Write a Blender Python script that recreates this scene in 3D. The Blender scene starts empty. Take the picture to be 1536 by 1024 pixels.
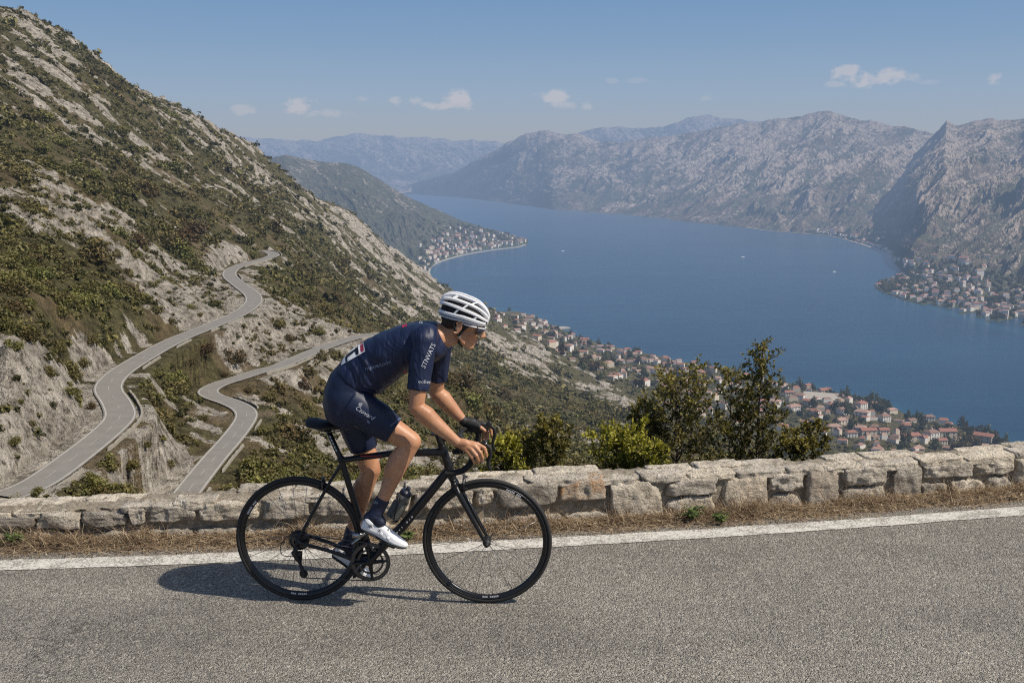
import bpy, math, random
import numpy as np
from mathutils import Vector, Matrix
random.seed(7)
RNG = np.random.RandomState(11)
C = bpy.context.scene.collection
SC = bpy.context.scene
PI = math.pi

# ------------------------------------------------------------------ camera and rays
F = 1621.0
CAMH = 2.28
PITCH = math.atan(272.0 / F)
CP, SP = math.cos(PITCH), math.sin(PITCH)
LAKE = -238.0

def ray(px, py):
    """direction of the sight line through a point of the 1536 x 1024 photograph, scaled so that dy = 1"""
    x = (px - 768.0) / F
    y = (512.0 - py) / F
    dy = CP + y * SP
    dz = -SP + y * CP
    return x / dy, dz / dy

def proj(X, Y, Z):
    zc = Y * CP - (Z - CAMH) * SP
    yc = Y * SP + (Z - CAMH) * CP
    return 768.0 + F * X / zc, 512.0 - F * yc / zc

def on_z(px, py, z=0.0):
    a, s = ray(px, py)
    Y = (z - CAMH) / s
    return np.array([a * Y, Y, z])

def on_y(px, py, Y):
    a, s = ray(px, py)
    return np.array([a * Y, Y, CAMH + s * Y])

# ------------------------------------------------------------------ noise
def _h(ix, iy, iz, seed):
    n = (ix.astype(np.int64) * 374761393 + iy.astype(np.int64) * 668265263 + iz.astype(np.int64) * 2147483647 + seed * 974634777) & 0xFFFFFFFF
    n = ((n ^ (n >> 13)) * 1274126177) & 0xFFFFFFFF
    n = ((n ^ (n >> 16)) * 2246822519) & 0xFFFFFFFF
    return (n ^ (n >> 15)) & 0xFFFFFFFF

def noise2(x, y, seed=0):
    x = np.asarray(x, float); y = np.asarray(y, float)
    ix = np.floor(x); iy = np.floor(y)
    fx = x - ix; fy = y - iy
    ix = ix.astype(np.int64); iy = iy.astype(np.int64)
    u = fx * fx * fx * (fx * (fx * 6 - 15) + 10); v = fy * fy * fy * (fy * (fy * 6 - 15) + 10)
    z = np.zeros_like(ix)
    def g(dx, dy):
        a = _h(ix + dx, iy + dy, z, seed).astype(float) * (2 * PI / 4294967296.0)
        return np.cos(a) * (fx - dx) + np.sin(a) * (fy - dy)
    a = g(0, 0); b = g(1, 0); c = g(0, 1); d = g(1, 1)
    return ((a * (1 - u) + b * u) * (1 - v) + (c * (1 - u) + d * u) * v) * 1.5

def fbm(x, y, octv=4, seed=0, gain=0.5):
    s = 0; a = 1.0; t = 0
    for i in range(octv):
        s = s + a * noise2(x * 2 ** i + 17.3 * i, y * 2 ** i - 9.1 * i, seed + i); t += a; a *= gain
    return s / t

def ridged(x, y, octv=4, seed=0, gain=0.5):
    s = 0; a = 1.0; t = 0
    for i in range(octv):
        n = 1 - np.abs(noise2(x * 2 ** i + 5.3 * i, y * 2 ** i - 7.7 * i, seed + i)) * 2
        s = s + a * n; t += a; a *= gain
    return s / t

def noise3(p, seed=0):
    p = np.asarray(p, float)
    i = np.floor(p); f = p - i; i = i.astype(np.int64)
    w = f * f * (3 - 2 * f)
    out = 0
    for dx in (0, 1):
        for dy in (0, 1):
            for dz in (0, 1):
                h = _h(i[:, 0] + dx, i[:, 1] + dy, i[:, 2] + dz, seed).astype(float) / 2147483648.0 - 1
                out = out + h * (w[:, 0] if dx else 1 - w[:, 0]) * (w[:, 1] if dy else 1 - w[:, 1]) * (w[:, 2] if dz else 1 - w[:, 2])
    return out

def sstep(a, b, x):
    t = np.clip((x - a) / (b - a), 0, 1)
    return t * t * (3 - 2 * t)

# ------------------------------------------------------------------ materials
def lin(r, g, b):
    f = lambda c: (c / 255 / 12.92) if c <= 10.3 else ((c / 255 + 0.055) / 1.055) ** 2.4
    return (f(r), f(g), f(b), 1)

class NT:
    def __init__(self, name):
        self.m = bpy.data.materials.new(name); self.m.use_nodes = True
        self.t = self.m.node_tree; self.t.nodes.clear()
        self.out = self.t.nodes.new('ShaderNodeOutputMaterial')
    def n(self, typ, **kw):
        nd = self.t.nodes.new(typ)
        for k, v in kw.items():
            if k[0] == '_': setattr(nd, k[1:], v)
            else:
                key = int(k[1:]) if k[0] == 'i' and k[1:].isdigit() else k.replace('_', ' ')
                s = nd.inputs[key]
                if isinstance(v, bpy.types.NodeSocket): self.t.links.new(v, s)
                else: s.default_value = v
        return nd
    def link(self, a, b): self.t.links.new(a, b)
    def noise(self, vec, scale, detail=4, rough=0.55, dim=None):
        nd = self.n('ShaderNodeTexNoise', Scale=scale, Detail=detail, Roughness=rough)
        if vec is not None: self.link(vec, nd.inputs['Vector'])
        return nd.outputs['Fac']
    def ramp(self, fac, stops, interp='LINEAR'):
        nd = self.n('ShaderNodeValToRGB'); nd.color_ramp.interpolation = interp
        self.link(fac, nd.inputs[0])
        cr = nd.color_ramp
        while len(cr.elements) < len(stops): cr.elements.new(0.5)
        for e, (p, c) in zip(cr.elements, stops):
            e.position = p; e.color = c if len(c) == 4 else (*c, 1)
        return nd.outputs[0]
    def mix(self, f, a, b, mode='MIX'):
        nd = self.t.nodes.new('ShaderNodeMix'); nd.data_type = 'RGBA'; nd.blend_type = mode
        for k, v in ((0, f), (6, a), (7, b)):
            if isinstance(v, bpy.types.NodeSocket): self.link(v, nd.inputs[k])
            else: nd.inputs[k].default_value = v if k == 0 or len(v) == 4 else (*v, 1)
        return nd.outputs[2]
    def math(self, op, a, b=0.0, clamp=False):
        nd = self.t.nodes.new('ShaderNodeMath'); nd.operation = op; nd.use_clamp = clamp
        for k, v in ((0, a), (1, b)):
            if isinstance(v, bpy.types.NodeSocket): self.link(v, nd.inputs[k])
            else: nd.inputs[k].default_value = v
        return nd.outputs[0]
    def pos(self): return self.n('ShaderNodeNewGeometry').outputs['Position']
    def obj(self): return self.n('ShaderNodeTexCoord').outputs['Object']
    def mapping(self, v, scale=(1, 1, 1), rot=(0, 0, 0)):
        nd = self.n('ShaderNodeMapping'); self.link(v, nd.inputs[0]); nd.inputs['Scale'].default_value = scale; nd.inputs['Rotation'].default_value = rot
        return nd.outputs[0]
    def attr(self, name): return self.n('ShaderNodeAttribute', _attribute_name=name)
    def bump(self, h, strength=0.5, dist=0.01):
        nd = self.n('ShaderNodeBump', Strength=strength, Distance=dist); self.link(h, nd.inputs['Height'])
        return nd.outputs[0]
    def bsdf(self, col, rough=0.8, normal=None, metal=0.0, spec=0.5, **kw):
        nd = self.t.nodes.new('ShaderNodeBsdfPrincipled')
        def put(k, v):
            if isinstance(v, bpy.types.NodeSocket): self.link(v, nd.inputs[k])
            else: nd.inputs[k].default_value = v
        put('Base Color', col if isinstance(col, bpy.types.NodeSocket) or len(col) == 4 else (*col, 1))
        put('Roughness', rough); put('Metallic', metal); put('Specular IOR Level', spec)
        if normal is not None: put('Normal', normal)
        for k, v in kw.items(): put(k.replace('_', ' '), v)
        return nd.outputs[0]
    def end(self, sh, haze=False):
        if haze:  # distance haze painted into the material as emission, stronger away from the origin
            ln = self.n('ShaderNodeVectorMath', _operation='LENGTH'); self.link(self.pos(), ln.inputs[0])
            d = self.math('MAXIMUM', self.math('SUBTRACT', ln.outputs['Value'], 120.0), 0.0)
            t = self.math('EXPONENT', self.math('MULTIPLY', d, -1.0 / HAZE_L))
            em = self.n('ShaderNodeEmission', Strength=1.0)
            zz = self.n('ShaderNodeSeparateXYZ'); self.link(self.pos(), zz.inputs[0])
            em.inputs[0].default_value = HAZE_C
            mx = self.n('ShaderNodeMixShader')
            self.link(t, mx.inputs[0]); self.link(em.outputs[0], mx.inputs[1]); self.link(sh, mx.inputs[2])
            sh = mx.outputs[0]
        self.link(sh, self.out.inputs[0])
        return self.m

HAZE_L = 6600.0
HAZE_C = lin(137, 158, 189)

# ------------------------------------------------------------------ objects
def mesh_np(name, V, Fq, mats=None, smooth=True, attrs=None, mat_idx=None):
    """V n x 3, Fq m x k (k = 3 or 4) int array"""
    me = bpy.data.meshes.new(name)
    V = np.ascontiguousarray(V, dtype=np.float32); Fq = np.ascontiguousarray(Fq, dtype=np.int32)
    k = Fq.shape[1]
    me.vertices.add(len(V)); me.vertices.foreach_set('co', V.ravel())
    me.loops.add(Fq.size); me.loops.foreach_set('vertex_index', Fq.ravel())
    me.polygons.add(len(Fq)); me.polygons.foreach_set('loop_start', np.arange(0, Fq.size, k, dtype=np.int32))
    me.polygons.foreach_set('loop_total', np.full(len(Fq), k, dtype=np.int32))
    if mat_idx is not None: me.polygons.foreach_set('material_index', np.asarray(mat_idx, dtype=np.int32))
    me.update(calc_edges=True)
    me.polygons.foreach_set('use_smooth', np.full(len(Fq), bool(smooth)))
    for nm, arr in (attrs or {}).items():
        arr = np.asarray(arr, dtype=np.float32)
        if arr.ndim == 1:
            a = me.attributes.new(nm, 'FLOAT', 'POINT'); a.data.foreach_set('value', arr)
        else:
            a = me.attributes.new(nm, 'FLOAT_COLOR', 'POINT')
            if arr.shape[1] == 3: arr = np.hstack([arr, np.ones((len(arr), 1), np.float32)])
            a.data.foreach_set('color', arr.ravel())
    for m in (mats or []): me.materials.append(m)
    return me

def link(name, me, parent=None, loc=None):
    o = bpy.data.objects.new(name, me); C.objects.link(o)
    if parent is not None: o.parent = parent
    if loc is not None: o.location = loc
    return o

def tag(o, label=None, cat=None, group=None, kind=None):
    if label: o['label'] = label
    if cat: o['category'] = cat
    if group: o['group'] = group
    if kind: o['kind'] = kind
    return o

def empty(name, loc, label, cat, group=None):
    o = bpy.data.objects.new(name, None); C.objects.link(o); o.location = loc; o.empty_display_size = 0.2
    return tag(o, label, cat, group)

def grid_faces(nr, nc):
    i = np.arange(nr - 1)[:, None] * nc + np.arange(nc - 1)[None, :]
    i = i.ravel()
    return np.stack([i, i + 1, i + nc + 1, i + nc], 1)

class Soup:
    """collects shapes given in world coordinates; build() links them as one mesh, stored relative to the origin of its thing"""
    def __init__(self): self.v = []; self.f = []; self.n = 0
    def add(self, V, Fs):
        V = np.asarray(V, float)
        for f in Fs: self.f.append(tuple(int(i) + self.n for i in f))
        self.v.append(V); self.n += len(V)
        return self
    def rings(self, R, caps=True, closed=False):
        """R: list of rings, each k x 3"""
        k = len(R[0]); nr = len(R); V = np.vstack(R); Fs = []
        for a in range(nr if closed else nr - 1):
            b = (a + 1) % nr
            for j in range(k):
                j2 = (j + 1) % k
                Fs.append((a * k + j, a * k + j2, b * k + j2, b * k + j))
        if caps and not closed:
            Fs.append(tuple(range(k))[::-1]); Fs.append(tuple((nr - 1) * k + j for j in range(k)))
        return self.add(V, Fs)
    def tube(self, P, r, k=12, caps=True, closed=False, flat=None, up=None):
        """swept circle along points P; r a number or a list; flat scales the second axis"""
        P = [np.asarray(p, float) for p in P]; n = len(P)
        rr = r if hasattr(r, '__len__') else [r] * n
        R = []; pn = None
        for i in range(n):
            if closed: t = P[(i + 1) % n] - P[i - 1]
            else: t = P[min(i + 1, n - 1)] - P[max(i - 1, 0)]
            t = t / (np.linalg.norm(t) + 1e-12)
            ref = np.asarray(up, float) if up is not None else (pn if pn is not None else (np.array([0, 0, 1.0]) if abs(t[2]) < 0.9 else np.array([1.0, 0, 0])))
            nrm = ref - t * np.dot(ref, t); nrm /= (np.linalg.norm(nrm) + 1e-12); pn = nrm
            bn = np.cross(t, nrm)
            a = np.arange(k) * 2 * PI / k
            fl = 1.0 if flat is None else (flat[i] if hasattr(flat, '__len__') else flat)
            R.append(P[i] + rr[i] * (np.cos(a)[:, None] * nrm + fl * np.sin(a)[:, None] * bn))
        return self.rings(R, caps, closed)
    def caps_(self, p0, p1, r0, r1, k=16):
        """tapered capsule"""
        p0 = np.asarray(p0, float); p1 = np.asarray(p1, float)
        d = p1 - p0; L = np.linalg.norm(d); d = d / max(L, 1e-9)
        P = []; r = []
        for a in np.linspace(-PI / 2 + 0.12, 0, 5): P.append(p0 + d * math.sin(a) * r0); r.append(math.cos(a) * r0)
        for a in np.linspace(0, PI / 2 - 0.12, 5): P.append(p1 + d * math.sin(a) * r1); r.append(math.cos(a) * r1)
        return self.tube(P, r, k)
    def chain(self, P, r, k=16):
        for i in range(len(P) - 1): self.caps_(P[i], P[i + 1], r[i], r[i + 1], k)
        return self
    def ell(self, c, ax, nu=20, nv=12):
        """ellipsoid: centre and three axis vectors"""
        c = np.asarray(c, float); ax = [np.asarray(a, float) for a in ax]
        R = []
        for i in range(1, nv):
            t = PI * i / nv
            a = np.arange(nu) * 2 * PI / nu
            R.append(c + math.cos(t) * ax[2] + math.sin(t) * (np.cos(a)[:, None] * ax[0] + np.sin(a)[:, None] * ax[1]))
        return self.rings(R)
    def box(self, c, ax):
        c = np.asarray(c, float); V = []
        for s in ((-1, -1, -1), (1, -1, -1), (1, 1, -1), (-1, 1, -1), (-1, -1, 1), (1, -1, 1), (1, 1, 1), (-1, 1, 1)):
            V.append(c + sum(s[i] * np.asarray(ax[i], float) for i in range(3)))
        return self.add(V, [(0, 3, 2, 1), (4, 5, 6, 7), (0, 1, 5, 4), (1, 2, 6, 5), (2, 3, 7, 6), (3, 0, 4, 7)])
    def disc(self, c, n, r0, r1, h, k=32):
        """ring or disc of thickness h around axis n"""
        c = np.asarray(c, float); n = np.asarray(n, float); n = n / np.linalg.norm(n)
        u = np.cross(n, [0, 0, 1.0]); u /= np.linalg.norm(u); w = np.cross(n, u)
        a = np.arange(k) * 2 * PI / k
        cs = np.cos(a)[:, None] * u + np.sin(a)[:, None] * w
        if r0 <= 0: return self.rings([c + cs * r1 - n * h / 2, c + cs * r1 + n * h / 2])
        return self.rings([c + cs * r0 - n * h / 2, c + cs * r1 - n * h / 2, c + cs * r1 + n * h / 2, c + cs * r0 + n * h / 2], closed=True)
    def mesh(self, name, mat, org=(0, 0, 0), smooth=True):
        V = np.vstack(self.v) - np.asarray(org, float)
        me = bpy.data.meshes.new(name)
        me.from_pydata(V.tolist(), [], self.f); me.validate(); me.update()
        if smooth: me.polygons.foreach_set('use_smooth', [True] * len(me.polygons))
        if mat is not None: me.materials.append(mat)
        return me
    def build(self, name, mat, root=None, smooth=True, parent=None, remesh=None, smooth_it=6, bevel=None, sub=0, auto=None):
        """root: thing whose location is the origin; parent: the direct parent (defaults to root)"""
        org = np.array(root.location) if root is not None else (0, 0, 0)
        me = self.mesh(name, mat, org, smooth)
        o = link(name, me, parent if parent is not None else root)
        mods = False
        if remesh:
            m = o.modifiers.new('r', 'REMESH'); m.mode = 'VOXEL'; m.voxel_size = remesh; m.use_smooth_shade = True
            if smooth_it:
                s = o.modifiers.new('s', 'SMOOTH'); s.factor = 0.5; s.iterations = smooth_it
            mods = True
        if bevel:
            b = o.modifiers.new('b', 'BEVEL'); b.width = bevel; b.segments = 2; b.limit_method = 'ANGLE'; b.angle_limit = 0.6; mods = True
        if sub:
            s = o.modifiers.new('ss', 'SUBSURF'); s.levels = sub; s.render_levels = sub; mods = True
        if mods:
            dg = bpy.context.evaluated_depsgraph_get()
            new = bpy.data.meshes.new_from_object(o.evaluated_get(dg))
            o.modifiers.clear(); o.data = new
            if mat is not None and len(new.materials) == 0: new.materials.append(mat)
            if smooth: new.polygons.foreach_set('use_smooth', [True] * len(new.polygons))
        if auto:
            try: o.data.set_sharp_from_angle(angle=auto)
            except Exception: pass
        return o
# ================================================================== landscape
# ---- control points of the near hillside: (px, py, Y) sight line and distance
ctl = []
def cp(px, py, Y): a, s = ray(px, py); ctl.append((a, math.log(Y), s))
def cpz(px, Y, z, pyref=500): a, s = ray(px, pyref); ctl.append((a, math.log(Y), (z - CAMH) / Y))

UP = [(8,744),(59,723),(119,680),(164,643.5),(180.5,623),(174,602.5),(162,582),(176,561.5),(213,537),(262.5,510),(312,490),(357,471),(379,455),(379,442.5),(361,428),(344.5,414),(348.6,403.6),(369,395),(394,389),(411,383),(404,377.7),(392,376)]
LO = [(265,760),(287,730),(320,688.6),(348.6,656),(369,627),(365,613),(344.5,602.5),(320,594),(312,586),(328,576),(361,565.6),(394,555),(418,549),(451,535),(488,520),(525,508),(560,501)]
UPW = [on_z(x, y, -28.0) for x, y in UP]
LOW = [on_z(x, y, -35.2 + 0.6 * i / 16) for i, (x, y) in enumerate(LO)]
def catmull(P, n=8):
    P = [np.asarray(p, float) for p in P]; out = []
    for i in range(len(P) - 1):
        a = P[max(i - 1, 0)]; b = P[i]; c = P[i + 1]; d = P[min(i + 2, len(P) - 1)]
        for k in range(n):
            t = k / n
            out.append(0.5 * ((2 * b) + (c - a) * t + (2 * a - 5 * b + 4 * c - d) * t * t + (3 * b - a - 3 * c + d) * t ** 3))
    out.append(P[-1]); return out
def smooth_path(P, it=2):
    P = [p.copy() for p in P]
    for _ in range(it):
        Q = [P[0]] + [(P[i - 1] + 2 * P[i] + P[i + 1]) / 4 for i in range(1, len(P) - 1)] + [P[-1]]
        P = Q
    return P
UPC = smooth_path(catmull(UPW, 8), 3)
LOC_ = smooth_path(catmull(LOW, 8), 3)
# the upper road leaves the view on the near side and runs on below the wall
for p in UPW[::2] + LOW[::2]:
    ctl.append((p[0] / p[1], math.log(p[1]), (p[2] - CAMH) / p[1]))

crest = [(-500,-260,430),(-250,-130,470),(0,8,520),(60,22,540),(100,46,560),(150,84,580),(200,126,600),(250,152,630),(300,183,660),(350,205,700),(420,250,760),(480,297,820),(520,324,880),(560,352,950),(620,392,1050),(660,427,1150)]
for x, y, Y in crest:
    cp(x, y, Y)
    z = on_y(x, y, Y)[2]
    cpz(x, Y * 1.22, z - 40, y); cpz(x, Y * 1.6, z - 160, y); cpz(x, Y * 2.2, z - 300 if z - 300 > -330 else -330, y)
for t in [(-500,700,60),(-500,400,130),(-500,100,250),(-250,760,80),(-250,500,120),(-250,200,250),
          (0,640,96),(0,520,118),(0,400,160),(0,250,250),(0,100,390),(60,560,112),(60,470,140),(100,330,210),(100,180,370),
          (200,480,175),(200,400,215),(200,300,290),(200,210,420),(290,420,255),(300,330,340),(300,250,480),
          (400,340,410),(400,290,560),(430,420,300),(400,500,217),(420,470,240),(230,610,152),(240,680,128),(150,720,103),(440,600,178),
          (500,700,150),(500,600,200),(500,450,330),(500,400,480),(500,350,650),
          (600,720,135),(600,600,260),(600,500,420),(600,440,680),(600,405,900),
          (700,700,170),(700,600,330),(700,520,560),(700,480,800),
          (800,700,190),(800,620,380),(800,550,640),(800,510,1000),(750,475,1250),(710,456,1260)]: cp(*t)
for px, py, z in [(900,540,-215),(900,600,-150),(900,650,-100),(900,700,-50),(1000,560,-225),(1000,600,-190),(1000,640,-130),(1000,690,-70),
                  (1100,590,-226),(1100,650,-190),(1100,700,-110),(1200,610,-231),(1200,660,-205),(1200,700,-140),(1350,640,-233),(1350,690,-205),
                  (1450,680,-225),(1536,700,-227),(1700,740,-220),(2000,800,-190),(1536,800,-120),(1350,780,-90),(2000,900,-90),
                  (760,500,-165),(850,520,-205),(960,548,-218)]:
    p = on_z(px, py, z); ctl.append((p[0] / p[1], math.log(p[1]), (z - CAMH) / p[1]))
SHORE = [(690,452),(740,463),(770,466),(800,474),(830,488),(850,498),(868,505),(900,515),(930,522),(966,531),(1000,538),(1040,545),(1094,551),(1130,560),(1161,568),(1210,578),(1266,590),(1310,600),(1345,611),(1352,621),(1380,624),(1412,629),(1461,648),(1500,659),(1536,670),(1700,705),(2000,760)]
for x, y in SHORE[2:]:
    p = on_z(x, y, LAKE)
    ctl.append((p[0] / p[1], math.log(p[1]), (LAKE - CAMH) / p[1]))
    for k, z in ((1.1, -250), (1.4, -290), (1.9, -330)): ctl.append((p[0] / p[1], math.log(p[1] * k), (z - CAMH) / (p[1] * k)))
for px in (-900, -500, -100, 300, 700, 1100, 1500, 2000, 2400):
    for Y, z in ((4, -1.5), (6.5, -1.6), (8.5, -2.0), (15, -5.0), (30, -10.5), (60, -21.0)): cpz(px, Y, z, 600)
ctl = np.array(ctl)
# thin out coincident control points
keep = []
for i, c in enumerate(ctl):
    if all(abs((c[0] - ctl[j][0]) * 3) + abs(c[1] - ctl[j][1]) > 0.012 for j in keep): keep.append(i)
ctl = ctl[keep]
CX = np.stack([ctl[:, 0] * 3.2, ctl[:, 1]], 1)
def _k(r2): return 0.5 * r2 * np.log(r2 + 1e-9)
def _k1(r2): return np.sqrt(r2 + 0.0004)
D = ((CX[:, None] - CX[None]) ** 2).sum(2)
n = len(CX); A = np.zeros((n + 3, n + 3)); A[:n, :n] = _k1(D) ; A[:n, n] = 1; A[:n, n + 1:] = CX; A[n, :n] = 1; A[n + 1:, :n] = CX.T
W = np.linalg.solve(A + np.diag([-1e-3] * n + [0] * 3), np.append(ctl[:, 2], [0, 0, 0]))
NU, NV = 1150, 900
az = np.concatenate([np.linspace(-1.1, -0.56, 60)[:-1], np.linspace(-0.56, 0.56, NU - 118), np.linspace(0.56, 1.1, 60)[1:]])
NU = len(az)
lnY = np.linspace(math.log(5.5), math.log(2600), NV)
# interpolate on a coarse lattice, then bilinear
caz = np.linspace(-1.1, 1.1, 220); cly = np.linspace(lnY[0], lnY[-1], 260)
gx, gy = np.meshgrid(caz * 3.2, cly); P = np.stack([gx.ravel(), gy.ravel()], 1)
S = np.zeros(len(P))
for i in range(0, len(P), 4000):
    d = ((P[i:i + 4000, None] - CX[None]) ** 2).sum(2)
    S[i:i + 4000] = _k1(d) @ W[:n] + W[n] + P[i:i + 4000] @ W[n + 1:]
S = S.reshape(260, 220)
for _ in range(2):   # soften the cusps
    S[1:-1, 1:-1] = (S[1:-1, 1:-1] * 4 + S[:-2, 1:-1] + S[2:, 1:-1] + S[1:-1, :-2] + S[1:-1, 2:]) / 8
def samp(grid, ax, ay, x, y):
    ix = np.clip(np.searchsorted(ax, x) - 1, 0, len(ax) - 2); iy = np.clip(np.searchsorted(ay, y) - 1, 0, len(ay) - 2)
    fx = np.clip((x - ax[ix]) / (ax[ix + 1] - ax[ix]), 0, 1); fy = np.clip((y - ay[iy]) / (ay[iy + 1] - ay[iy]), 0, 1)
    return (grid[iy, ix] * (1 - fx) + grid[iy, ix + 1] * fx) * (1 - fy) + (grid[iy + 1, ix] * (1 - fx) + grid[iy + 1, ix + 1] * fx) * fy
GA, GL = np.meshgrid(az, lnY)
GY = np.exp(GL); GX = GA * GY
Z0 = CAMH + samp(S, caz, cly, GA, GL) * GY
# ---- distance to the two roads
def road_dist(X, Y, path):
    P = np.array(path); best = np.full(X.shape, 1e9); zz = np.zeros(X.shape); sd = np.zeros(X.shape)
    for i in range(len(P) - 1):
        a = P[i, :2]; b = P[i + 1, :2]; d = b - a; L2 = d @ d + 1e-9
        t = np.clip(((X - a[0]) * d[0] + (Y - a[1]) * d[1]) / L2, 0, 1)
        q = np.hypot(X - a[0] - t * d[0], Y - a[1] - t * d[1])
        m = q < best
        best = np.where(m, q, best); zz = np.where(m, P[i, 2] + t * (P[i + 1, 2] - P[i, 2]), zz)
    return best, zz
sub = (GY > 70) & (GY < 420)
rows = np.where(sub[:, 0])[0]; r0, r1 = rows[0], rows[-1] + 1
DU = np.full(GX.shape, 1e9); DL = np.full(GX.shape, 1e9); ZU = np.zeros(GX.shape); ZL = np.zeros(GX.shape)
DU[r0:r1], ZU[r0:r1] = road_dist(GX[r0:r1], GY[r0:r1], UPC[::2] + [UPC[-1]])
DL[r0:r1], ZL[r0:r1] = road_dist(GX[r0:r1], GY[r0:r1], LOC_[::2] + [LOC_[-1]])
DR = np.minimum(DU, DL)
PX, PY = proj(GX, GY, Z0)
def blob(cx, cy, rx, ry, ang=0):
    c, s = math.cos(math.radians(ang)), math.sin(math.radians(ang))
    u = (PX - cx) * c + (PY - cy) * s; v = -(PX - cx) * s + (PY - cy) * c
    return np.exp(-((u / rx) ** 2 + (v / ry) ** 2))
# ---- rock mask: broken bands that run down the slope
far = sstep(250, 700, GY)
m1 = fbm(GX / 95 + 0.35 * GY / 95, GY / 34, 5, 3)
m2 = fbm(GX / 22, GY / 12, 4, 21)
m1f = fbm(GX / 260 + 0.2 * GY / 260, GY / 110, 4, 5)
m3 = fbm(GX / 7, GY / 5, 3, 33)
rk = (m1 * (1 - far) + m1f * far) * 0.62 + 0.95 * m2 + (0.55 - 0.2 * far) * m3 - 0.11
rk += 1.5 * blob(50, 600, 62, 85, 55) + 1.1 * blob(10, 650, 45, 70) + 0.62 * blob(235, 410, 110, 38, 33) + 0.4 * blob(100, 330, 70, 30, 35) + 0.55 * blob(418, 505, 40, 30) + 0.5 * blob(350, 368, 28, 14) + 0.35 * blob(190, 240, 150, 30, 38) + 0.22 * blob(520, 350, 110, 26, 36) + 0.25 * blob(610, 430, 60, 30, 40) + 0.3 * blob(60, 60, 80, 40, 35) + 0.1 * blob(400, 250, 150, 18, 35)
rk += 0.5 * blob(800, 520, 60, 12, 50) + 0.6 * blob(920, 600, 60, 22, 42) + 0.5 * blob(885, 660, 40, 18, 45) + 0.4 * blob(770, 540, 60, 20, 45) + 0.3 * blob(510, 640, 60, 60) + 0.25 * blob(480, 500, 50, 30)
rk += 0.5 * np.exp(-((DU - 5) / 3.5) ** 2) + 0.4 * np.exp(-((DL - 5) / 3.5) ** 2)
rk -= 0.9 * blob(270, 570, 75, 50) + 0.75 * blob(190, 690, 75, 50) + 0.5 * blob(430, 640, 70, 70) + 0.4 * blob(120, 480, 60, 60) + 0.45 * blob(260, 310, 160, 26, 35) + 0.35 * blob(470, 430, 120, 22, 38) + 0.5 * blob(380, 720, 60, 50) + 0.3 * blob(30, 430, 60, 60) + 0.35 * blob(60, 190, 90, 22, 32)
rk -= 0.8 * sstep(980, 1150, PX) + 0.25 * sstep(700, 900, PX)
low = sstep(-150, -215, Z0); rk -= 0.8 * low
near_ = sstep(70, 30, GY); rk -= near_
ROCK = sstep(-0.02, 0.24, rk)
# ---- relief
relief = (ridged(GX / 26, GY / 17, 5, 40) - 0.55) * 3.4 * ROCK + fbm(GX / 8, GY / 8, 4, 50) * 0.9 * ROCK + fbm(GX / 30, GY / 30, 4, 60) * 2.2
relief += (ridged(GX / 70 + .3 * GY / 70, GY / 45, 5, 70) - 0.5) * 9 * far * (0.3 + 0.7 * ROCK) + fbm(GX / 160, GY / 160, 3, 75) * 14 * far
relief += ((ridged(GX / 5, GY / 4, 4, 83, 0.6) - 0.5) * 1.5 + fbm(GX / 1.8, GY / 1.8, 3, 80) * 0.7) * ROCK * sstep(330, 200, GY)
amp = sstep(20, 90, GY) * (1 - 0.9 * low * sstep(-205, -236, Z0))
flat = sstep(3.0, 9, DR)
Z = Z0 + relief * amp * flat
# shoulders of the roads: level bench, a cut bank above and a fill below
rough = 0.5 * fbm(GX / 3.0, GY / 3.0, 3, 81)
for DD, ZZ in ((DU, ZU), (DL, ZL)):     # fill below the road
    fillz = ZZ - 0.18 - np.maximum(DD - 3.9, 0) * (0.85 + rough * 0.5)
    if DD is DU: fillz = fillz - (1 - sstep(5, 14, DL)) * 3 * sstep(3.9, 6.5, DD)
    Z = np.where(DD < 26, np.maximum(Z, fillz), Z)
for DD, ZZ in ((DU, ZU), (DL, ZL)):     # cut into the slope above it
    cut = ZZ - 0.18 + np.maximum(DD - 3.7, 0) * (1.7 + rough)
    Z = np.where((DD < 26) & ((DU > 4.3) | (DD is DU)), np.minimum(Z, cut), Z)
Z = np.where(DU < 4.0, ZU - 0.18, Z)
_m = (sstep(4.2, 5.0, DR) * (1 - sstep(14, 20, DR)))[r0:r1]; _z = Z[r0:r1].copy(); _c = _z.copy()
for _ in range(9):
    _b = _c.copy(); _b[1:-1, 2:-2] = (_c[1:-1, 2:-2] * 2 + _c[:-2, 2:-2] + _c[2:, 2:-2] + _c[1:-1, 1:-3] + _c[1:-1, 3:-1] + _c[1:-1, :-4] + _c[1:-1, 4:]) / 8; _c = _b
Z[r0:r1] = _z * (1 - _m) + (_c + 0.35 * fbm(GX[r0:r1] / 1.6, GY[r0:r1] / 1.6, 3, 84) + 0.5 * (ridged(GX[r0:r1] / 6, GY[r0:r1] / 6, 3, 85) - .5)) * _m
GREEN = sstep(-0.12, 0.16, fbm(GX / 30, GY / 22, 4, 90) - 0.3 * rk + 0.06 + 0.25 * far + 0.3 * low)
SOIL = sstep(0.0, 0.35, fbm(GX / 40, GY / 25, 3, 95) + 0.25 * np.exp(-((DR - 7) / 5) ** 2) - 0.15)
TY = GY
shr = -0.22 * blob(50, 620, 60, 60)
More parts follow.
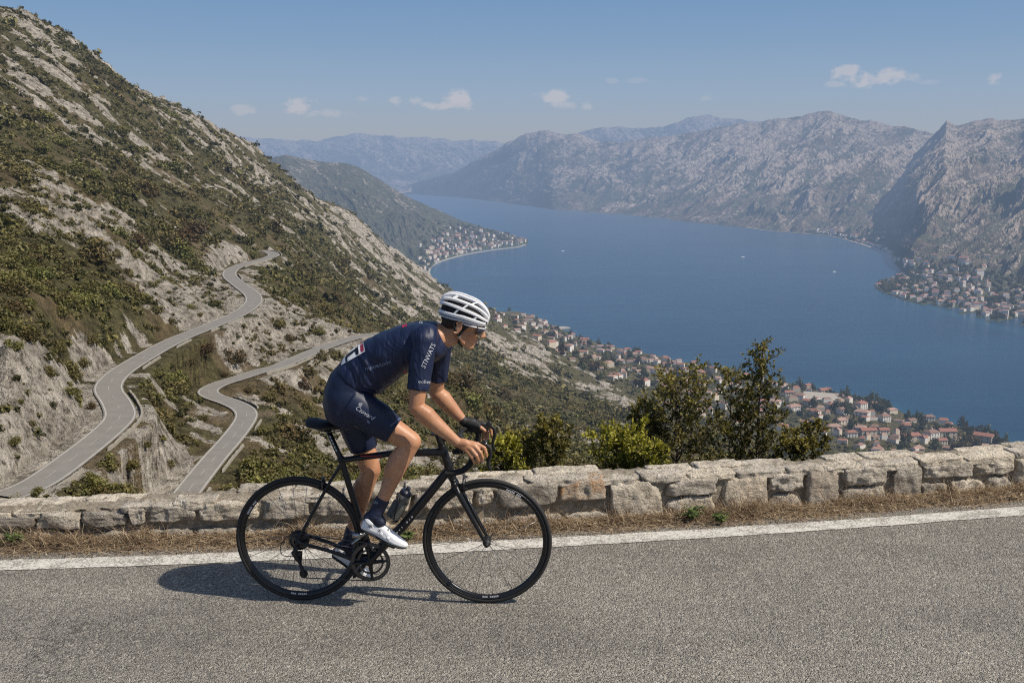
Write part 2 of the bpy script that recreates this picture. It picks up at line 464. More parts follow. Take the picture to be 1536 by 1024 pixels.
# ---- material of the hillside
def mat_hill():
    t = NT('hillside'); p = t.pos()
    rock = t.attr('rock').outputs['Fac']; green = t.attr('green').outputs['Fac']; soil = t.attr('soil').outputs['Fac']
    n1 = t.noise(p, 0.35, 8, 0.62); n2 = t.noise(p, 1.7, 6, 0.65); n3 = t.noise(p, 0.06, 4)
    pm = t.mapping(p, (1, 1, 0.45), (0.2, 0.5, 0.3))
    vor = t.n('ShaderNodeTexVoronoi', _feature='DISTANCE_TO_EDGE', Scale=0.28)
    wv = t.n('ShaderNodeVectorMath', _operation='ADD'); nz = t.n('ShaderNodeTexNoise', Scale=0.8, Detail=4.0); t.link(pm, nz.inputs[0])
    sc = t.n('ShaderNodeVectorMath', _operation='SCALE'); sc.inputs['Scale'].default_value = 2.4; t.link(nz.outputs['Color'], sc.inputs[0])
    t.link(pm, wv.inputs[0]); t.link(sc.outputs[0], wv.inputs[1]); t.link(wv.outputs[0], vor.inputs['Vector'])
    crack = t.ramp(vor.outputs['Distance'], [(0.0, (0.25,) * 3), (0.10, (1,) * 3)])
    rc = t.ramp(n1, [(0.28, (0.16, 0.135, 0.105)), (0.47, (0.46, 0.405, 0.33)), (0.68, (0.72, 0.65, 0.55))])
    rc = t.mix(0.34, rc, crack, 'MULTIPLY')
    pits = t.noise(p, 0.85, 5, 0.75)
    rc = t.mix(0.9, rc, t.ramp(pits, [(0.36, (0.16, 0.15, 0.12)), (0.45, (0.75, 0.75, 0.74)), (0.52, (1, 1, 1))]), 'MULTIPLY')
    rc = t.mix(t.ramp(n3, [(0.45, (0, 0, 0)), (0.7, (1, 1, 1))]), rc, (0.42, 0.31, 0.20), 'MIX') if False else rc
    sc_ = t.ramp(n2, [(0.3, (0.085, 0.062, 0.036)), (0.5, (0.21, 0.16, 0.10)), (0.7, (0.36, 0.30, 0.21))])
    dry = t.ramp(n1, [(0.3, (0.085, 0.07, 0.032)), (0.6, (0.22, 0.165, 0.088))])
    gc = t.ramp(n2, [(0.3, (0.06, 0.055, 0.024)), (0.5, (0.135, 0.118, 0.052)), (0.72, (0.24, 0.20, 0.10))])
    vb = t.n('ShaderNodeTexVoronoi', Scale=0.55); t.link(p, vb.inputs['Vector'])
    blobs = t.ramp(vb.outputs['Distance'], [(0.1, (1.25, 1.25, 1.2)), (0.55, (0.75, 0.75, 0.72)), (0.85, (0.30, 0.30, 0.28))])
    gc = t.mix(0.85, gc, blobs, 'MULTIPLY')
    dry = t.mix(0.5, dry, blobs, 'MULTIPLY')
    # broken edges
    def edge(a, k=0.5):
        x = t.math('ADD', a, t.math('MULTIPLY', t.math('SUBTRACT', n2, 0.5), 1.6)); x = t.math('ADD', x, t.math('MULTIPLY', t.math('SUBTRACT', n1, 0.5), 1.2))
        return t.ramp(x, [(0.40, (0, 0, 0)), (0.60, (1, 1, 1))])
    base = t.mix(soil, dry, sc_)
    base = t.mix(edge(green), base, gc)
    col = t.mix(edge(rock), base, rc)
    h = t.math('ADD', t.math('MULTIPLY', n1, 1.0), t.math('MULTIPLY', n2, 0.45))
    h = t.math('ADD', h, t.math('MULTIPLY', crack, 0.12)); h = t.math('ADD', h, t.math('MULTIPLY', pits, 0.9))
    nrm = t.bump(h, 1.0, 1.7)
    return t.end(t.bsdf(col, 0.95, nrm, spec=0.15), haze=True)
M_HILL = mat_hill()
V = np.stack([GX.ravel(), GY.ravel(), Z.ravel()], 1)
hill = link('hillside_terrain', mesh_np('hillside_terrain', V, grid_faces(NV, NU), [M_HILL], attrs={'rock': ROCK.ravel(), 'green': GREEN.ravel(), 'soil': SOIL.ravel()}))
tag(hill, 'rocky scrub covered hillside falling from the road to the bay', kind='structure')

def tz(X, Y):
    X = np.atleast_1d(np.asarray(X, float)); Y = np.atleast_1d(np.asarray(Y, float))
    return samp(Z, az, lnY, X / Y, np.log(Y))
def tsamp(G, X, Y): return samp(G, az, lnY, np.atleast_1d(X) / np.atleast_1d(Y), np.log(np.atleast_1d(Y)))
def hit(px, py, y0=60, y1=2500):
    """where the sight line through a photo point meets the hillside"""
    a, s = ray(px, py)
    Ys = np.exp(np.linspace(math.log(y0), math.log(y1), 1500))
    d = CAMH + s * Ys - tz(a * Ys, Ys)
    i = np.where(d < 0)[0]
    if len(i) == 0: return None
    Y = Ys[i[0]]
    return np.array([a * Y, Y, float(tz(a * Y, Y)[0])])

# ---- the two mountain roads as sheets with worn edge lines
def mat_farroad():
    t = NT('old_asphalt'); p = t.pos()
    n = t.noise(p, 0.5, 5); n2 = t.noise(p, 4.0, 4)
    c = t.mix(n, (0.175, 0.163, 0.146), (0.265, 0.248, 0.222)); c = t.mix(0.3, c, t.ramp(n2, [(0.3, (0.5,) * 3), (0.7, (1,) * 3)]), 'MULTIPLY')
    return t.end(t.bsdf(c, 0.9, spec=0.2), haze=True)
def mat_plain(name, col, rough=0.8, haze=False, spec=0.3, metal=0.0, var=0.0, vs=20, **kw):
    t = NT(name)
    c = col
    if var:
        n = t.noise(t.obj(), vs, 5)
        c = t.mix(n, tuple(x * (1 - var) for x in col[:3]), tuple(min(1, x * (1 + var)) for x in col[:3]))
    return t.end(t.bsdf(c, rough, spec=spec, metal=metal, **kw), haze=haze)
M_FROAD = mat_farroad()
M_FLINE = mat_plain('worn_line', (0.36, 0.345, 0.31), 0.9, True, var=0.3, vs=1.0)
M_KERB = mat_plain('pale_kerb_stone', (0.27, 0.245, 0.20), 0.95, True, var=0.35, vs=1.5)
def strip(path, o0, o1, z, zb=None):
    """sheet between two offsets from a path"""
    P = np.array(path); T = np.gradient(P, axis=0); T[:, 2] = 0; T /= np.linalg.norm(T, axis=1)[:, None]
    N = np.stack([T[:, 1], -T[:, 0], T[:, 2] * 0], 1)
    a = P + N * o0; b = P + N * o1; a[:, 2] += z; b[:, 2] += z
    return a, b
def road(path, name, label, hw=2.75):
    dens = []
    for i in range(len(path) - 1):
        for k in range(3): dens.append(path[i] + (path[i + 1] - path[i]) * k / 3)
    dens.append(path[-1]); path = dens
    s = Soup(); a, b = strip(path, -hw, hw, 0.0)
    n = len(a); s.add(np.vstack([a, b]), [(i, i + 1, n + i + 1, n + i) for i in range(n - 1)])
    o = s.build(name, M_FROAD); tag(o, label, kind='structure')
    for off in (-hw + 0.25, hw - 0.25):
        s = Soup(); a, b = strip(path, off - 0.1, off + 0.1, 0.03); s.add(np.vstack([a, b]), [(i, i + 1, n + i + 1, n + i) for i in range(n - 1)])
        q = s.build('edge_line', M_FLINE); tag(q, 'worn pale line along the edge of ' + name.replace('_', ' '), kind='structure')
    s = Soup(); a, b = strip(path, -0.035, 0.035, 0.03)
    L = 0; fs = []
    for i in range(n - 1):
        L += np.linalg.norm(np.array(path[i + 1]) - path[i])
        if (L % 6) < 2.6: fs.append((i, i + 1, n + i + 1, n + i))
    s.add(np.vstack([a, b]), fs); q = s.build('centre_line', M_FLINE); tag(q, 'faint dashed centre line of ' + name.replace('_', ' '), kind='structure')
    # low broken kerb wall on the valley side
    out = Soup(); P = np.array(path)
    T = np.gradient(P, axis=0); T[:, 2] = 0; T /= np.linalg.norm(T, axis=1)[:, None]; N = np.stack([T[:, 1], -T[:, 0], T[:, 2] * 0], 1)
    Q = P + N * (hw + 0.6)
    R = []
    for i in range(len(Q)):
        hh = 0.16 + 0.10 * float(noise2(Q[i, 0] * 0.8, Q[i, 1] * 0.8, 4))
        if float(noise2(Q[i, 0] / 18, Q[i, 1] / 14, 9)) < 0.04: hh = -0.5
        c = Q[i]; w = 0.13
        R.append(np.array([c - N[i] * w + [0, 0, -0.7], c + N[i] * w + [0, 0, -0.7], c + N[i] * w + [0, 0, hh], c - N[i] * w + [0, 0, hh]]))
    out.rings(R); w = out.build('kerb_wall', M_KERB, smooth=False); tag(w, 'low pale parapet along the outer edge of ' + name.replace('_', ' '), 'wall')
road(UPC, 'upper_winding_road', 'grey two lane road winding along the hillside in double bends', 1.9)
road(LOC_, 'lower_winding_road', 'narrower grey road below, bending in a hairpin between shrubs', 1.7)

# ---- lake
def mat_lake():
    t = NT('bay_water'); p = t.pos()
    big = t.noise(t.mapping(p, (1, 2.5, 1)), 0.0016, 4); mid = t.noise(t.mapping(p, (1, 2.2, 1)), 0.02, 5)
    c = t.ramp(big, [(0.3, (0.003, 0.028, 0.060)), (0.7, (0.006, 0.044, 0.086))])
    sh = t.attr('shallow').outputs['Fac']
    c = t.mix(t.math('MULTIPLY', sh, 0.55), c, (0.02, 0.10, 0.125))
    n = t.noise(t.mapping(p, (1, 1.6, 1)), 0.25, 6, 0.6)
    h = t.math('ADD', n, t.math('MULTIPLY', mid, 2.0))
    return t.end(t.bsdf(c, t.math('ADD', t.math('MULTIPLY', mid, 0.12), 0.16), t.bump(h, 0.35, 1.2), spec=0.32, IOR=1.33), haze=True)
# ================================================================== lake sheet and far ranges
RSHORE = [(600,290),(640,293),(700,298),(760,305),(830,315),(900,321),(960,326),(1000,330),(1060,336),(1110,341),(1160,347),(1210,351),(1250,355),(1290,366),(1318,376),(1340,388),(1352,402),(1356,411),(1340,416),(1318,424),(1313,430),(1330,440),(1360,450),(1400,462),(1440,474),(1490,488),(1536,499),(1620,525),(1750,565)]
MSHORE = [(791,364),(780,369),(760,371),(740,373),(715,377),(695,381),(670,388),(652,396),(644,404),(648,414),(655,420),(640,432)]
def wl(L): return [on_z(x, y, LAKE)[:2] for x, y in L]
def dist_poly(X, Y, pts):
    best = np.full(X.shape, 1e9)
    for i in range(len(pts) - 1):
        a = pts[i]; b = pts[i + 1]; d = b - a
        t = np.clip(((X - a[0]) * d[0] + (Y - a[1]) * d[1]) / (d @ d + 1e-9), 0, 1)
        best = np.minimum(best, np.hypot(X - a[0] - t * d[0], Y - a[1] - t * d[1]))
    return best
la = np.linspace(-1.1, 1.1, 420); ll = np.linspace(math.log(500), math.log(30000), 420)
A_, L_ = np.meshgrid(la, ll); LY = np.exp(L_); LX = A_ * LY
ds = np.minimum(np.minimum(dist_poly(LX, LY, wl(SHORE)), dist_poly(LX, LY, wl(RSHORE)[14:])), dist_poly(LX, LY, wl(MSHORE)))
shallow = np.exp(-ds / (9 + 4 * fbm(LX / 60, LY / 60, 2, 8))) * 0.8
lk = link('bay_water', mesh_np('bay_water', np.stack([LX.ravel(), LY.ravel(), np.full(LX.size, LAKE)], 1), grid_faces(420, 420), [mat_lake()], attrs={'shallow': shallow.ravel()}))
tag(lk, 'calm deep blue bay between the mountains', kind='structure')

def mat_range(name, lo=0.5, warm=1.0, gs=0.01, brn=1.0):
    t = NT(name); p = t.pos()
    rock = t.attr('rock').outputs['Fac']
    n1 = t.noise(p, gs, 8, 0.68); n2 = t.noise(p, gs * 6, 7, 0.7); n3 = t.noise(p, gs * .25, 3)
    pale = t.ramp(n2, [(0.3, (0.19 * warm, 0.15, 0.12)), (0.55, (0.35 * warm, 0.285, 0.232)), (0.75, (0.50, 0.415, 0.345))])
    green = t.ramp(n2, [(0.3, (0.03, 0.038, 0.024)), (0.7, (0.11, 0.11, 0.065))])
    brown = t.ramp(n2, [(0.3, (0.09, 0.068, 0.05)), (0.7, (0.24, 0.18, 0.135))])
    x = t.math('ADD', rock, t.math('MULTIPLY', t.math('SUBTRACT', n1, 0.5), 1.0)); x = t.math('ADD', x, t.math('MULTIPLY', t.math('SUBTRACT', n2, 0.5), 3.2))
    f = t.ramp(x, [(0.44, (0, 0, 0)), (0.95, (1, 1, 1))])
    base = t.mix(t.ramp(n1, [(0.42, (0, 0, 0)), (0.6, (brn,) * 3)]), green, brown)
    c = t.mix(f, base, pale)
    town = t.attr('town').outputs['Fac']
    c = t.mix(town, c, t.ramp(n2, [(0.3, (0.03, 0.04, 0.02)), (0.7, (0.10, 0.105, 0.05))]))
    nrm = t.bump(t.math('ADD', n1, t.math('MULTIPLY', n2, 0.5)), 1.0, 0.12 / gs * 1.6)
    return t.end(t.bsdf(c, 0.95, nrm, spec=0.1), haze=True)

def interp(x, L, j=1):
    xs = [p[0] for p in L]; return np.interp(x, xs, [p[j] for p in L])

RANGES = {}
def rangemesh(name, label, crestL, foot, back=1.35, nu=700, nt=260, seed=1, amp=60, wave=500, conc=1.25, rockb=0.0, mat=None, foot_z=LAKE - 6, px0=None, px1=None, jag=4, dirn=0.6, townf=None, stretch=3.0):
    """crestL: (px, py, Y); foot: (px, Y) where the flank reaches the water"""
    px = np.linspace(px0 if px0 is not None else crestL[0][0], px1 if px1 is not None else crestL[-1][0], nu)
    cy = np.array([x for x in interp(px, crestL, 1)]); cY = interp(px, crestL, 2)
    _k = int(90 / (px[1] - px[0])) | 1; _w = np.hanning(_k + 2)[1:-1]; _w /= _w.sum(); cY = np.convolve(np.pad(cY, _k // 2, mode='edge'), _w, mode='valid')
    cy = cy + jag * fbm(px / 26, px * 0, 5, seed) - 0.3
    a = np.zeros(nu); s = np.zeros(nu)
    for i in range(nu): a[i], s[i] = ray(px[i], cy[i])
    cz = CAMH + s * cY
    fY = interp(px, foot, 1)
    def sm_(v, wpx):
        k = max(3, int(wpx / (px[1] - px[0]))) | 1; w_ = np.hanning(k + 2)[1:-1]; w_ /= w_.sum()
        return np.convolve(np.pad(v, k // 2, mode='reflect', reflect_type='odd'), w_, mode='valid')
    fY = sm_(fY, 16)
    tt = np.concatenate([np.linspace(-0.02, 1, nt), np.linspace(1, back, 40)[1:]])
    T, Ai = np.meshgrid(tt, a, indexing='ij'); CZ = np.broadcast_to(cz, T.shape); CYY = np.broadcast_to(cY, T.shape); FY = np.broadcast_to(fY, T.shape)
    Y = FY + (CYY - FY) * T
    X = Ai * Y
    prof = np.where(T <= 1, np.clip(T, 0, 1) ** conc, 1 - (T - 1) * 1.4)
    H = CZ - foot_z
    zz = foot_z + H * prof + np.where(T < 0, T * 60, 0)
    env = np.clip(T, 0, 1) ** 0.6 * np.where(T <= 1, np.clip((1 - T) * 2.2, 0, 1) ** 0.8, 0)
    fd = sstep(0, 55, np.broadcast_to(px, T.shape) - px[0]) if px[0] > 1000 else 1.0
    # gullies run down the fall line: noise is stretched along it
    Ym = cY.mean() * 0.8
    u = Ai * Ym / wave + dirn * T * (cY.mean() - fY.mean()) / wave * 0.6; w = T * (cY.mean() - fY.mean()) / (wave * stretch)
    wx = fbm(X / wave / 1.3, Y / wave / 2.2, 4, seed + 3) * 0.8
    r = ridged(u + wx * 0.6, w + wx * 0.3, 6, seed + 10, 0.6) - 0.45
    r2 = fbm(u * 0.45, w * 0.8, 4, seed + 30)
    r3 = ridged(u * 5.2 + wx * 1.1, w * 2.2 + wx * 0.4, 5, seed + 70, 0.62) - 0.5
    zz = zz + fd * env * amp * (r * 1.05 + r2 * 0.7 + r3 * 0.40)
    rock = sstep(-0.45, 0.65, 1.1 * fbm(u * 3.4 + wx, w * 4.2, 6, seed + 50, 0.7) + 0.45 * r + 0.75 * r3 + rockb + 0.55 * T - 0.30)
    town = np.clip(1 - (zz - LAKE) / 45, 0, 1) * (1 if townf else 0)
    if townf: town = town * townf(np.broadcast_to(px, T.shape))
    me = mesh_np(name, np.stack([X.ravel(), Y.ravel(), zz.ravel()], 1), grid_faces(len(tt), nu), [mat], attrs={'rock': rock.ravel(), 'town': town.ravel()})
    o = link(name, me); tag(o, label, kind='structure')
    RANGES[name] = (px, tt, X, Y, zz)
    return o

def shoreY(L):
    out = [(x, on_z(x, y, LAKE)[1]) for x, y in L]; return sorted(out)
M_R = mat_range('mountain_limestone', gs=0.0085); M_R2 = mat_range('mountain_limestone_near', gs=0.014); M_F = mat_range('mountain_far', gs=0.005)
M_M = mat_range('mountain_scrub', gs=0.017, brn=0.25)
# farthest ranges
rangemesh('far_mountain_range', 'hazy farthest mountain range closing the bay', [(300,200,11000),(350,203,11000),(380,208,11000),(420,209,11000),(450,212,11000),(475,211,11000),(500,206,11000),(520,203,11000),(545,201,11000),(570,203,11000),(600,206,11000),(640,206,11000),(680,211,11000),(710,210,11000),(745,213,11000),(800,225,11000),(900,250,11000)],
          [(300,9300),(600,8600),(900,8200)], seed=100, amp=150, wave=700, mat=M_F, rockb=0.1, jag=5)
rangemesh('far_mountain_ridge', 'pale ridge seen behind the main range', [(820,225,9800),(870,200,9800),(895,192,9800),(930,190,9800),(950,193,9800),(990,191,9800),(1015,184,9800),(1040,175,9800),(1062,172,9800),(1085,178,9800),(1120,180,9800),(1150,183,9800),(1250,200,9800)],
          [(820,8300),(1250,8300)], seed=120, amp=120, wave=600, mat=M_F, rockb=0.1, jag=4)
# main range across the water
fr = [(x, y) for x, y in RSHORE if x <= 1290] 
footR = shoreY(fr) + [(1330, 3050), (1400, 2900), (1700, 2700)]
rangemesh('main_mountain_range', 'grey limestone range rising across the bay', [(596,289,7700),(612,283,7720),(640,276,7700),(680,262,7500),(710,243,7350),(740,228,7200),(762,214,7100),(790,200,7000),(815,197,6900),(840,200,6800),(870,203,6700),(900,212,6600),(930,214,6500),(960,208,6400),(1000,205,6300),(1040,198,6200),(1075,192,6100),(1110,185,5950),(1140,184,5900),(1170,178,5800),(1205,174,5700),(1225,168,5650),(1241,165,5600),(1258,172,5600),(1290,180,5500),(1330,186,5400),(1365,192,5300),(1395,200,5200),(1450,214,5000),(1560,235,4900),(1700,240,4900)],
          footR, seed=140, amp=215, wave=400, conc=1.12, mat=M_R, rockb=0.08, nu=1000, nt=380, dirn=-0.7, stretch=4.6, jag=5)
# nearer massif on the right, above the village point
footN = [(1290, on_z(1290,366,LAKE)[1]), (1318, on_z(1318,376,LAKE)[1]), (1335, on_z(1335,385,LAKE)[1])]
yl = lambda x, y: on_z(x, y, LAKE)[1]
footN = [(1150, 4150), (1200, yl(1200,350)), (1250, yl(1250,355)), (1290, yl(1290,366)), (1318, yl(1318,376)), (1340, yl(1340,388)), (1352, yl(1352,402)), (1362, yl(1362,430)), (1380, yl(1380,456)), (1400, yl(1400,462)), (1440, yl(1440,474)), (1490, yl(1490,488)), (1536, yl(1536,499)), (1620, yl(1620,525)), (1750, yl(1750,565))]
rangemesh('near_mountain_massif', 'steeper grey massif rising behind the village point', [(1160,352,4350),(1200,344,4250),(1235,338,4150),(1270,326,4150),(1310,302,4250),(1345,264,4400),(1370,234,4450),(1397,206,4450),(1420,182,4450),(1437,188,4400),(1452,184,4400),(1470,182,4350),(1490,176,4300),(1510,181,4250),(1536,178,4200),(1600,150,4100),(1750,120,4000)],
          footN, seed=160, amp=135, wave=260, conc=1.2, mat=M_R2, rockb=0.12, nu=620, nt=360, dirn=-0.75, stretch=4.6, townf=lambda p: 1.0, jag=7)
footS = [(1340, yl(1352,404)), (1355, yl(1355,425)), (1362, yl(1362,440))] + footN[8:]
rangemesh('scrub_mountain_slope', 'dark scrubby lower slope above the shore village', [(1335,412,2440),(1352,402,2500),(1375,388,2550),(1400,376,2600),(1430,356,2650),(1460,336,2700),(1490,312,2750),(1515,298,2800),(1536,286,2800),(1600,250,2800),(1750,180,2800)],
          footS, seed=180, amp=55, wave=170, conc=1.7, mat=M_M, rockb=-0.28, nu=420, nt=320, dirn=-0.7, stretch=3.6, townf=lambda p: 1.0, foot_z=LAKE - 3)
# middle spur with the shore town on its tip
footM = [(300, 1900), (500, 2000), (600, 2150), (640, yl(640,412)), (650, yl(650,398)), (670, yl(670,388)), (695, yl(695,381)), (715, yl(715,377)), (740, yl(740,373)), (760, yl(760,371)), (780, yl(780,369)), (793, yl(791,365.5))]
rangemesh('middle_mountain_spur', 'green scrub spur running down to the shore town', [(300,200,3400),(350,215,3400),(395,241,3400),(415,235,3400),(432,233,3400),(450,237,3400),(480,243,3400),(520,245,3400),(545,255,3380),(570,270,3360),(600,289,3330),(630,304,3300),(660,317,3270),(690,330,3240),(720,340,3220),(745,347,3200),(760,354,3190),(775,360,3180),(792,364.5,3170)],
          footM, seed=200, amp=50, wave=200, conc=1.3, mat=M_M, rockb=-0.42, nu=620, nt=340, dirn=0.4, stretch=3.6, townf=lambda p: np.ones_like(p), jag=3, foot_z=LAKE - 3)
# low wooded village point
def land_patch(name, label, poly, hgt, mat):
    P = [np.array(q) for q in poly]; xs = [q[0] for q in P]; ys = [q[1] for q in P]
    gx_, gy_ = np.meshgrid(np.linspace(min(xs), max(xs), 130), np.linspace(min(ys), max(ys), 130))
    ins = np.zeros(gx_.shape, bool); j = len(P) - 1
    for i in range(len(P)):
        xi, yi = P[i]; xj, yj = P[j]
        c = ((yi > gy_) != (yj > gy_)) & (gx_ < (xj - xi) * (gy_ - yi) / (yj - yi + 1e-12) + xi)
        ins ^= c; j = i
    d = dist_poly(gx_, gy_, P + [P[0]])
    z = LAKE + np.where(ins, np.minimum(d * 0.16 + 0.8, hgt) + fbm(gx_ / 30, gy_ / 30, 3, 7) * 1.2 * np.minimum(d / 20, 1), -d * 0.5 - 0.5)
    o = link(name, mesh_np(name, np.stack([gx_.ravel(), gy_.ravel(), z.ravel()], 1), grid_faces(130, 130), [mat], attrs={'rock': np.zeros(z.size), 'town': np.ones(z.size)}))
    return tag(o, label, kind='structure')
land_patch('village_point', 'low wooded point with shore houses', wl([(1356,405),(1352,411),(1340,416),(1326,420),(1316,425),(1312,430),(1318,436),(1332,442),(1362,452),(1385,458),(1420,445),(1420,405),(1390,392)]), 13, M_M)
def range_z(X, Y):
    """surface height by ray casting down on the far land"""
    best = -1e9
    for nm in ('scrub_mountain_slope', 'near_mountain_massif', 'middle_mountain_spur', 'village_point'):
        ob = bpy.data.objects[nm]
        ok, loc, nrm, idx = ob.ray_cast(Vector((X, Y, 600)), Vector((0, 0, -1)))
        if ok and loc.z > best: best = loc.z
    return best
# pale quay along the shore town
M_QUAY = mat_plain('quay_stone', (0.36, 0.32, 0.265), 0.9, True)
def quay(name, label, pts, w, h, cat='quay'):
    P = [np.array([*p, LAKE]) for p in wl(pts)]; P = catmull(P, 5)
    s = Soup(); a, b = strip(P, -w / 2, w / 2, h); a0 = a.copy(); b0 = b.copy(); a0[:, 2] = LAKE - 2; b0[:, 2] = LAKE - 2
    s.rings([np.array([a0[i], b0[i], b[i], a[i]]) for i in range(len(a))]); o = s.build(name, M_QUAY, smooth=False); return tag(o, label, cat)
quay('quay', 'pale quay curving round the bay in front of the shore town', [(646,416),(643,408),(648,399),(664,391.5),(690,384),(715,379),(745,374.5),(775,371),(788,367)], 6, 1.4)
quay('shore_road_wall', 'thin pale shore wall at the foot of the main range', [(1120,342),(1160,347.6),(1210,351.6),(1250,355.6),(1290,366.4),(1310,373)], 8, 2.0, 'wall')
# ================================================================== vegetation of the hillside
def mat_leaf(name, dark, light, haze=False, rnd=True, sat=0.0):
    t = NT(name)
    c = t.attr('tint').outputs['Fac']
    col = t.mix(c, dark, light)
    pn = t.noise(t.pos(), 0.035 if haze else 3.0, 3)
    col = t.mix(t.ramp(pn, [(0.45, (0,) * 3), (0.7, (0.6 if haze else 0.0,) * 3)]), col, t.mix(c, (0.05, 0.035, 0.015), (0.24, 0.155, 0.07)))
    if rnd:
        oi = t.n('ShaderNodeObjectInfo')
        hs = t.n('ShaderNodeHueSaturation'); t.link(col, hs.inputs['Color'])
        t.link(t.math('ADD', t.math('MULTIPLY', oi.outputs['Random'], 0.07), 0.455), hs.inputs['Hue'])
        t.link(t.math('ADD', t.math('MULTIPLY', oi.outputs['Random'], 0.6), 0.7), hs.inputs['Value'])
        col = hs.outputs[0]
    d = t.bsdf(col, 0.6, spec=0.25)
    tr = t.n('ShaderNodeBsdfTranslucent'); t.link(t.mix(1.0, col, (1.0, 1.0, 0.4), 'MULTIPLY'), tr.inputs[0])
    mx = t.n('ShaderNodeMixShader'); mx.inputs[0].default_value = 0.25; t.link(d, mx.inputs[1]); t.link(tr.outputs[0], mx.inputs[2])
    return t.end(mx.outputs[0], haze=haze)
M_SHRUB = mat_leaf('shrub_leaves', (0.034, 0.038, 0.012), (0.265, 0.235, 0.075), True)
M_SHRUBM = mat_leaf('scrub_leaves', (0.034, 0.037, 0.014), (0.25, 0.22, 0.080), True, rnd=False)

def clump(seed, nleaf, lsize, lobes=7, squash=0.75):
    """unit shrub, radius about 1: leaf cards spread through several lobes; returns verts, quads, tint"""
    r = np.random.RandomState(seed)
    L = []
    for i in range(lobes):
        a = r.rand() * 2 * PI; d = r.rand() ** 0.5 * 0.62; h = r.uniform(0.05, 0.75) * squash * (1.1 - d)
        L.append((math.cos(a) * d, math.sin(a) * d, h + 0.1, r.uniform(0.28, 0.5)))
    L.append((0, 0, 0.35, 0.55))
    L = np.array(L)
    k = r.randint(0, len(L), nleaf)
    dirs = r.randn(nleaf, 3); dirs /= np.linalg.norm(dirs, axis=1)[:, None]
    rad = r.rand(nleaf) ** 0.35
    P = L[k, :3] + dirs * (L[k, 3] * rad)[:, None]
    P[:, 2] = np.maximum(P[:, 2], 0.02 + 0.08 * r.rand(nleaf))
    nrm = dirs + r.randn(nleaf, 3) * 0.6 + np.array([0, 0, 0.35]); nrm /= np.linalg.norm(nrm, axis=1)[:, None]
    up = r.randn(nleaf, 3); u = np.cross(nrm, up); u /= np.linalg.norm(u, axis=1)[:, None]; v = np.cross(nrm, u)
    s = lsize * r.uniform(0.6, 1.3, nleaf)[:, None]
    V = np.stack([P - u * s, P - v * s * 0.6 + nrm * s * 0.25, P + u * s, P + v * s * 0.6 + nrm * s * 0.25], 1).reshape(-1, 3)
    Fq = np.arange(nleaf * 4).reshape(-1, 4)
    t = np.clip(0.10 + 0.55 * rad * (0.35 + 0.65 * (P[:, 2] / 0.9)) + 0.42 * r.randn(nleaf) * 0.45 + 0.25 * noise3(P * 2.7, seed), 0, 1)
    return V, Fq, np.repeat(t, 4)

shr_protos = []
for i in range(8):
    V_, F_, t_ = clump(300 + i, 620, 0.085, 8 + i % 3, 0.8 + 0.05 * (i % 4))
    shr_protos.append(mesh_np('shrub', V_, F_, [M_SHRUB], smooth=False, attrs={'tint': t_}))

BIG = [(570,290,46),(625,340,26),(330,400,52),(210,430,48),(30,280,62),(850,455,66),(745,440,48),(660,560,50),(580,520,46),(480,595,44),(600,680,52),(740,690,32),(400,855,56),(470,900,50),(350,915,36),(530,810,32),(625,860,34),(1012,340,46),(1062,402,28),(1165,375,34),(1115,570,38),(1050,500,34),(970,735,48),(920,850,56),(1000,880,46),(140,960,36),(50,775,42),(720,790,20),(985,610,46),(430,95,28),(460,152,28),(555,205,24),(650,170,20),(700,285,26),(732,315,22),(575,370,18),(905,590,28),(1180,470,34),(820,520,44),(300,485,44),(250,590,44),(330,640,46),(265,530,48),(922,100,26),(962,160,24),(520,640,34),(700,520,44),(640,620,34),(790,560,30),(115,720,22),(75,640,20),(1130,830,40),(1160,620,38),(1075,700,36),(620,235,14),(510,100,18),(380,60,26),(160,200,46),(100,120,40),(230,300,40),(60,420,50),(180,520,40)]
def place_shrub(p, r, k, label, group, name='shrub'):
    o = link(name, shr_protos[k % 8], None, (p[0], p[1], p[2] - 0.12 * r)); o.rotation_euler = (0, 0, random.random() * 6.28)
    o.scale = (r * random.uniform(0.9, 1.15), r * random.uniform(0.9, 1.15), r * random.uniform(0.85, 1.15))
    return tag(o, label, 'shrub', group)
def zone(px, py, p):
    du = float(tsamp(np.minimum(DU, 1e3), p[0], p[1])[0]); dl = float(tsamp(np.minimum(DL, 1e3), p[0], p[1])[0])
    return du, dl
size_w = lambda r: 'large' if r > 3.4 else ('medium' if r > 2.1 else 'small')
taken = []
def zone_label(px, py, p, r):
    du, dl = zone(px, py, p); rk_ = float(tsamp(ROCK, p[0], p[1])[0])
    g = 'on pale rock' if rk_ > 0.5 else 'on dry grass slope'
    if py < 120: w = 'high near the hillside skyline'
    elif py < 240: w = 'on the upper hillside under the skyline'
    elif du < 12: w = 'close beside the upper winding road'
    elif dl < 12: w = 'close beside the lower winding road'
    elif px < 330 and p[2] > -27: w = 'on the slope above the upper road'
    elif p[1] < 240 and px < 420: w = 'between the two winding roads'
    elif p[1] < 240: w = 'below the lower road behind the rider'
    elif p[1] < 420: w = 'on the hillside beyond the hairpins'
    else: w = 'on the far hillside above the village'
    return '%s green shrub %s, %s' % (size_w(r), g, w), 'hillside shrubs ' + w
nsh = 0
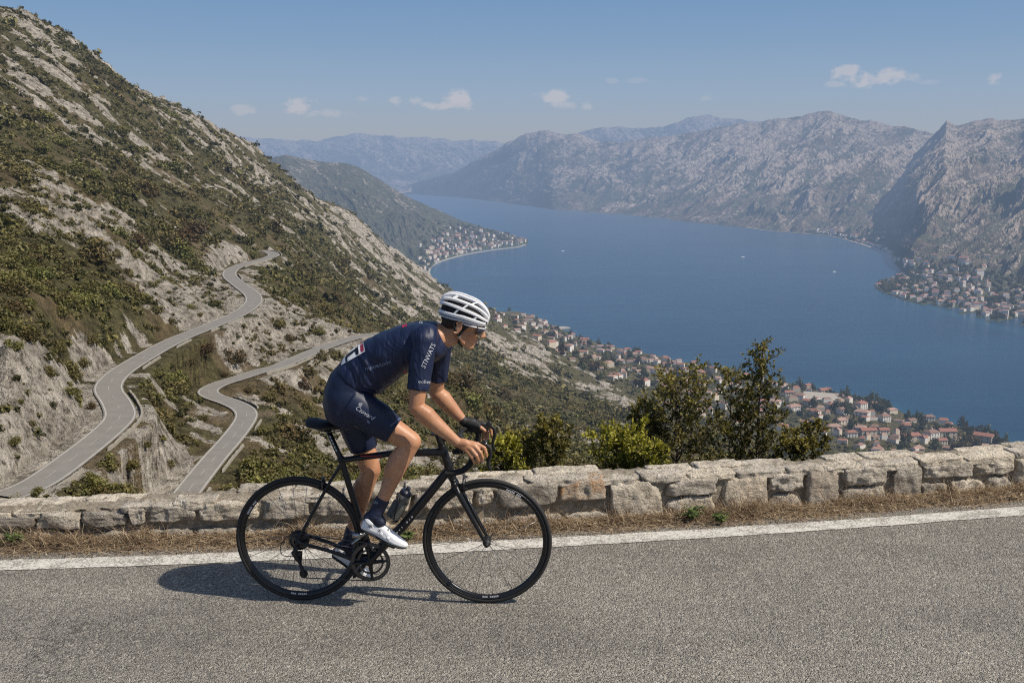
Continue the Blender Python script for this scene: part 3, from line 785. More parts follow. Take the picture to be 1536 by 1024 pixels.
for (zx, zy, zr) in BIG:
    px, py = zx / 2.438, 340 + zy / 2.438 + zr / 2.438 * 0.55
    p = hit(px, py)
    if p is None: continue
    r = zr / 2.438 / F * p[1] * 1.02
    if min(zone(px, py, p)) < 2.9 + r * 0.55: 
        r = max(1.0, min(r, (min(zone(px, py, p)) - 2.9) / 0.6))
        if min(zone(px, py, p)) < 3.2: continue
    lb, g = zone_label(px, py, p, r); place_shrub(p, r, nsh, lb, g); taken.append((p[0], p[1], r)); nsh += 1
# the rest, scattered over the slope where the ground is not bare rock
rs = np.random.RandomState(5)
def scatter(nw, y0, y1, a0, a1, thr):
    Ys = np.sqrt(rs.uniform(y0 ** 2, y1 ** 2, nw)); aa = rs.uniform(a0, a1, nw); X = aa * Ys
    gz = tz(X, Ys); gr_ = tsamp(GREEN, X, Ys); rk_ = tsamp(ROCK, X, Ys); dr = tsamp(np.minimum(DR, 500), X, Ys)
    cl = fbm(X / 14, Ys / 14, 3, 77)
    prob = np.clip(0.20 + 0.95 * gr_ + cl * 1.3 - 0.72 * rk_, 0.24, 1)
    ok = (rs.rand(nw) < prob * thr) & (dr > 4.3) & (gz > LAKE + 1.5)
    qx, qy = proj(X, Ys, gz)
    ok &= (qx > -120) & (qx < 1650) & (qy < 800) & (qy > -60)
    return X[ok], Ys[ok], gz[ok], dr[ok]
cand = []
for nw, y0, y1, thr, rm in ((26000, 75, 280, 0.95, 0.95), (34000, 220, 620, 0.85, 1.3), (30000, 500, 1600, 0.8, 2.2)):
    X, Y_, Zs, dr = scatter(nw, y0, y1, -0.62, 0.60, thr)
    r = rm * np.exp(rs.randn(len(X)) * 0.45); r = r * (1 - 0.38 * tsamp(ROCK, X, Y_)); r = np.minimum(r, np.maximum((dr - 3.0) / 1.15, 0.5))
    cand.append(np.stack([X, Y_, Zs, r], 1))
cand = np.vstack(cand)
# visible size, visibility by marching along the sight line
def visible(X, Y, Zs, r, n=60):
    top = Zs + r * 0.9; ok = np.ones(len(X), bool)
    for k in range(1, n):
        f = k / n
        f = f ** 0.8
        ok &= (CAMH + (top - CAMH) * f) > tz(X * f, np.maximum(Y * f, 5.6)) - 0.3
    return ok
vis = visible(cand[:, 0], cand[:, 1], cand[:, 2], cand[:, 3])
cand = cand[vis]
if taken:
    T_ = np.array(taken)
    for t_ in T_: cand = cand[np.hypot(cand[:, 0] - t_[0], cand[:, 1] - t_[1]) > t_[2] * 0.75]
cpx, cpy = proj(cand[:, 0], cand[:, 1], cand[:, 2])
app = cand[:, 3] / cand[:, 1]
app = np.where((cpx > -10) & (cpx < 1546) & (cpy < 765 - (cpx / 1536) * 60), app, 0)
order = np.argsort(-app)
nind = 285 - nsh
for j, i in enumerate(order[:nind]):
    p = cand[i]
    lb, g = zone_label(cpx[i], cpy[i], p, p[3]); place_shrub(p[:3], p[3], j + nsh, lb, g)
rest = cand[order[nind:]]
low_protos = [clump(500 + i, 40 if i < 5 else 20, 0.25 if i < 5 else 0.36, 4, 0.85) for i in range(10)]
print('shrubs', nsh, len(cand), len(rest))
VV, FF, TT, off = [], [], [], 0
for k in range(10):
    m = rest[k % 5::5] if False else rest[(np.arange(len(rest)) % 5 == k % 5) & ((rest[:, 1] < 520) == (k < 5))]
    if not len(m): continue
    V_, F_, t_ = low_protos[k]
    ang = rs.rand(len(m)) * 2 * PI; ca, sa = np.cos(ang), np.sin(ang)
    sx = m[:, 3]; sz = m[:, 3] * rs.uniform(0.7, 1.1, len(m))
    Vx = V_[None, :, 0] * ca[:, None] - V_[None, :, 1] * sa[:, None]; Vy = V_[None, :, 0] * sa[:, None] + V_[None, :, 1] * ca[:, None]
    W_ = np.stack([m[:, 0][:, None] + Vx * sx[:, None], m[:, 1][:, None] + Vy * sx[:, None], m[:, 2][:, None] - 0.1 * sx[:, None] + V_[None, :, 2] * sz[:, None]], 2)
    tv = rs.uniform(-0.28, 0.30, len(m)) + 0.25 * fbm(m[:, 0] / 40, m[:, 1] / 40, 2, 66)
    VV.append(W_.reshape(-1, 3)); TT.append(np.clip(t_[None] + tv[:, None], 0, 1).ravel())
    FF.append((F_[None] + (np.arange(len(m)) * len(V_))[:, None, None]).reshape(-1, 4) + off); off += len(m) * len(V_)
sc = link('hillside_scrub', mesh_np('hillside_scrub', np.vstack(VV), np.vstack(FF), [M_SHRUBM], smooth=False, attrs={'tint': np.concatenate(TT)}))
tag(sc, 'low green and olive scrub scattered over the rocky slope', 'scrub', kind='stuff')

# ================================================================== houses
M_ROOF = {}; M_WALL = {}
for nm, c in (('red_tile', (0.27, 0.125, 0.09)), ('faded_tile', (0.33, 0.21, 0.165)), ('brown_tile', (0.22, 0.135, 0.10))): M_ROOF[nm] = mat_plain(nm, c, 0.85, True, var=0.22, vs=1.2)
for nm, c in (('white_plaster', (0.62, 0.58, 0.52)), ('cream_plaster', (0.55, 0.47, 0.36)), ('stone_wall', (0.40, 0.36, 0.30))): M_WALL[nm] = mat_plain(nm, c, 0.9, True, var=0.08, vs=0.6)
M_WIN = mat_plain('dark_window', (0.05, 0.055, 0.06), 0.35, True)
def house_mesh(w, d, h, rh, wall, roof, hip):
    s = Soup()
    s.rings([np.array([(-w, -d, -6), (w, -d, -6), (w, d, -6), (-w, d, -6)]), np.array([(-w, -d, h), (w, -d, h), (w, d, h), (-w, d, h)])])
    mw = s.mesh('wall', wall, smooth=False)
    s = Soup(); o = 0.5; k = w * 0.55 if hip else w + o
    V = [(-w - o, -d - o, h - .05), (w + o, -d - o, h - .05), (w + o, d + o, h - .05), (-w - o, d + o, h - .05), (-k, 0, h + rh), (k, 0, h + rh),
         (-w - o, -d - o, h + .25), (w + o, -d - o, h + .25), (w + o, d + o, h + .25), (-w - o, d + o, h + .25)]
    s.add(V, [(3, 2, 1, 0), (0, 1, 7, 6), (1, 2, 8, 7), (2, 3, 9, 8), (3, 0, 6, 9), (6, 7, 5, 4), (8, 9, 4, 5), (7, 8, 5), (9, 6, 4)])
    mr = s.mesh('roof', roof, smooth=False)
    wins = []
    for i in range(3):
        for lv in range(2):
            x = (i - 1) * w * 0.6; zc = h * (0.25 + 0.45 * lv)
            q = Soup(); q.box((x, -d - 0.02, zc), ((0.55, 0, 0), (0, 0.06, 0), (0, 0, 0.75))); wins.append(q.mesh('window', M_WIN, smooth=False))
    for lv in range(2):
        q = Soup(); q.box((w + 0.02, 0, h * (0.25 + 0.45 * lv)), ((0.06, 0, 0), (0, 0.55, 0), (0, 0, 0.75))); wins.append(q.mesh('window', M_WIN, smooth=False))
    # chimney
    q = Soup(); q.box((w * 0.4, d * 0.3, h + rh * 0.75), ((0.4, 0, 0), (0, 0.4, 0), (0, 0, 1.0))); ch = q.mesh('chimney', wall, smooth=False)
    return mw, mr, wins, ch
HT = []
for i, (w, d, h, rh, wl_, rf, hip) in enumerate([(6.2,4.8,6.2,2.2,'white_plaster','red_tile',1),(7.2,5.2,5.6,2.3,'white_plaster','faded_tile',1),(5.4,4.6,6.6,2.0,'cream_plaster','red_tile',0),(6.8,4.8,4.8,2.4,'cream_plaster','faded_tile',1),(5.2,4.2,3.8,1.8,'stone_wall','brown_tile',0),(6.0,5.0,6.8,2.2,'white_plaster','brown_tile',1),(5.0,4.0,3.4,1.6,'white_plaster','faded_tile',0),(8.4,5.0,6.4,2.4,'cream_plaster','red_tile',0)]):
    HT.append((house_mesh(w, d, h, rh, M_WALL[wl_], M_ROOF[rf], hip), (w, d, h), wl_, rf, hip))
cw = {'white_plaster': 'white', 'cream_plaster': 'cream', 'stone_wall': 'grey stone'}; rw = {'red_tile': 'red tiled', 'faded_tile': 'faded pink tiled', 'brown_tile': 'brown tiled'}
def put_house(p, k, sc_, rot, place, group, detail):
    (mw, mr, wins, ch), dim, wl_, rf, hip = HT[k]
    lab = '%s %s house, %s roof, %s' % ('tall' if dim[2] > 6 else ('low' if dim[2] < 4 else 'broad'), cw[wl_], rw[rf].replace(' tiled', ''), place)
    r = empty('house', p, lab, 'house', group); r.rotation_euler = (0, 0, rot); r.scale = (sc_, sc_, sc_)
    wo_ = link('wall', mw, r); ro_ = link('roof', mr, r)
    if detail:
        link('chimney', ch, ro_)
        for q in wins: link('window', q, wo_)
    return r
near = [(95,250),(180,200),(290,155),(240,218),(385,185),(470,212),(205,280),(290,250),(425,268),(330,308),(493,300),(475,357),(440,395),(603,312),(585,402),(635,422),(730,340),(725,420),(855,390),(595,265),(880,455),(1000,440),(1060,478),(1090,430),(990,340),(1300,457),(20,250),(30,282),(540,430)]
mid = [(205,70),(265,75),(130,85),(50,40),(225,100),(135,135),(250,185),(330,200),(400,188),(465,215),(520,225),(525,195),(425,243),(500,270),(595,295),(615,255),(680,238),(770,255),(755,280),(730,320),(825,320),(905,308),(995,340),(920,370),(1065,310),(985,385),(1020,415),(1075,395),(1110,425),(1100,368),(1200,390),(1260,350),(1290,410),(1340,390),(1185,455),(1300,485),(1230,415),(1150,330),(985,298),(835,268)]
hp = [(1136 + x / 3.84, 540 + y / 3.84 + 3) for x, y in near]; nn = len(hp)
hp += [(740 + x / 3.84, 460 + y / 3.84 + 2) for x, y in mid]
hr = random.Random(3); hh_taken = []
WS_ = ['by the shore', 'amid the village', 'at the village top edge']
for i, (x, y) in enumerate(hp):
    p = hit(x, y, 300)
    if p is None: continue
    k = [0, 1, 5, 3, 2, 7][hr.randrange(6)] if i < nn or hr.random() < 0.7 else [4, 6][hr.randrange(2)]
    sea = p[2] - LAKE
    pl = (WS_[0] if sea < 7 else WS_[1] if sea < 28 else WS_[2]) + (' below the stone wall' if x > 1290 else ' beyond the tall sapling' if x > 1120 else ' behind the dark bushes' if x > 940 else ' past the rider')
    hh_taken.append((p[0], p[1]))
    put_house(p, k, (0.80 if i < nn else 0.66) * hr.uniform(0.85, 1.12), hr.uniform(-0.75, 0.6), pl, 'village houses ' + pl, i < nn)
# smaller sheds and houses between them
m = 0
while m < 62:
    x = hr.uniform(750, 1500); ys = float(np.interp(x, [a for a, b in SHORE], [b for a, b in SHORE]))
    y = ys + 3 + (hr.random() ** 1.3) * (60 if x > 1000 else 38)
    p = hit(x, y, 500)
    if p is None or p[2] < LAKE + 2 or p[2] > -150: continue
    if min(math.hypot(p[0] - a, p[1] - b) for a, b in hh_taken) < 17: continue
    hh_taken.append((p[0], p[1])); m += 1
    sea = p[2] - LAKE; k = hr.choice([4, 6, 4, 6, 3])
    pl = (WS_[0] if sea < 7 else WS_[1] if sea < 28 else WS_[2]) + (' below the stone wall' if x > 1290 else ' beyond the tall sapling' if x > 1120 else ' behind the dark bushes' if x > 940 else ' past the rider')
    put_house(p, k, hr.uniform(0.42, 0.75), hr.uniform(-0.6, 0.5), pl, 'village houses ' + pl, False)
# shore town on the far spur and houses along the right shore
def far_house(x, y, sc_, place, group, ks):
    a, s = ray(x, y)
    for Y in np.exp(np.linspace(math.log(1400), math.log(4600), 220)):
        zt = range_z(a * Y, Y)
        if zt > LAKE + 1.6 and CAMH + s * Y < zt:
            if min([math.hypot(a * Y - q[0], Y - q[1]) for q in hh_taken] + [99]) < 11: return False
            hh_taken.append((a * Y, Y))
            put_house((a * Y, Y, zt), hr.choice(ks), sc_, hr.uniform(-0.7, 0.7), place, group, False); return True
    return False
m = 0; tries = 0
while m < 84 and tries < 500:
    tries += 1; u = hr.random(); x = 640 + 148 * u ** 0.9; ys = float(np.interp(x, [640, 648, 670, 695, 740, 790], [420, 397, 387, 380, 372.5, 366]))
    y = ys - 1.5 - hr.random() ** 1.5 * (30 * (1 - u) + 5)
    place = 'on the tip of the shore town' if x > 755 else 'amid the shore town' if x > 700 else 'at the shore town inner end'
    if far_house(x, y, hr.uniform(0.6, 1.0), place, 'shore town houses ' + place, [0, 2, 3, 5, 7, 4]): m += 1
m = 0; tries = 0
while m < 78 and tries < 500:
    tries += 1; u = hr.random()
    if u < 0.55:
        x = hr.uniform(1316, 1536); ys = float(np.interp(x, [1313, 1330, 1360, 1400, 1440, 1490, 1536], [430, 440, 450, 462, 474, 488, 499])); y = ys - 1.5 - hr.random() * min(34, (x - 1305) * 0.5)
        place = 'on the low point across the bay' if x < 1420 else 'along the right shore of the bay'; sc_ = hr.uniform(0.6, 1.0)
    elif u < 0.8:
        x = hr.uniform(1345, 1480); y = hr.uniform(388, 425); place = 'on the slope above the point'; sc_ = hr.uniform(0.6, 1.1)
    else:
        x = hr.uniform(1220, 1350); ys = float(np.interp(x, [1210, 1250, 1290, 1318, 1340, 1352], [351, 355, 366, 376, 388, 400])); y = ys - 1.5 - hr.random() * 9; place = 'in the cove behind the point'; sc_ = hr.uniform(0.6, 0.95)
    if far_house(x, y, sc_, place, 'far shore houses ' + place, [0, 1, 2, 3, 5, 7]): m += 1
# the many smallest houses and sheds of the three settlements, too many and too small to tell apart
SV, SF, so_, SM = [], [], 0, []
def tiny(p, w, d, h, rot, roof_i):
    global so_
    c, s_ = math.cos(rot), math.sin(rot)
    P_ = [(-w, -d, -3), (w, -d, -3), (w, d, -3), (-w, d, -3), (-w, -d, h), (w, -d, h), (w, d, h), (-w, d, h), (-w * .6, 0, h * 1.38), (w * .6, 0, h * 1.38)]
    SV.append(np.array([(p[0] + x * c - y * s_, p[1] + x * s_ + y * c, p[2] + z_) for x, y, z_ in P_]))
    for f in ((0, 1, 5, 4), (1, 2, 6, 5), (2, 3, 7, 6), (3, 0, 4, 7)): SF.append([so_ + i for i in f]); SM.append(0 if hr.random() < 0.7 else 1)
    for f in ((4, 5, 9, 8), (5, 6, 9, 9), (6, 7, 8, 9), (7, 4, 8, 8)): SF.append([so_ + i for i in f]); SM.append(2 + roof_i)
    so_ += 10
m = 0; tries = 0
while m < 150 and tries < 1500:
    tries += 1; x = hr.uniform(742, 1500); ys = float(np.interp(x, [a for a, b in SHORE], [b for a, b in SHORE])); y = ys + 2.5 + (hr.random() ** 1.1) * (80 if x > 1000 else 50)
    p = hit(x, y, 500)
    if p is None or p[2] < LAKE + 2 or p[2] > -165: continue
    if min(math.hypot(p[0] - a, p[1] - b) for a, b in hh_taken) < 11: continue
    hh_taken.append((p[0], p[1])); m += 1; tiny(p, hr.uniform(2.0, 5.0), hr.uniform(1.8, 3.6), hr.uniform(2.2, 5), hr.uniform(-1, 1), hr.randrange(3))
m = 0; tries = 0
while m < 190 and tries < 1200:
    tries += 1
    if hr.random() < 0.6:
        x = hr.uniform(1225, 1536); ys = float(np.interp(x, [1210, 1290, 1318, 1340, 1360, 1400, 1440, 1490, 1536], [351, 366, 400, 445, 450, 462, 474, 488, 499])); y = ys - 1.5 - hr.random() ** 1.3 * (8 if x < 1320 else 60)
    else:
        x = hr.uniform(625, 788); ys = float(np.interp(x, [625, 640, 648, 670, 695, 740, 790], [425, 420, 397, 387, 380, 372.5, 366])); y = ys - 1 - hr.random() ** 1.3 * (790 - x) * 0.33
    a, s_ = ray(x, y)
    for Y in np.exp(np.linspace(math.log(1400), math.log(4600), 160)):
        zt = range_z(a * Y, Y)
        if zt > LAKE + 1.2 and CAMH + s_ * Y < zt:
            if min([math.hypot(a * Y - q[0], Y - q[1]) for q in hh_taken] + [99]) > 10:
                hh_taken.append((a * Y, Y)); m += 1; tiny((a * Y, Y, zt), hr.uniform(2.6, 5.5), hr.uniform(2.4, 4), hr.uniform(3, 5.5), hr.uniform(-1, 1), hr.randrange(3))
            break
dh = link('distant_buildings', mesh_np('distant_buildings', np.vstack(SV), np.array(SF), [M_WALL['white_plaster'], M_WALL['cream_plaster'], M_ROOF['red_tile'], M_ROOF['faded_tile'], M_ROOF['brown_tile']], smooth=False, mat_idx=SM)); tag(dh, 'tiny pale houses and sheds filling the gaps of the three settlements', 'buildings', kind='stuff')
# woods on the far shores (a mass nobody could count)
fx = []; tries = 0
while len(fx) < 1500 and tries < 6000:
    tries += 1
    if hr.random() < 0.62: x = hr.uniform(1316, 1560); ys = float(np.interp(x, [1313, 1330, 1360, 1400, 1440, 1490, 1536, 1560], [430, 440, 450, 462, 474, 488, 499, 506])); y = ys - 1 - hr.random() ** 1.2 * min(75, (x - 1300) * 0.6)
    else: x = hr.uniform(630, 790); ys = float(np.interp(x, [640, 648, 670, 695, 740, 790], [420, 397, 387, 380, 372.5, 366])); y = ys - 1 - hr.random() ** 1.2 * (790 - x) * 0.42
    a, s_ = ray(x, y)
    lo_, hi_ = 1350.0, 4500.0
    for Y in np.exp(np.linspace(math.log(lo_), math.log(hi_), 90)):
        zt = range_z(a * Y, Y)
        if zt > LAKE + 1.0 and CAMH + s_ * Y < zt:
            if min([math.hypot(a * Y - q[0], Y - q[1]) for q in hh_taken[-330:]] + [99]) > 9: fx.append((a * Y, Y, zt, hr.uniform(2.8, 6.5)))
            break
fx = np.array(fx); V_, F_, t_ = clump(888, 26, 0.36, 4, 1.0); W_ = []
ang = rs.rand(len(fx)) * 6.28; ca, sa = np.cos(ang)[:, None], np.sin(ang)[:, None]
W_ = np.stack([fx[:, :1] + (V_[None, :, 0] * ca - V_[None, :, 1] * sa) * fx[:, 3:4], fx[:, 1:2] + (V_[None, :, 0] * sa + V_[None, :, 1] * ca) * fx[:, 3:4], fx[:, 2:3] - 0.5 + V_[None, :, 2] * fx[:, 3:4] * 1.3], 2).reshape(-1, 3)
FF_ = (F_[None] + (np.arange(len(fx)) * len(V_))[:, None, None]).reshape(-1, 4)
wd = link('shore_woodland', mesh_np('shore_woodland', W_, FF_, [M_SHRUBM], smooth=False, attrs={'tint': np.clip(t_[None] + rs.uniform(-.4, .1, (len(fx), 1)), 0, 1).ravel()})); tag(wd, 'dark woods between the houses on the far shores', 'woodland', kind='stuff')
# pale open terrace in the village
p = hit(1136 + 370 / 3.84, 540 + 225 / 3.84, 400)
s = Soup(); s.box((p[0], p[1], p[2] + 1.0), ((17, -6, 0), (5, 17, 0), (0, 0, 2.2))); o = s.build('terrace', M_QUAY, smooth=False); tag(o, 'wide pale paved terrace among the village houses', 'terrace')
p = hit(822, 489, 500)
s = Soup(); s.box((p[0] + 6, p[1] + 10, LAKE), ((22, 14, 0), (-5, 5, 0), (0, 0, 1.6))); o = s.build('jetty', M_QUAY, smooth=False); tag(o, 'short pale jetty at the end of the village', 'jetty')
# boats on the bay
M_BOAT = mat_plain('white_hull', (0.8, 0.8, 0.78), 0.4, True)
for x, y, L, lab in ((1114, 386, 9, 'small white motor boat out on the bay'), (844, 377, 8, 'tiny white boat between the shore town and the far range'), (1251, 408, 7, 'low white boat nearest the village point')):
    p = on_z(x, y, LAKE); r = empty('motor_boat', p, lab, 'boat')
    s = Soup(); R = []
    for t in np.linspace(-1, 1, 9):
        w_ = 1.4 * (1 - max(0, t) ** 2.2) + 0.05; R.append(np.array([(t * L / 2, -w_ * .6, -0.2), (t * L / 2, w_ * .6, -0.2), (t * L / 2, w_, 1.1 + .3 * max(t, 0)), (t * L / 2, -w_, 1.1 + .3 * max(t, 0))]) + p)
    s.rings(R); s.build('hull', M_BOAT, r); s = Soup(); s.box(p + np.array([-0.4, 0, 1.7]), ((1.4, 0, 0), (0, 0.9, 0), (0, 0, 0.6))); s.build('cabin', M_BOAT, r, smooth=False, bevel=0.2)
# trees between the village houses
M_TREE = mat_leaf('village_tree_leaves', (0.022, 0.030, 0.014), (0.12, 0.125, 0.050), True)
M_BARK = mat_plain('bark', (0.12, 0.095, 0.07), 0.95, False, var=0.3, vs=30)
M_BARKF = mat_plain('bark_distant', (0.12, 0.095, 0.07), 0.95, True)
tproto = []
for i in range(5):
    V_, F_, t_ = clump(700 + i, 300, 0.14, 8, 1.5); V_ = V_ * np.array([1, 1, 1.15]) + np.array([0, 0, 0.3])
    tproto.append(mesh_np('crown', V_, F_, [M_TREE], smooth=False, attrs={'tint': t_}))
s = Soup(); s.tube([(0, 0, -0.4), (0.02, 0, 0.2), (0, 0.03, 0.8)], [0.10, 0.07, 0.04], 6); tr_me = s.mesh('trunk', M_BARKF)
m = 0
while m < 230:
    x = hr.uniform(760, 1530); ys = float(np.interp(x, [a for a, b in SHORE], [b for a, b in SHORE]))
    y = ys + 1.5 + (hr.random() ** 1.5) * 55
    if m < 22: x = hr.uniform(1290, 1345) if m < 16 else hr.uniform(1400, 1460); y = float(np.interp(x, [a for a, b in SHORE], [b for a, b in SHORE])) + hr.uniform(1, 14)
    p = hit(x, y, 500)
    if p is None or p[2] < LAKE + 1.2 or p[2] > -150: continue
    if min(math.hypot(p[0] - a, p[1] - b) for a, b in hh_taken) < 8: m += 0.02; continue
    m = int(m) + 1; sea = p[2] - LAKE; R_ = hr.uniform(2.6, 5.6)
    pl = 'at the shore' if sea < 6 else 'between the village houses' if sea < 28 else 'above the village'
    pl += ' below the stone wall' if x > 1290 else ' beyond the saplings' if x > 1000 else ' past the rider'
    r = empty('village_tree', p, '%s dark green round tree %s' % ('big' if R_ > 4.2 else 'small', pl), 'tree', 'village trees ' + pl)
    r.scale = (R_ * hr.uniform(.8, 1.1), R_ * hr.uniform(.8, 1.1), R_ * hr.uniform(.9, 1.4)); r.rotation_euler = (0, 0, hr.random() * 6)
    link('crown', tproto[int(m) % 5], r); link('trunk', tr_me, r)
# ================================================================== road, line, verge and wall in front
def curve(ptsY, z=0.0):
    P = np.array([on_z(x, y, z) for x, y in ptsY]); return P[:, 0], P[:, 1]
lx, ly = curve([(0, 848), (400, 834), (829, 813.5), (1180, 792), (1536, 766)])
kk = np.polyfit(lx, ly, 2)
def lineY(x):
    """centre of the white line as a function of x, nearly straight beyond the frame"""
    x = np.asarray(x, float); xc = np.clip(x, -4.5, 5.0)
    return np.polyval(kk, xc) + (x - xc) * (2 * kk[0] * xc + kk[1])
wx_, wy_ = curve([(0, 817), (400, 807), (829, 790), (1136, 768), (1536, 737)])
kw = np.polyfit(wx_, wy_, 2)
def wallY(x):
    x = np.asarray(x, float); xc = np.clip(x, -4.5, 5.0)
    return np.polyval(kw, xc) + (x - xc) * (2 * kw[0] * xc + kw[1])
XS = np.linspace(-13, 15, 561)
def sheet(name, y0f, y1f, nrow, z, mat, label, kind='structure', zf=None, xs=XS):
    T = np.linspace(0, 1, nrow)[:, None]; X = np.broadcast_to(xs, (nrow, len(xs))); Y = y0f(xs) * (1 - T) + y1f(xs) * T
    Zz = np.full(X.shape, z) if zf is None else zf(X, Y, T)
    o = link(name, mesh_np(name, np.stack([X.ravel(), Y.ravel(), Zz.ravel()], 1), grid_faces(nrow, len(xs)), [mat])); tag(o, label, kind=kind); return o

def mat_asphalt():
    t = NT('asphalt'); p = t.pos()
    v1 = t.n('ShaderNodeTexVoronoi', Scale=150.0); t.link(p, v1.inputs['Vector'])
    v2 = t.n('ShaderNodeTexVoronoi', Scale=75.0); t.link(p, v2.inputs['Vector'])
    n1 = t.noise(p, 90, 3, 0.7); n2 = t.noise(p, 1.1, 4); n3 = t.noise(p, 9, 4)
    s1 = t.n('ShaderNodeSeparateColor'); t.link(v1.outputs['Color'], s1.inputs[0])
    s2 = t.n('ShaderNodeSeparateColor'); t.link(v2.outputs['Color'], s2.inputs[0])
    c = t.ramp(s1.outputs[0], [(0.0, (0.09, 0.083, 0.073)), (0.35, (0.21, 0.195, 0.170)), (0.75, (0.33, 0.307, 0.268)), (1.0, (0.56, 0.52, 0.455))])
    c2 = t.ramp(s2.outputs[1], [(0.0, (0.11, 0.10, 0.088)), (0.5, (0.26, 0.24, 0.21)), (0.93, (0.39, 0.36, 0.315)), (1.0, (0.62, 0.58, 0.51))])
    c = t.mix(0.42, c, c2)
    pit = t.ramp(n1, [(0.36, (0.30, 0.30, 0.30)), (0.5, (1, 1, 1))])
    c = t.mix(0.8, c, pit, 'MULTIPLY')
    c = t.mix(1.0, c, t.ramp(n2, [(0.3, (1.10, 1.085, 1.055)), (0.7, (1.38, 1.355, 1.315))]), 'MULTIPLY')
    c = t.mix(0.6, c, t.ramp(n3, [(0.3, (0.85, 0.85, 0.85)), (0.7, (1.1, 1.1, 1.1))]), 'MULTIPLY')
    n4 = t.noise(t.mapping(p, (0.10, 1.0, 1)), 1.7, 3)
    c = t.mix(1.0, c, t.ramp(n4, [(0.35, (0.88, 0.88, 0.88)), (0.65, (1.08, 1.08, 1.07))]), 'MULTIPLY')
    vc = t.n('ShaderNodeTexVoronoi', _feature='DISTANCE_TO_EDGE', Scale=0.45); wq = t.n('ShaderNodeTexNoise', Scale=5.0, Detail=5.0); t.link(p, wq.inputs[0])
    sq = t.n('ShaderNodeVectorMath', _operation='SCALE'); sq.inputs['Scale'].default_value = 0.7; t.link(wq.outputs['Color'], sq.inputs[0])
    aq = t.n('ShaderNodeVectorMath', _operation='ADD'); t.link(p, aq.inputs[0]); t.link(sq.outputs[0], aq.inputs[1]); t.link(aq.outputs[0], vc.inputs['Vector'])
    ckm = t.ramp(vc.outputs['Distance'], [(0.0, (1, 1, 1)), (0.006, (0, 0, 0))]); ckn = t.ramp(t.noise(p, 0.5, 2), [(0.5, (0, 0, 0)), (0.6, (0.6,) * 3)])
    c = t.mix(t.math('MULTIPLY', ckm, ckn), c, (0.05, 0.046, 0.04))
    h = t.math('ADD', t.math('MULTIPLY', v1.outputs['Distance'], -1.0), t.math('MULTIPLY', n1, 1.3))
    h = t.math('ADD', h, t.math('MULTIPLY', v2.outputs['Distance'], -0.8))
    return t.end(t.bsdf(c, 0.88, t.bump(h, 1.0, 0.011), spec=0.3))
def mat_line():
    t = NT('worn_white_paint'); p = t.pos()
    n1 = t.noise(p, 70, 4, 0.7); n2 = t.noise(p, 6, 5, 0.65); n3 = t.noise(p, 160, 2)
    v = t.n('ShaderNodeTexVoronoi', _feature='DISTANCE_TO_EDGE', Scale=5.5)
    nz = t.n('ShaderNodeTexNoise', Scale=14.0, Detail=3.0); t.link(p, nz.inputs[0])
    sc = t.n('ShaderNodeVectorMath', _operation='SCALE'); sc.inputs['Scale'].default_value = 0.12; t.link(nz.outputs['Color'], sc.inputs[0])
    ad = t.n('ShaderNodeVectorMath', _operation='ADD'); t.link(p, ad.inputs[0]); t.link(sc.outputs[0], ad.inputs[1]); t.link(ad.outputs[0], v.inputs['Vector'])
    paint = t.mix(n2, (0.50, 0.475, 0.42), (0.66, 0.63, 0.565))
    paint = t.mix(1.0, paint, t.ramp(n1, [(0.3, (0.62, 0.61, 0.60)), (0.55, (1, 1, 1))]), 'MULTIPLY')
    crack = t.ramp(v.outputs['Distance'], [(0.0, (0, 0, 0)), (0.018, (1, 1, 1))])
    wear = t.ramp(t.math('ADD', t.math('MULTIPLY', n1, 0.75), t.math('MULTIPLY', n2, 0.45)), [(0.55, (0, 0, 0)), (0.61, (1, 1, 1))])
    f = t.math('MULTIPLY', wear, t.math('ADD', t.math('MULTIPLY', crack, 0.45), 0.55))
    c = t.mix(f, (0.26, 0.24, 0.205), paint)
    return t.end(t.bsdf(c, 0.8, t.bump(t.math('ADD', n3, n1), 0.6, 0.004), spec=0.25))
M_ASPH = mat_asphalt(); M_PAINT = mat_line()
sheet('road', lambda x: np.full_like(x, -6.0), lambda x: lineY(x) + 0.19 + 0.035 * noise2(x * 2.3, x * 0, 3) + 0.02 * noise2(x * 9, x * 0, 4), 40, 0.0, M_ASPH, 'grey asphalt mountain road in the foreground')
sheet('edge_line', lambda x: lineY(x) - 0.082 + 0.004 * noise2(x * 7, x * 0, 5) + 0.009 * noise2(x * 31, x * 0, 15), lambda x: lineY(x) + 0.078 + 0.006 * noise2(x * 9, x * 0 + 3, 6) + 0.011 * noise2(x * 37, x * 0 + 3, 16), 3, 0.004, M_PAINT, 'worn white edge line along the road')
def mat_dirt():
    t = NT('verge_soil'); p = t.pos(); n1 = t.noise(p, 45, 6, 0.7); n2 = t.noise(p, 5, 4)
    c = t.ramp(n1, [(0.3, (0.06, 0.042, 0.026)), (0.5, (0.17, 0.125, 0.08)), (0.7, (0.33, 0.26, 0.175))])
    c = t.mix(n2, c, (0.20, 0.15, 0.10))
    return t.end(t.bsdf(c, 1.0, t.bump(n1, 1.0, 0.02), spec=0.1))
sheet('verge', lambda x: lineY(x) + 0.12, lambda x: wallY(x) + 0.35, 26, 0, mat_dirt(), 'dusty verge between the white line and the stone wall',
      zf=lambda X, Y, T: -0.03 + 0.055 * sstep(0, 0.35, T + 0 * X) + 0.03 * T + 0.012 * fbm(X * 5, Y * 5, 3, 3))

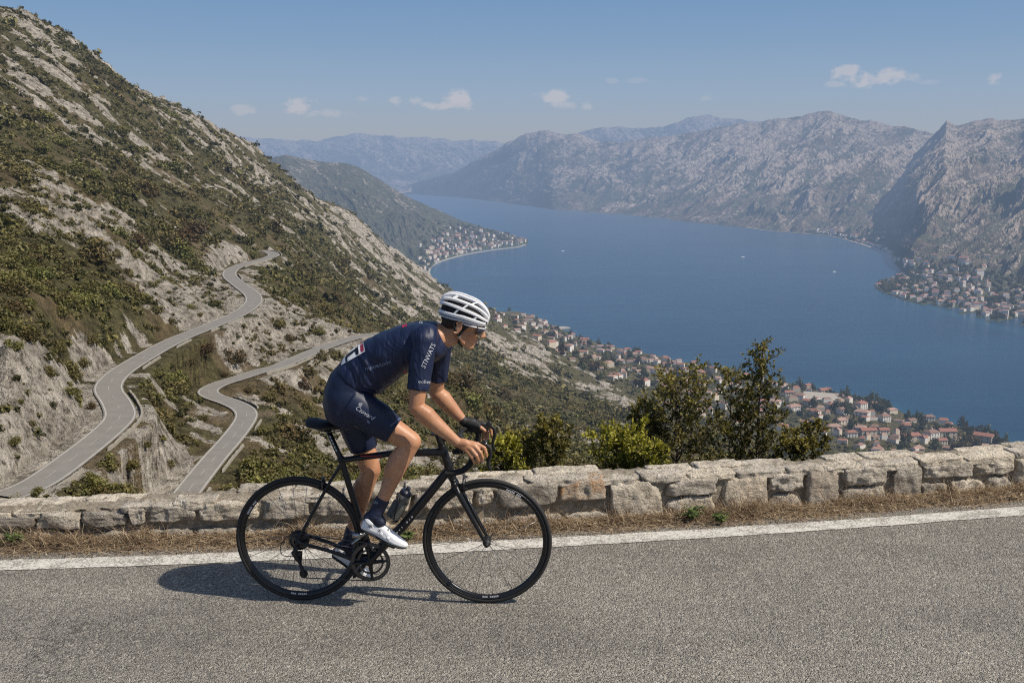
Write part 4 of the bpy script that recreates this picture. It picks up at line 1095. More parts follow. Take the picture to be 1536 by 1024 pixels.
# ---- stone wall
def mat_stone():
    t = NT('limestone_block'); p = t.pos(); tn = t.attr('tint').outputs['Fac']
    wa = t.n('ShaderNodeTexNoise', Scale=3.0, Detail=4.0); t.link(p, wa.inputs[0])
    n1 = t.noise(p, 9, 8, 0.66); n2 = t.noise(p, 38, 6, 0.7); n3 = t.noise(t.mapping(p, (1, 1, 2.6), (0, 0.5, 0)), 8, 6, 0.7)
    v = t.n('ShaderNodeTexVoronoi', _feature='DISTANCE_TO_EDGE', Scale=3.4); ms = t.n('ShaderNodeVectorMath', _operation='SCALE'); ms.inputs['Scale'].default_value = 0.5; t.link(wa.outputs['Color'], ms.inputs[0])
    ad = t.n('ShaderNodeVectorMath', _operation='ADD'); t.link(p, ad.inputs[0]); t.link(ms.outputs[0], ad.inputs[1]); t.link(ad.outputs[0], v.inputs['Vector'])
    c = t.ramp(n1, [(0.28, (0.30, 0.262, 0.215)), (0.5, (0.54, 0.49, 0.415)), (0.72, (0.74, 0.68, 0.59))])
    c = t.mix(1.0, c, t.ramp(tn, [(0.0, (0.66, 0.64, 0.62)), (0.5, (0.98, 0.96, 0.93)), (1.0, (1.25, 1.2, 1.1))]), 'MULTIPLY')
    c = t.mix(t.ramp(n2, [(0.33, (0.45,) * 3), (0.5, (0,) * 3)]), c, (0.12, 0.105, 0.085))
    ck = t.ramp(v.outputs['Distance'], [(0.0, (0.45,) * 3), (0.022, (1,) * 3)])
    c = t.mix(0.5, c, ck, 'MULTIPLY')
    rust = t.attr('rust').outputs['Fac']
    c = t.mix(t.math('MULTIPLY', rust, t.ramp(n1, [(0.42, (0,) * 3), (0.6, (0.8,) * 3)])), c, (0.42, 0.22, 0.09))
    h = t.math('ADD', t.math('MULTIPLY', n1, 1.0), t.math('MULTIPLY', n2, 0.35)); h = t.math('ADD', h, t.math('MULTIPLY', n3, 0.9)); h = t.math('ADD', h, t.math('MULTIPLY', ck, 0.12))
    return t.end(t.bsdf(c, 0.95, t.bump(h, 1.0, 0.06), spec=0.15))
def mat_mortar():
    t = NT('mortar'); p = t.pos(); n1 = t.noise(p, 25, 7, 0.7); n2 = t.noise(p, 4, 4)
    c = t.ramp(n1, [(0.3, (0.17, 0.14, 0.105)), (0.55, (0.33, 0.285, 0.22)), (0.75, (0.46, 0.405, 0.325))])
    c = t.mix(t.ramp(n2, [(0.5, (0,) * 3), (0.7, (0.5,) * 3)]), c, (0.24, 0.17, 0.10))
    return t.end(t.bsdf(c, 1.0, t.bump(n1, 1.0, 0.03), spec=0.1))
M_STONE = mat_stone(); M_MORTAR = mat_mortar()
# wall: height above the road along x
hx = np.array([-3.6, -2.9, -1.5, -0.2, 0.24, 1.4, 2.4, 3.4, 4.2]); hz_ = np.array([0.185, 0.20, 0.255, 0.29, 0.295, 0.28, 0.272, 0.262, 0.262])
def wallH(x): return np.interp(x, hx, hz_)
WD = 0.30
def wframe(x):
    y = float(wallY(x)); d = float(wallY(x + 0.01) - wallY(x - 0.01)) / 0.02
    tx = np.array([1, d, 0.0]); tx /= np.linalg.norm(tx); nb = np.array([-tx[1], tx[0], 0.0])
    return np.array([x, y, 0.0]), tx, nb
def stone_np(cx, z0, z1, L, dep, fr, seed, tint, rust, flatc=0.0):
    """one rough block: length L, height z0..z1, front face at depth fr, dep deep"""
    n = 24; m = 15; q = 9
    # cube sphere style grid: build a subdivided box, round it, roughen it
    pts = {}; V = []; Fs = []
    def vid(i, j, k):
        if (i, j, k) not in pts:
            pts[(i, j, k)] = len(V); V.append((i / n * 2 - 1, j / q * 2 - 1, k / m * 2 - 1))
        return pts[(i, j, k)]
    for i in range(n):
        for k in range(m):
            Fs.append((vid(i, 0, k), vid(i + 1, 0, k), vid(i + 1, 0, k + 1), vid(i, 0, k + 1)))
    for i in range(n):
        for j in range(q):
            Fs.append((vid(i, j, m), vid(i + 1, j, m), vid(i + 1, j + 1, m), vid(i, j + 1, m)))
            Fs.append((vid(i, j + 1, 0), vid(i + 1, j + 1, 0), vid(i + 1, j, 0), vid(i, j, 0)))
    for j in range(q):
        for k in range(m):
            Fs.append((vid(0, j + 1, k), vid(0, j, k), vid(0, j, k + 1), vid(0, j + 1, k + 1)))
            Fs.append((vid(n, j, k), vid(n, j + 1, k), vid(n, j + 1, k + 1), vid(n, j, k + 1)))
    P = np.array(V)
    r = np.random.RandomState(seed)
    half = np.array([L / 2, dep / 2, (z1 - z0) / 2])
    rr = min(half) * r.uniform(0.12, 0.28)
    Q = P * half; inner = np.maximum(half - rr, 0.001); c = np.clip(Q, -inner, inner); d = Q - c; dn = np.linalg.norm(d, axis=1)[:, None] + 1e-9
    Q = np.where(dn > 1e-6, c + d / dn * np.minimum(dn, rr), Q)
    # irregular outline: skew corners
    sk = r.uniform(-1, 1, 6) * 0.26
    Q[:, 2] += Q[:, 0] / half[0] * sk[0] * half[2] * 0.26 + (Q[:, 0] / half[0]) ** 2 * -abs(sk[1]) * half[2] * 0.22 * np.sign(Q[:, 2])
    Q[:, 0] += Q[:, 2] / half[2] * sk[2] * half[0] * 0.12
    nn = noise3(Q * 9 + seed * 3.1, seed)[:, None] * 0.0085 + noise3(Q * 24 + seed, seed + 1)[:, None] * 0.012 + (1 - 2 * np.abs(noise3(Q * 38 + seed, seed + 2)))[:, None] * 0.0055 + noise3(Q * 100 + seed, seed + 3)[:, None] * 0.002
    # chipped planes
    for _ in range(7):
        nv = r.randn(3); nv[1] = -abs(nv[1]) * 1.5; nv /= np.linalg.norm(nv); dd = Q @ nv; lim = np.percentile(dd, r.uniform(93, 99))
        ex = np.maximum(dd - lim, 0)[:, None]; Q = Q - nv * ex * 0.9
    dirn = Q / (np.linalg.norm(Q, axis=1)[:, None] + 1e-9)
    Q = Q + dirn * nn
    o, tx, nb = wframe(cx)
    W_ = o + Q[:, :1] * tx + (Q[:, 1:2] + fr + dep / 2) * nb + np.array([0, 0, 1.0]) * (Q[:, 2:] + (z0 + z1) / 2)
    return W_, np.array(Fs), np.full(len(P), tint), np.full(len(P), rust)
# block layout traced along the wall: (x centre, z0, z1, length) in two courses with some full height blocks
sr = random.Random(21)
stones = []; tops = []
def px_x(px, py): return on_z(px, py, 0)[0]
LAY = []   # (px0, px1, kind) along the front: F full height, S split in two courses
x = -4.6
seq = []
while x < 6.2:
    H = float(wallH(x))
    inleft = x < 0.1
    full = (not inleft and x < 1.35 and sr.random() < 0.75) or (x >= 1.35 and sr.random() < 0.12)
    L = sr.uniform(0.20, 0.36) if full else sr.uniform(0.24, 0.50)
    if not full and sr.random() < 0.2: L = sr.uniform(0.11, 0.17)
    g = sr.uniform(0.010, 0.028)
    if full:
        stones.append((x + L / 2, -0.06, H - 0.035 + sr.uniform(-.01, .01), L - g))
    else:
        zc = H * sr.uniform(0.42, 0.52)
        stones.append((x + L / 2, zc + 0.007, H - 0.022 + sr.uniform(-.012, .012), L - g))
        seq.append((x, x + L, zc))
    x += L
# lower course breaks joint with the upper one
runs = []
for a, b, zc in seq:
    if runs and abs(runs[-1][1] - a) < 1e-6: runs[-1][1] = b; runs[-1][2].append(zc)
    else: runs.append([a, b, [zc]])
for a, b, zs in runs:
    x = a; zc = min(zs)
    while x < b - 0.06:
        L = min(sr.uniform(0.2, 0.42), b - x)
        if b - x - L < 0.1: L = b - x
        stones.append((x + L / 2, -0.08, zc - 0.004 + sr.uniform(-.012, .0), L - sr.uniform(0.012, 0.03))); x += L
VV, FF, TT, RR, off = [], [], [], [], 0
rust_x = px_x(850, 790)
for i, (cx, z0, z1, L) in enumerate(stones):
    v, f, t_, ru = stone_np(cx, z0, z1, L, 0.2, sr.uniform(-0.012, 0.010), 900 + i, sr.random(), 1.0 if abs(cx - rust_x) < 0.16 and z0 > 0.05 else (0.25 if sr.random() < 0.1 else 0))
    VV.append(v); FF.append(f + off); TT.append(t_); RR.append(ru); off += len(v)
# capping: flat slabs bedded on the top, uneven
nst = len(stones)
x = -4.6; i = 0
while x < 6.2:
    L = sr.uniform(0.22, 0.48)
    for d0, dw in ((0.015, 0.145), (0.165, 0.15)):
        if sr.random() < 0.2: continue
        xx = x + L / 2 + (0.1 if d0 > .1 else 0); H = float(wallH(xx))
        v, f, t_, ru = stone_np(xx, H - 0.048, H + sr.uniform(-0.012, 0.012), L - 0.012, dw, d0, 2000 + i, 0.5 + 0.5 * sr.random(), 0)
        VV.append(v); FF.append(f + off); TT.append(t_); RR.append(ru); off += len(v); i += 1
    x += L
wall_root = empty('stone_wall', (0, float(wallY(0)), 0), 'low wall of rough pale limestone blocks along the road', 'wall')
wl0 = np.array(wall_root.location)
o = link('stone_blocks', mesh_np('stone_blocks', np.vstack(VV) - wl0, np.vstack(FF), [M_STONE], attrs={'tint': np.concatenate(TT), 'rust': np.concatenate(RR)}), wall_root)
# mortar core
xs = np.linspace(-13, 15, 1100); R = []
prof = [(0.042, -1.8), (0.042, 0.0), (0.04, 0.12), (0.042, 0.2), (0.048, 0.93), (0.11, 0.975), (0.2, 0.97), (WD - 0.01, 0.93), (WD + 0.02, -0.2), (WD + 0.05, -1.8)]
rows = []
for d0, hz0 in prof:
    yy = []
    H = wallH(xs)
    zz = np.where(hz0 > 0.3, hz0 * H, hz0) if hz0 > 0.3 else np.full_like(xs, hz0)
    nz1 = 0.012 * noise2(xs * 14, xs * 0 + hz0 * 7 + d0 * 30, 5) + 0.008 * noise2(xs * 40, xs * 0 + hz0 * 9 + d0 * 50, 6)
    sl = np.gradient(wallY(xs), xs)
    rows.append(np.stack([xs - sl * 0 , wallY(xs) + (d0 + nz1), zz + nz1], 1))
# finer rows between
fine = []
for a, b in zip(rows[:-1], rows[1:]):
    for k in range(4):
        f = k / 4; q = a * (1 - f) + b * f; nn_ = noise2(xs * 22, np.full_like(xs, len(fine) * 0.63), 12) * 0.007
        q = q.copy(); q[:, 1] += nn_; q[:, 2] += nn_; fine.append(q)
fine.append(rows[-1])
o = link('mortar', mesh_np('mortar', np.vstack(fine) - wl0, grid_faces(len(fine), len(xs))[:, ::-1], [M_MORTAR]), wall_root)

# ---- dry grass and leaf litter on the verge (nobody could count it)
def mat_straw(name, a, b, c_):
    t = NT(name); f = t.attr('tint').outputs['Fac']
    col = t.ramp(f, [(0.0, a), (0.5, b), (1.0, c_)])
    d = t.bsdf(col, 0.8, spec=0.2); tr = t.n('ShaderNodeBsdfTranslucent'); t.link(col, tr.inputs[0])
    mx = t.n('ShaderNodeMixShader'); mx.inputs[0].default_value = 0.2; t.link(d, mx.inputs[1]); t.link(tr.outputs[0], mx.inputs[2])
    return t.end(mx.outputs[0])
M_STRAW = mat_straw('dry_straw', (0.12, 0.075, 0.042), (0.34, 0.235, 0.14), (0.62, 0.51, 0.35))
M_GREENW = mat_straw('green_weed', (0.03, 0.05, 0.015), (0.08, 0.12, 0.03), (0.18, 0.22, 0.07))
gr_ = np.random.RandomState(17)
def blades(n, xf, yf, lf, wf, flatness, nseg=4, curl=1.0):
    x = xf(n); y = yf(x); z = -0.01 + 0.05 * sstep(0, 1, (y - lineY(x) - 0.12) / 0.2)
    L = lf(n); th = gr_.rand(n) * 2 * PI; el = flatness(n)
    P = np.stack([x, y, z + gr_.rand(n) * 0.02], 1)
    d = np.stack([np.cos(th) * np.cos(el), np.sin(th) * np.cos(el), np.sin(el)], 1)
    side = np.cross(d, [0, 0, 1.0]); side /= np.linalg.norm(side, axis=1)[:, None] + 1e-9
    w_ = wf(n)[:, None]; pts = []
    bend = gr_.randn(n, 1) * 0.5 * curl
    for k in range(nseg + 1):
        f = k / nseg; ww = w_ * (1 - f * 0.85)
        pts += [P - side * ww, P + side * ww]
        d = d + side * bend / nseg + np.array([0, 0, -1.0]) * (0.9 / nseg) * curl * np.maximum(d[:, 2:], 0.1); d /= np.linalg.norm(d, axis=1)[:, None]
        P = P + d * (L / nseg)[:, None]; P[:, 2] = np.maximum(P[:, 2], z + 0.003)
    V = np.stack(pts, 1).reshape(-1, 3); m = 2 * (nseg + 1)
    Fq = np.array([[2 * k, 2 * k + 1, 2 * k + 3, 2 * k + 2] for k in range(nseg)])
    return V, (Fq[None] + (np.arange(n) * m)[:, None, None]).reshape(-1, 4), np.repeat(np.clip(gr_.rand(n) + 0.0, 0, 1), m)
def join(parts):
    VV, FF, TT, off = [], [], [], 0
    for v, f, t_ in parts: VV.append(v); FF.append(f + off); TT.append(t_); off += len(v)
    return np.vstack(VV), np.vstack(FF), np.concatenate(TT)
X01 = lambda n: gr_.uniform(-4.4, 6.0, n)
def near_wall(x):
    g = np.abs(gr_.randn(len(x))) * 0.115 * (1.0 + 0.5 * noise2(x * 1.7, x * 0, 7)); return np.maximum(wallY(x) - 0.01 - g, lineY(x) + 0.10 + 0.05 * gr_.rand(len(x)))
tuftx = gr_.uniform(-4.2, 5.8, 70)
def tx_(n): return tuftx[gr_.randint(0, len(tuftx), n)] + gr_.randn(n) * 0.05
A1 = blades(16000, X01, near_wall, lambda n: gr_.uniform(0.03, 0.13, n), lambda n: gr_.uniform(0.0009, 0.0024, n), lambda n: gr_.uniform(0.0, 0.55, n), curl=1.6)
A2 = blades(5200, tx_, lambda x: wallY(x) - 0.01 - np.abs(gr_.randn(len(x))) * 0.05, lambda n: gr_.uniform(0.06, 0.20, n), lambda n: gr_.uniform(0.0008, 0.002, n), lambda n: gr_.uniform(0.5, 1.4, n), curl=1.3)
A3 = blades(1500, X01, near_wall, lambda n: gr_.uniform(0.015, 0.04, n), lambda n: gr_.uniform(0.004, 0.010, n), lambda n: gr_.uniform(0.0, 0.5, n), nseg=2)
v, f, t_ = join([A1, A2, A3]); o = link('dry_grass', mesh_np('dry_grass', v, f, [M_STRAW], smooth=False, attrs={'tint': t_})); tag(o, 'dry brown grass and fallen leaves matted along the foot of the wall', 'grass', kind='stuff')
# green weed against the wall and a few more
def weed(px, py, h, n, label, sd):
    p = on_z(px, py, 0.02); r = empty('weed', p, label, 'weed')
    rr = np.random.RandomState(sd); s = Soup(); lv, lf_, lt, off = [], [], [], 0
    for i in range(n):
        a = rr.rand() * 6.28; el = rr.uniform(0.7, 1.4); L = h * rr.uniform(0.5, 1.0); d = np.array([math.cos(a) * math.cos(el), -abs(math.sin(a)) * math.cos(el), math.sin(el)])
        P = [p + d * L * t + np.array([0, 0, -0.25 * L * t * t]) for t in np.linspace(0, 1, 6)]
        s.tube(P, [0.002, 0.0018, 0.0015, 0.0012, 0.001, 0.0006], 5)
        for k in range(1, 6):
            for sg in (-1, 1):
                b = P[k]; sd_ = np.cross(d, [0, 1, 0.2]) * sg + rr.randn(3) * 0.3; sd_ /= np.linalg.norm(sd_); q = np.cross(sd_, d); q /= np.linalg.norm(q) + 1e-9; l = rr.uniform(0.018, 0.034)
                lv.append(np.array([b, b + sd_ * l * .5 + q * l * .3, b + sd_ * l, b + sd_ * l * .5 - q * l * .3])); lf_.append([off, off + 1, off + 2, off + 3]); off += 4; lt += [rr.rand()] * 4
    s.build('stem', M_GREENW, r)
    link('leaves', mesh_np('leaves', np.vstack(lv) - np.array(p), np.array(lf_), [M_GREENW], smooth=False, attrs={'tint': lt}), r)
weed(1040, 778, 0.17, 16, 'green leafy weed against the large wall block right of the front wheel', 3)
weed(1078, 782, 0.10, 10, 'smaller green weed just beside the leafy one at the wall', 4)
weed(610, 806, 0.08, 9, 'small green weed at the wall seen beside the rear wheel', 5)
weed(20, 815, 0.14, 12, 'pale green weed at the far left foot of the wall', 6)

# ---- trees and bushes just behind the wall
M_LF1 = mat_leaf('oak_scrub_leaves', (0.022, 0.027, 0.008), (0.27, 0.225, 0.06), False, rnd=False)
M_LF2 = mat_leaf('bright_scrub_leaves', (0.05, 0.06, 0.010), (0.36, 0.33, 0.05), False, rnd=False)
def plant(name, px, pyt, pyb, wpx, Y, label, cat, kind, seed, mat, leafL=0.04, nb=26, nl=5000, lean=0.0, tip=1.0, cone=0.5, trunk_r=0.018):
    """branching shrub: crown spans pyt..pyb in height and wpx in width at distance Y"""
    top = on_y(px, pyt, Y); bot = on_y(px, pyb, Y); W_ = wpx / F * Y / 2 * 1.02
    gz = float(tz(px and top[0], Y)[0]); base = np.array([top[0] - lean, Y, min(gz, bot[2] - 0.3) - 0.05])
    r_ = np.random.RandomState(seed); root = empty(name, base, label, cat)
    tr = Soup(); H = top[2] - base[2]; crown0 = (bot[2] - base[2]) / H
    trunk = [base + np.array([lean * t + 0.03 * math.sin(5 * t + seed), 0.04 * math.sin(4 * t + seed * 2), H * t]) for t in np.linspace(0, 1, 14)]
    tr.tube(trunk, [trunk_r * (1.05 - t) + 0.002 for t in np.linspace(0, 1, 14)], 8)
    br = Soup(); pts = []; wts = []
    for i in range(nb):
        t = crown0 * 0.9 + (1 - crown0 * 0.9) * (i + r_.rand()) / nb * 0.97
        k = t * 13; a_ = trunk[int(k)]; b_ = trunk[min(int(k) + 1, 13)]; p0 = a_ + (b_ - a_) * (k % 1)
        f = (t - crown0) / (1 - crown0 + 1e-6)
        prof_ = (np.clip(1 - f, 0.0, 1) ** cone) * (0.45 + 0.55 * min(1, (f + 0.25) * 3))
        R_ = W_ * prof_ * r_.uniform(0.65, 1.12) + 0.03
        an = i * 2.4 + r_.rand(); el = r_.uniform(0.15, 0.8)
        q = []; p = p0.copy(); d = np.array([math.cos(an) * math.cos(el), math.sin(an) * math.cos(el), math.sin(el)])
        for s_i in range(7):
            q.append(p.copy()); p = p + d * R_ / 6 / max(math.cos(el), 0.4); d = d + r_.randn(3) * 0.12 + np.array([0, 0, 0.07]); d /= np.linalg.norm(d)
        br.tube(q, [trunk_r * 0.42 * (1 - j / 7.5) * (0.5 + 0.5 * prof_) + 0.0012 for j in range(7)], 5)
        for j in range(2, 7):
            for _ in range(2):
                tw = r_.randn(3) * 0.8 + d + np.array([0, 0, 0.3]); tw /= np.linalg.norm(tw); tl = R_ * r_.uniform(0.15, 0.42) + 0.04
                e = q[j] + tw * tl; br.tube([q[j], (q[j] + e) / 2 + r_.randn(3) * 0.01, e], [0.0022, 0.0015, 0.0008], 4)
                pts.append((q[j], e, f)); wts.append(tl)
    n_tw = len(pts); idx = r_.choice(n_tw, nl, p=np.array(wts) / sum(wts)); tt = r_.rand(nl) ** 0.7
    A_ = np.array([p[0] for p in pts])[idx]; B_ = np.array([p[1] for p in pts])[idx]
    d = B_ - A_; d /= np.linalg.norm(d, axis=1)[:, None]; P0 = A_ + (B_ - A_) * tt[:, None]
    out = d * 0.6 + r_.randn(nl, 3) * 0.75 + np.array([0, 0, 0.25]); out /= np.linalg.norm(out, axis=1)[:, None]
    nrm = np.cross(out, r_.randn(nl, 3)); nrm /= np.linalg.norm(nrm, axis=1)[:, None]; sd_ = np.cross(nrm, out)
    l = leafL * r_.uniform(0.55, 1.25, nl)[:, None]; st = P0 + out * l * 0.15
    V = np.stack([st, st + out * l * .35 + sd_ * l * .27 - nrm * l * .05, st + out * l * .75 + sd_ * l * .22, st + out * l, st + out * l * .75 - sd_ * l * .22, st + out * l * .35 - sd_ * l * .27 - nrm * l * .05], 1).reshape(-1, 3)
    b = np.arange(nl)[:, None] * 6; Fq = np.vstack([b + [0, 1, 2, 3], b + [0, 3, 4, 5]])
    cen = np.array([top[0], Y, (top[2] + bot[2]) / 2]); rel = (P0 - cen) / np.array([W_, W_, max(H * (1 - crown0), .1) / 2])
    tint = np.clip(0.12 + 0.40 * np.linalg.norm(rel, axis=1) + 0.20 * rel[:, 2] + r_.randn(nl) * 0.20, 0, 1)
    link('foliage', mesh_np('foliage', V - base, Fq, [mat], smooth=False, attrs={'tint': np.repeat(tint, 6)}), root)
    tr.build('trunk', M_BARK, root); br.build('branch', M_BARK, root)
    return root
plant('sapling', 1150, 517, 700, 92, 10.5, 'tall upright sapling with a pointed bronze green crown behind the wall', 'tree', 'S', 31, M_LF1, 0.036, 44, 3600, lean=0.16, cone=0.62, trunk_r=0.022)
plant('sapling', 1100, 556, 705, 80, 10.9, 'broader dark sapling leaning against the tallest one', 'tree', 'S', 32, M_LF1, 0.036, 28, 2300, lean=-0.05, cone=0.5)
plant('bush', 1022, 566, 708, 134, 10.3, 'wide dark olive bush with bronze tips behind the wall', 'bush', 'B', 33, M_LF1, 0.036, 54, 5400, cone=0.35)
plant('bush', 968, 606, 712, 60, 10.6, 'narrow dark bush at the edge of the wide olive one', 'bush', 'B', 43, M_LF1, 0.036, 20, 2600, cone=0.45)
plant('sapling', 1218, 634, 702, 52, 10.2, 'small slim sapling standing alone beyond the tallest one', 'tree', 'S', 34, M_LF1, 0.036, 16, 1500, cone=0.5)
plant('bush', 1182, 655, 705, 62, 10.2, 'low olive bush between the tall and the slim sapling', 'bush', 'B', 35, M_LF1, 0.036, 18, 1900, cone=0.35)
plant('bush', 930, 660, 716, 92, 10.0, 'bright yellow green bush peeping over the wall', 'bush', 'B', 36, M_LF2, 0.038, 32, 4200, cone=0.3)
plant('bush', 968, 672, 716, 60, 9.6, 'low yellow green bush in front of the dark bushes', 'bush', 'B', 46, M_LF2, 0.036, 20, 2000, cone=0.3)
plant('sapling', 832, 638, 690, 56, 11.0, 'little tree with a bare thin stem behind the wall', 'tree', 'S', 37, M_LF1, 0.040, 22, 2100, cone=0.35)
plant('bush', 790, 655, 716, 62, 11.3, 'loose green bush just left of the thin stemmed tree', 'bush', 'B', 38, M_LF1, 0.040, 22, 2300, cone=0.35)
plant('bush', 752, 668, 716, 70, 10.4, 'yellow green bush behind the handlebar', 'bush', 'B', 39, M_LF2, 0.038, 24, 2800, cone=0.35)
# ================================================================== road bicycle
BR = on_z(453, 899, 0); BF = on_z(731, 903.5, 0)
BT = (BF - BR) / np.linalg.norm(BF - BR); BN = np.array([BT[1], -BT[0], 0.0]); UPV = np.array([0, 0, 1.0])
def B(px, py, o=0.0):
    a, s = ray(px, py); d = np.array([a, 1, s]); cam0 = np.array([0, 0, CAMH])
    k = ((BR + BN * o - cam0) @ BN) / (d @ BN)
    return cam0 + d * k
WR = 0.336
HUBR = BR + UPV * WR; HUBF = BF + UPV * WR
def mat_black(name, col=(0.012, 0.012, 0.013), rough=0.35, spec=0.5, coat=0.0, var=0.25, metal=0.0):
    t = NT(name); n = t.noise(t.obj(), 60, 3); 
    r = t.math('ADD', t.math('MULTIPLY', n, var), rough - var / 2)
    return t.end(t.bsdf(col, r, spec=spec, metal=metal, Coat_Weight=coat))
M_CARB = mat_black('black_carbon', (0.007, 0.007, 0.008), 0.34, 0.35, 0.2)
M_MATT = mat_black('matt_black', (0.014, 0.014, 0.014), 0.6, 0.4)
M_RUB = mat_black('tyre_rubber', (0.022, 0.021, 0.02), 0.7, 0.35)
M_RIM = mat_black('rim_alloy', (0.035, 0.035, 0.036), 0.3, 0.6, 0.0, 0.15, 0.7)
M_STEEL = mat_black('steel', (0.45, 0.45, 0.46), 0.3, 0.5, 0, 0.15, 1.0)
M_DSTEEL = mat_black('dark_steel', (0.10, 0.10, 0.105), 0.35, 0.5, 0, 0.15, 1.0)
M_SPOKE = mat_black('spoke_steel', (0.22, 0.22, 0.22), 0.3, 0.5, 0, 0.15, 0.8)
M_TAPE = mat_black('bar_tape', (0.012, 0.012, 0.012), 0.75, 0.3)
M_DECAL = mat_plain('pale_decal', (0.55, 0.55, 0.55), 0.5)
M_REDD = mat_plain('red_decal', (0.35, 0.02, 0.03), 0.5)
bike = empty('road_bicycle', (BR + BF) / 2, 'black carbon road racing bicycle ridden along the asphalt by the rider', 'bicycle')
def circ(c, r, k=72, o=0.0, a0=0, a1=2 * PI, endp=False):
    a = np.linspace(a0, a1, k, endpoint=endp)
    return [c + BT * math.cos(t) * r + UPV * math.sin(t) * r + BN * o for t in a]
def torus_prof(c, R, prof, k=96):
    """lathe around the wheel axis: prof = [(radial offset, axial)]"""
    rings = []
    for t in np.arange(k) * 2 * PI / k:
        rd = BT * math.cos(t) + UPV * math.sin(t)
        rings.append(np.array([c + rd * (R + p[0]) + BN * p[1] for p in prof]))
    return rings
def wheel(hub, nsp, front, steer=None):
    s = Soup(); s.rings(torus_prof(hub, WR - 0.038, [(0.010, -0.010), (0.014, -0.0105), (0.016, 0), (0.014, 0.0105), (0.010, 0.010), (-0.003, 0.0085), (-0.0095, 0.0), (-0.003, -0.0085)][::-1]), closed=True)
    w = s.build('wheel', M_RIM, bike)
    s = Soup(); pr = [(0.0125 * math.cos(a), 0.0125 * math.sin(a)) for a in np.arange(14) * 2 * PI / 14]
    s.rings(torus_prof(hub, WR - 0.0125, pr[::-1]), closed=True); s.build('tyre', M_RUB, bike, parent=w)
    s = Soup(); s.rings(torus_prof(hub, WR - 0.0268, [(0.0012, -0.0105), (0.0012, 0.0105), (-0.0012, 0.0108), (-0.0012, -0.0108)][::-1]), closed=True); s.build('brake_track', M_STEEL if False else M_DSTEEL, bike, parent=w)
    s = Soup(); s.tube([hub - BN * 0.05, hub - BN * 0.033, hub - BN * 0.03, hub - BN * 0.012, hub + BN * 0.012, hub + BN * 0.03, hub + BN * 0.033, hub + BN * 0.05], [0.009, 0.019 , 0.021, 0.012, 0.012, 0.021, 0.019, 0.009], 20); s.build('hub', M_MATT, bike, parent=w)
    for i in range(nsp):
        sg = 1 if i % 2 else -1; a = i * 2 * PI / nsp + 0.1
        cr_ = 0.0 if front and True else (0.9 if (i // 2) % 2 else -0.9)
        st = hub + (BT * math.cos(a + cr_) + UPV * math.sin(a + cr_)) * 0.018 + BN * sg * 0.030
        en = hub + (BT * math.cos(a) + UPV * math.sin(a)) * (WR - 0.046) + BN * sg * 0.002
        q = Soup(); q.tube([st, en], 0.0013, 5); q.build('spoke', M_SPOKE, bike, parent=w)
    # rim decals, pale lettering-like bars near the top and bottom of the rim
    for a0, txt in ((-1.65 if front else -1.75, 1), (0.95 if front else 2.4, 0)):
        s = Soup()
        for j in range(9):
            a = a0 + j * 0.032
            if j in (3,): continue
            q0 = hub + (BT * math.cos(a) + UPV * math.sin(a)) * (WR - 0.0415) + BN * 0.0102; q1 = hub + (BT * math.cos(a + 0.018) + UPV * math.sin(a + 0.018)) * (WR - 0.033) + BN * 0.0108
            d0 = BT * -math.sin(a) + UPV * math.cos(a); rd = BT * math.cos(a) + UPV * math.sin(a)
            s.box((q0 + q1) / 2, (d0 * 0.0035, rd * 0.0045, BN * 0.0004))
        s.build('decal', M_DECAL, bike, parent=w, smooth=False)
    s = Soup(); e = hub + (BT * math.cos(-1.1) + UPV * math.sin(-1.1)) * (WR - 0.053); e2 = hub + (BT * math.cos(-1.1) + UPV * math.sin(-1.1)) * (WR - 0.095); s.tube([e, e2], 0.0022, 6); s.build('valve', M_DSTEEL, bike, parent=w)
    return w
wheel(HUBR, 24, False); wheel(HUBF, 20, True)
# ---- frame
seat_c = B(512, 690); bb = B(558, 837); head_t = B(663, 668); head_b = B(677, 713)
hd = (head_t - head_b) / np.linalg.norm(head_t - head_b)
fr = Soup()
def oval(P, rs, fl, k=16): fr.tube(P, rs, k, up=None, flat=fl)
def lerp(a, b, t): return a * (1 - t) + b * t
fr.tube([head_b - hd * 0.004, head_t + hd * 0.004], [0.024, 0.0195], 20)
fr.chain([seat_c, lerp(seat_c, head_t, .5) - UPV * .002, lerp(head_t, head_b, .22)], [0.0150, 0.0175, 0.0215], 16)
fr.chain([bb + UPV * .01, lerp(bb, head_b, .4), lerp(head_b, head_t, .22)], [0.0265, 0.0255, 0.0225], 18)
fr.chain([bb, lerp(bb, seat_c, .5), seat_c + (seat_c - bb) * 0.03], [0.0205, 0.0165, 0.0165], 16)
fr.tube([bb - BN * 0.043, bb + BN * 0.043], 0.022, 20)
for sg in (-1, 1):
    rd_ = HUBR + BN * sg * 0.064
    fr.chain([bb + BN * sg * 0.022 - BT * 0.012, bb + BN * sg * 0.034 - BT * 0.08 + UPV * 0.004, lerp(bb, HUBR, .6) + BN * sg * 0.052, rd_ + BT * 0.012], [0.0135, 0.0125, 0.0105, 0.010], 12)
    fr.chain([seat_c - UPV * 0.02 + BN * sg * 0.006, lerp(seat_c, HUBR, .30) + BN * sg * 0.024, rd_ + UPV * 0.01], [0.0095, 0.0082, 0.0078], 12)
    fr.caps_(rd_ + BT * 0.012, rd_ + UPV * 0.012, 0.011, 0.010, 12)
fr.build('frame', M_CARB, bike, remesh=0.0032, smooth_it=5)
FR_ = bpy.data.objects['frame']
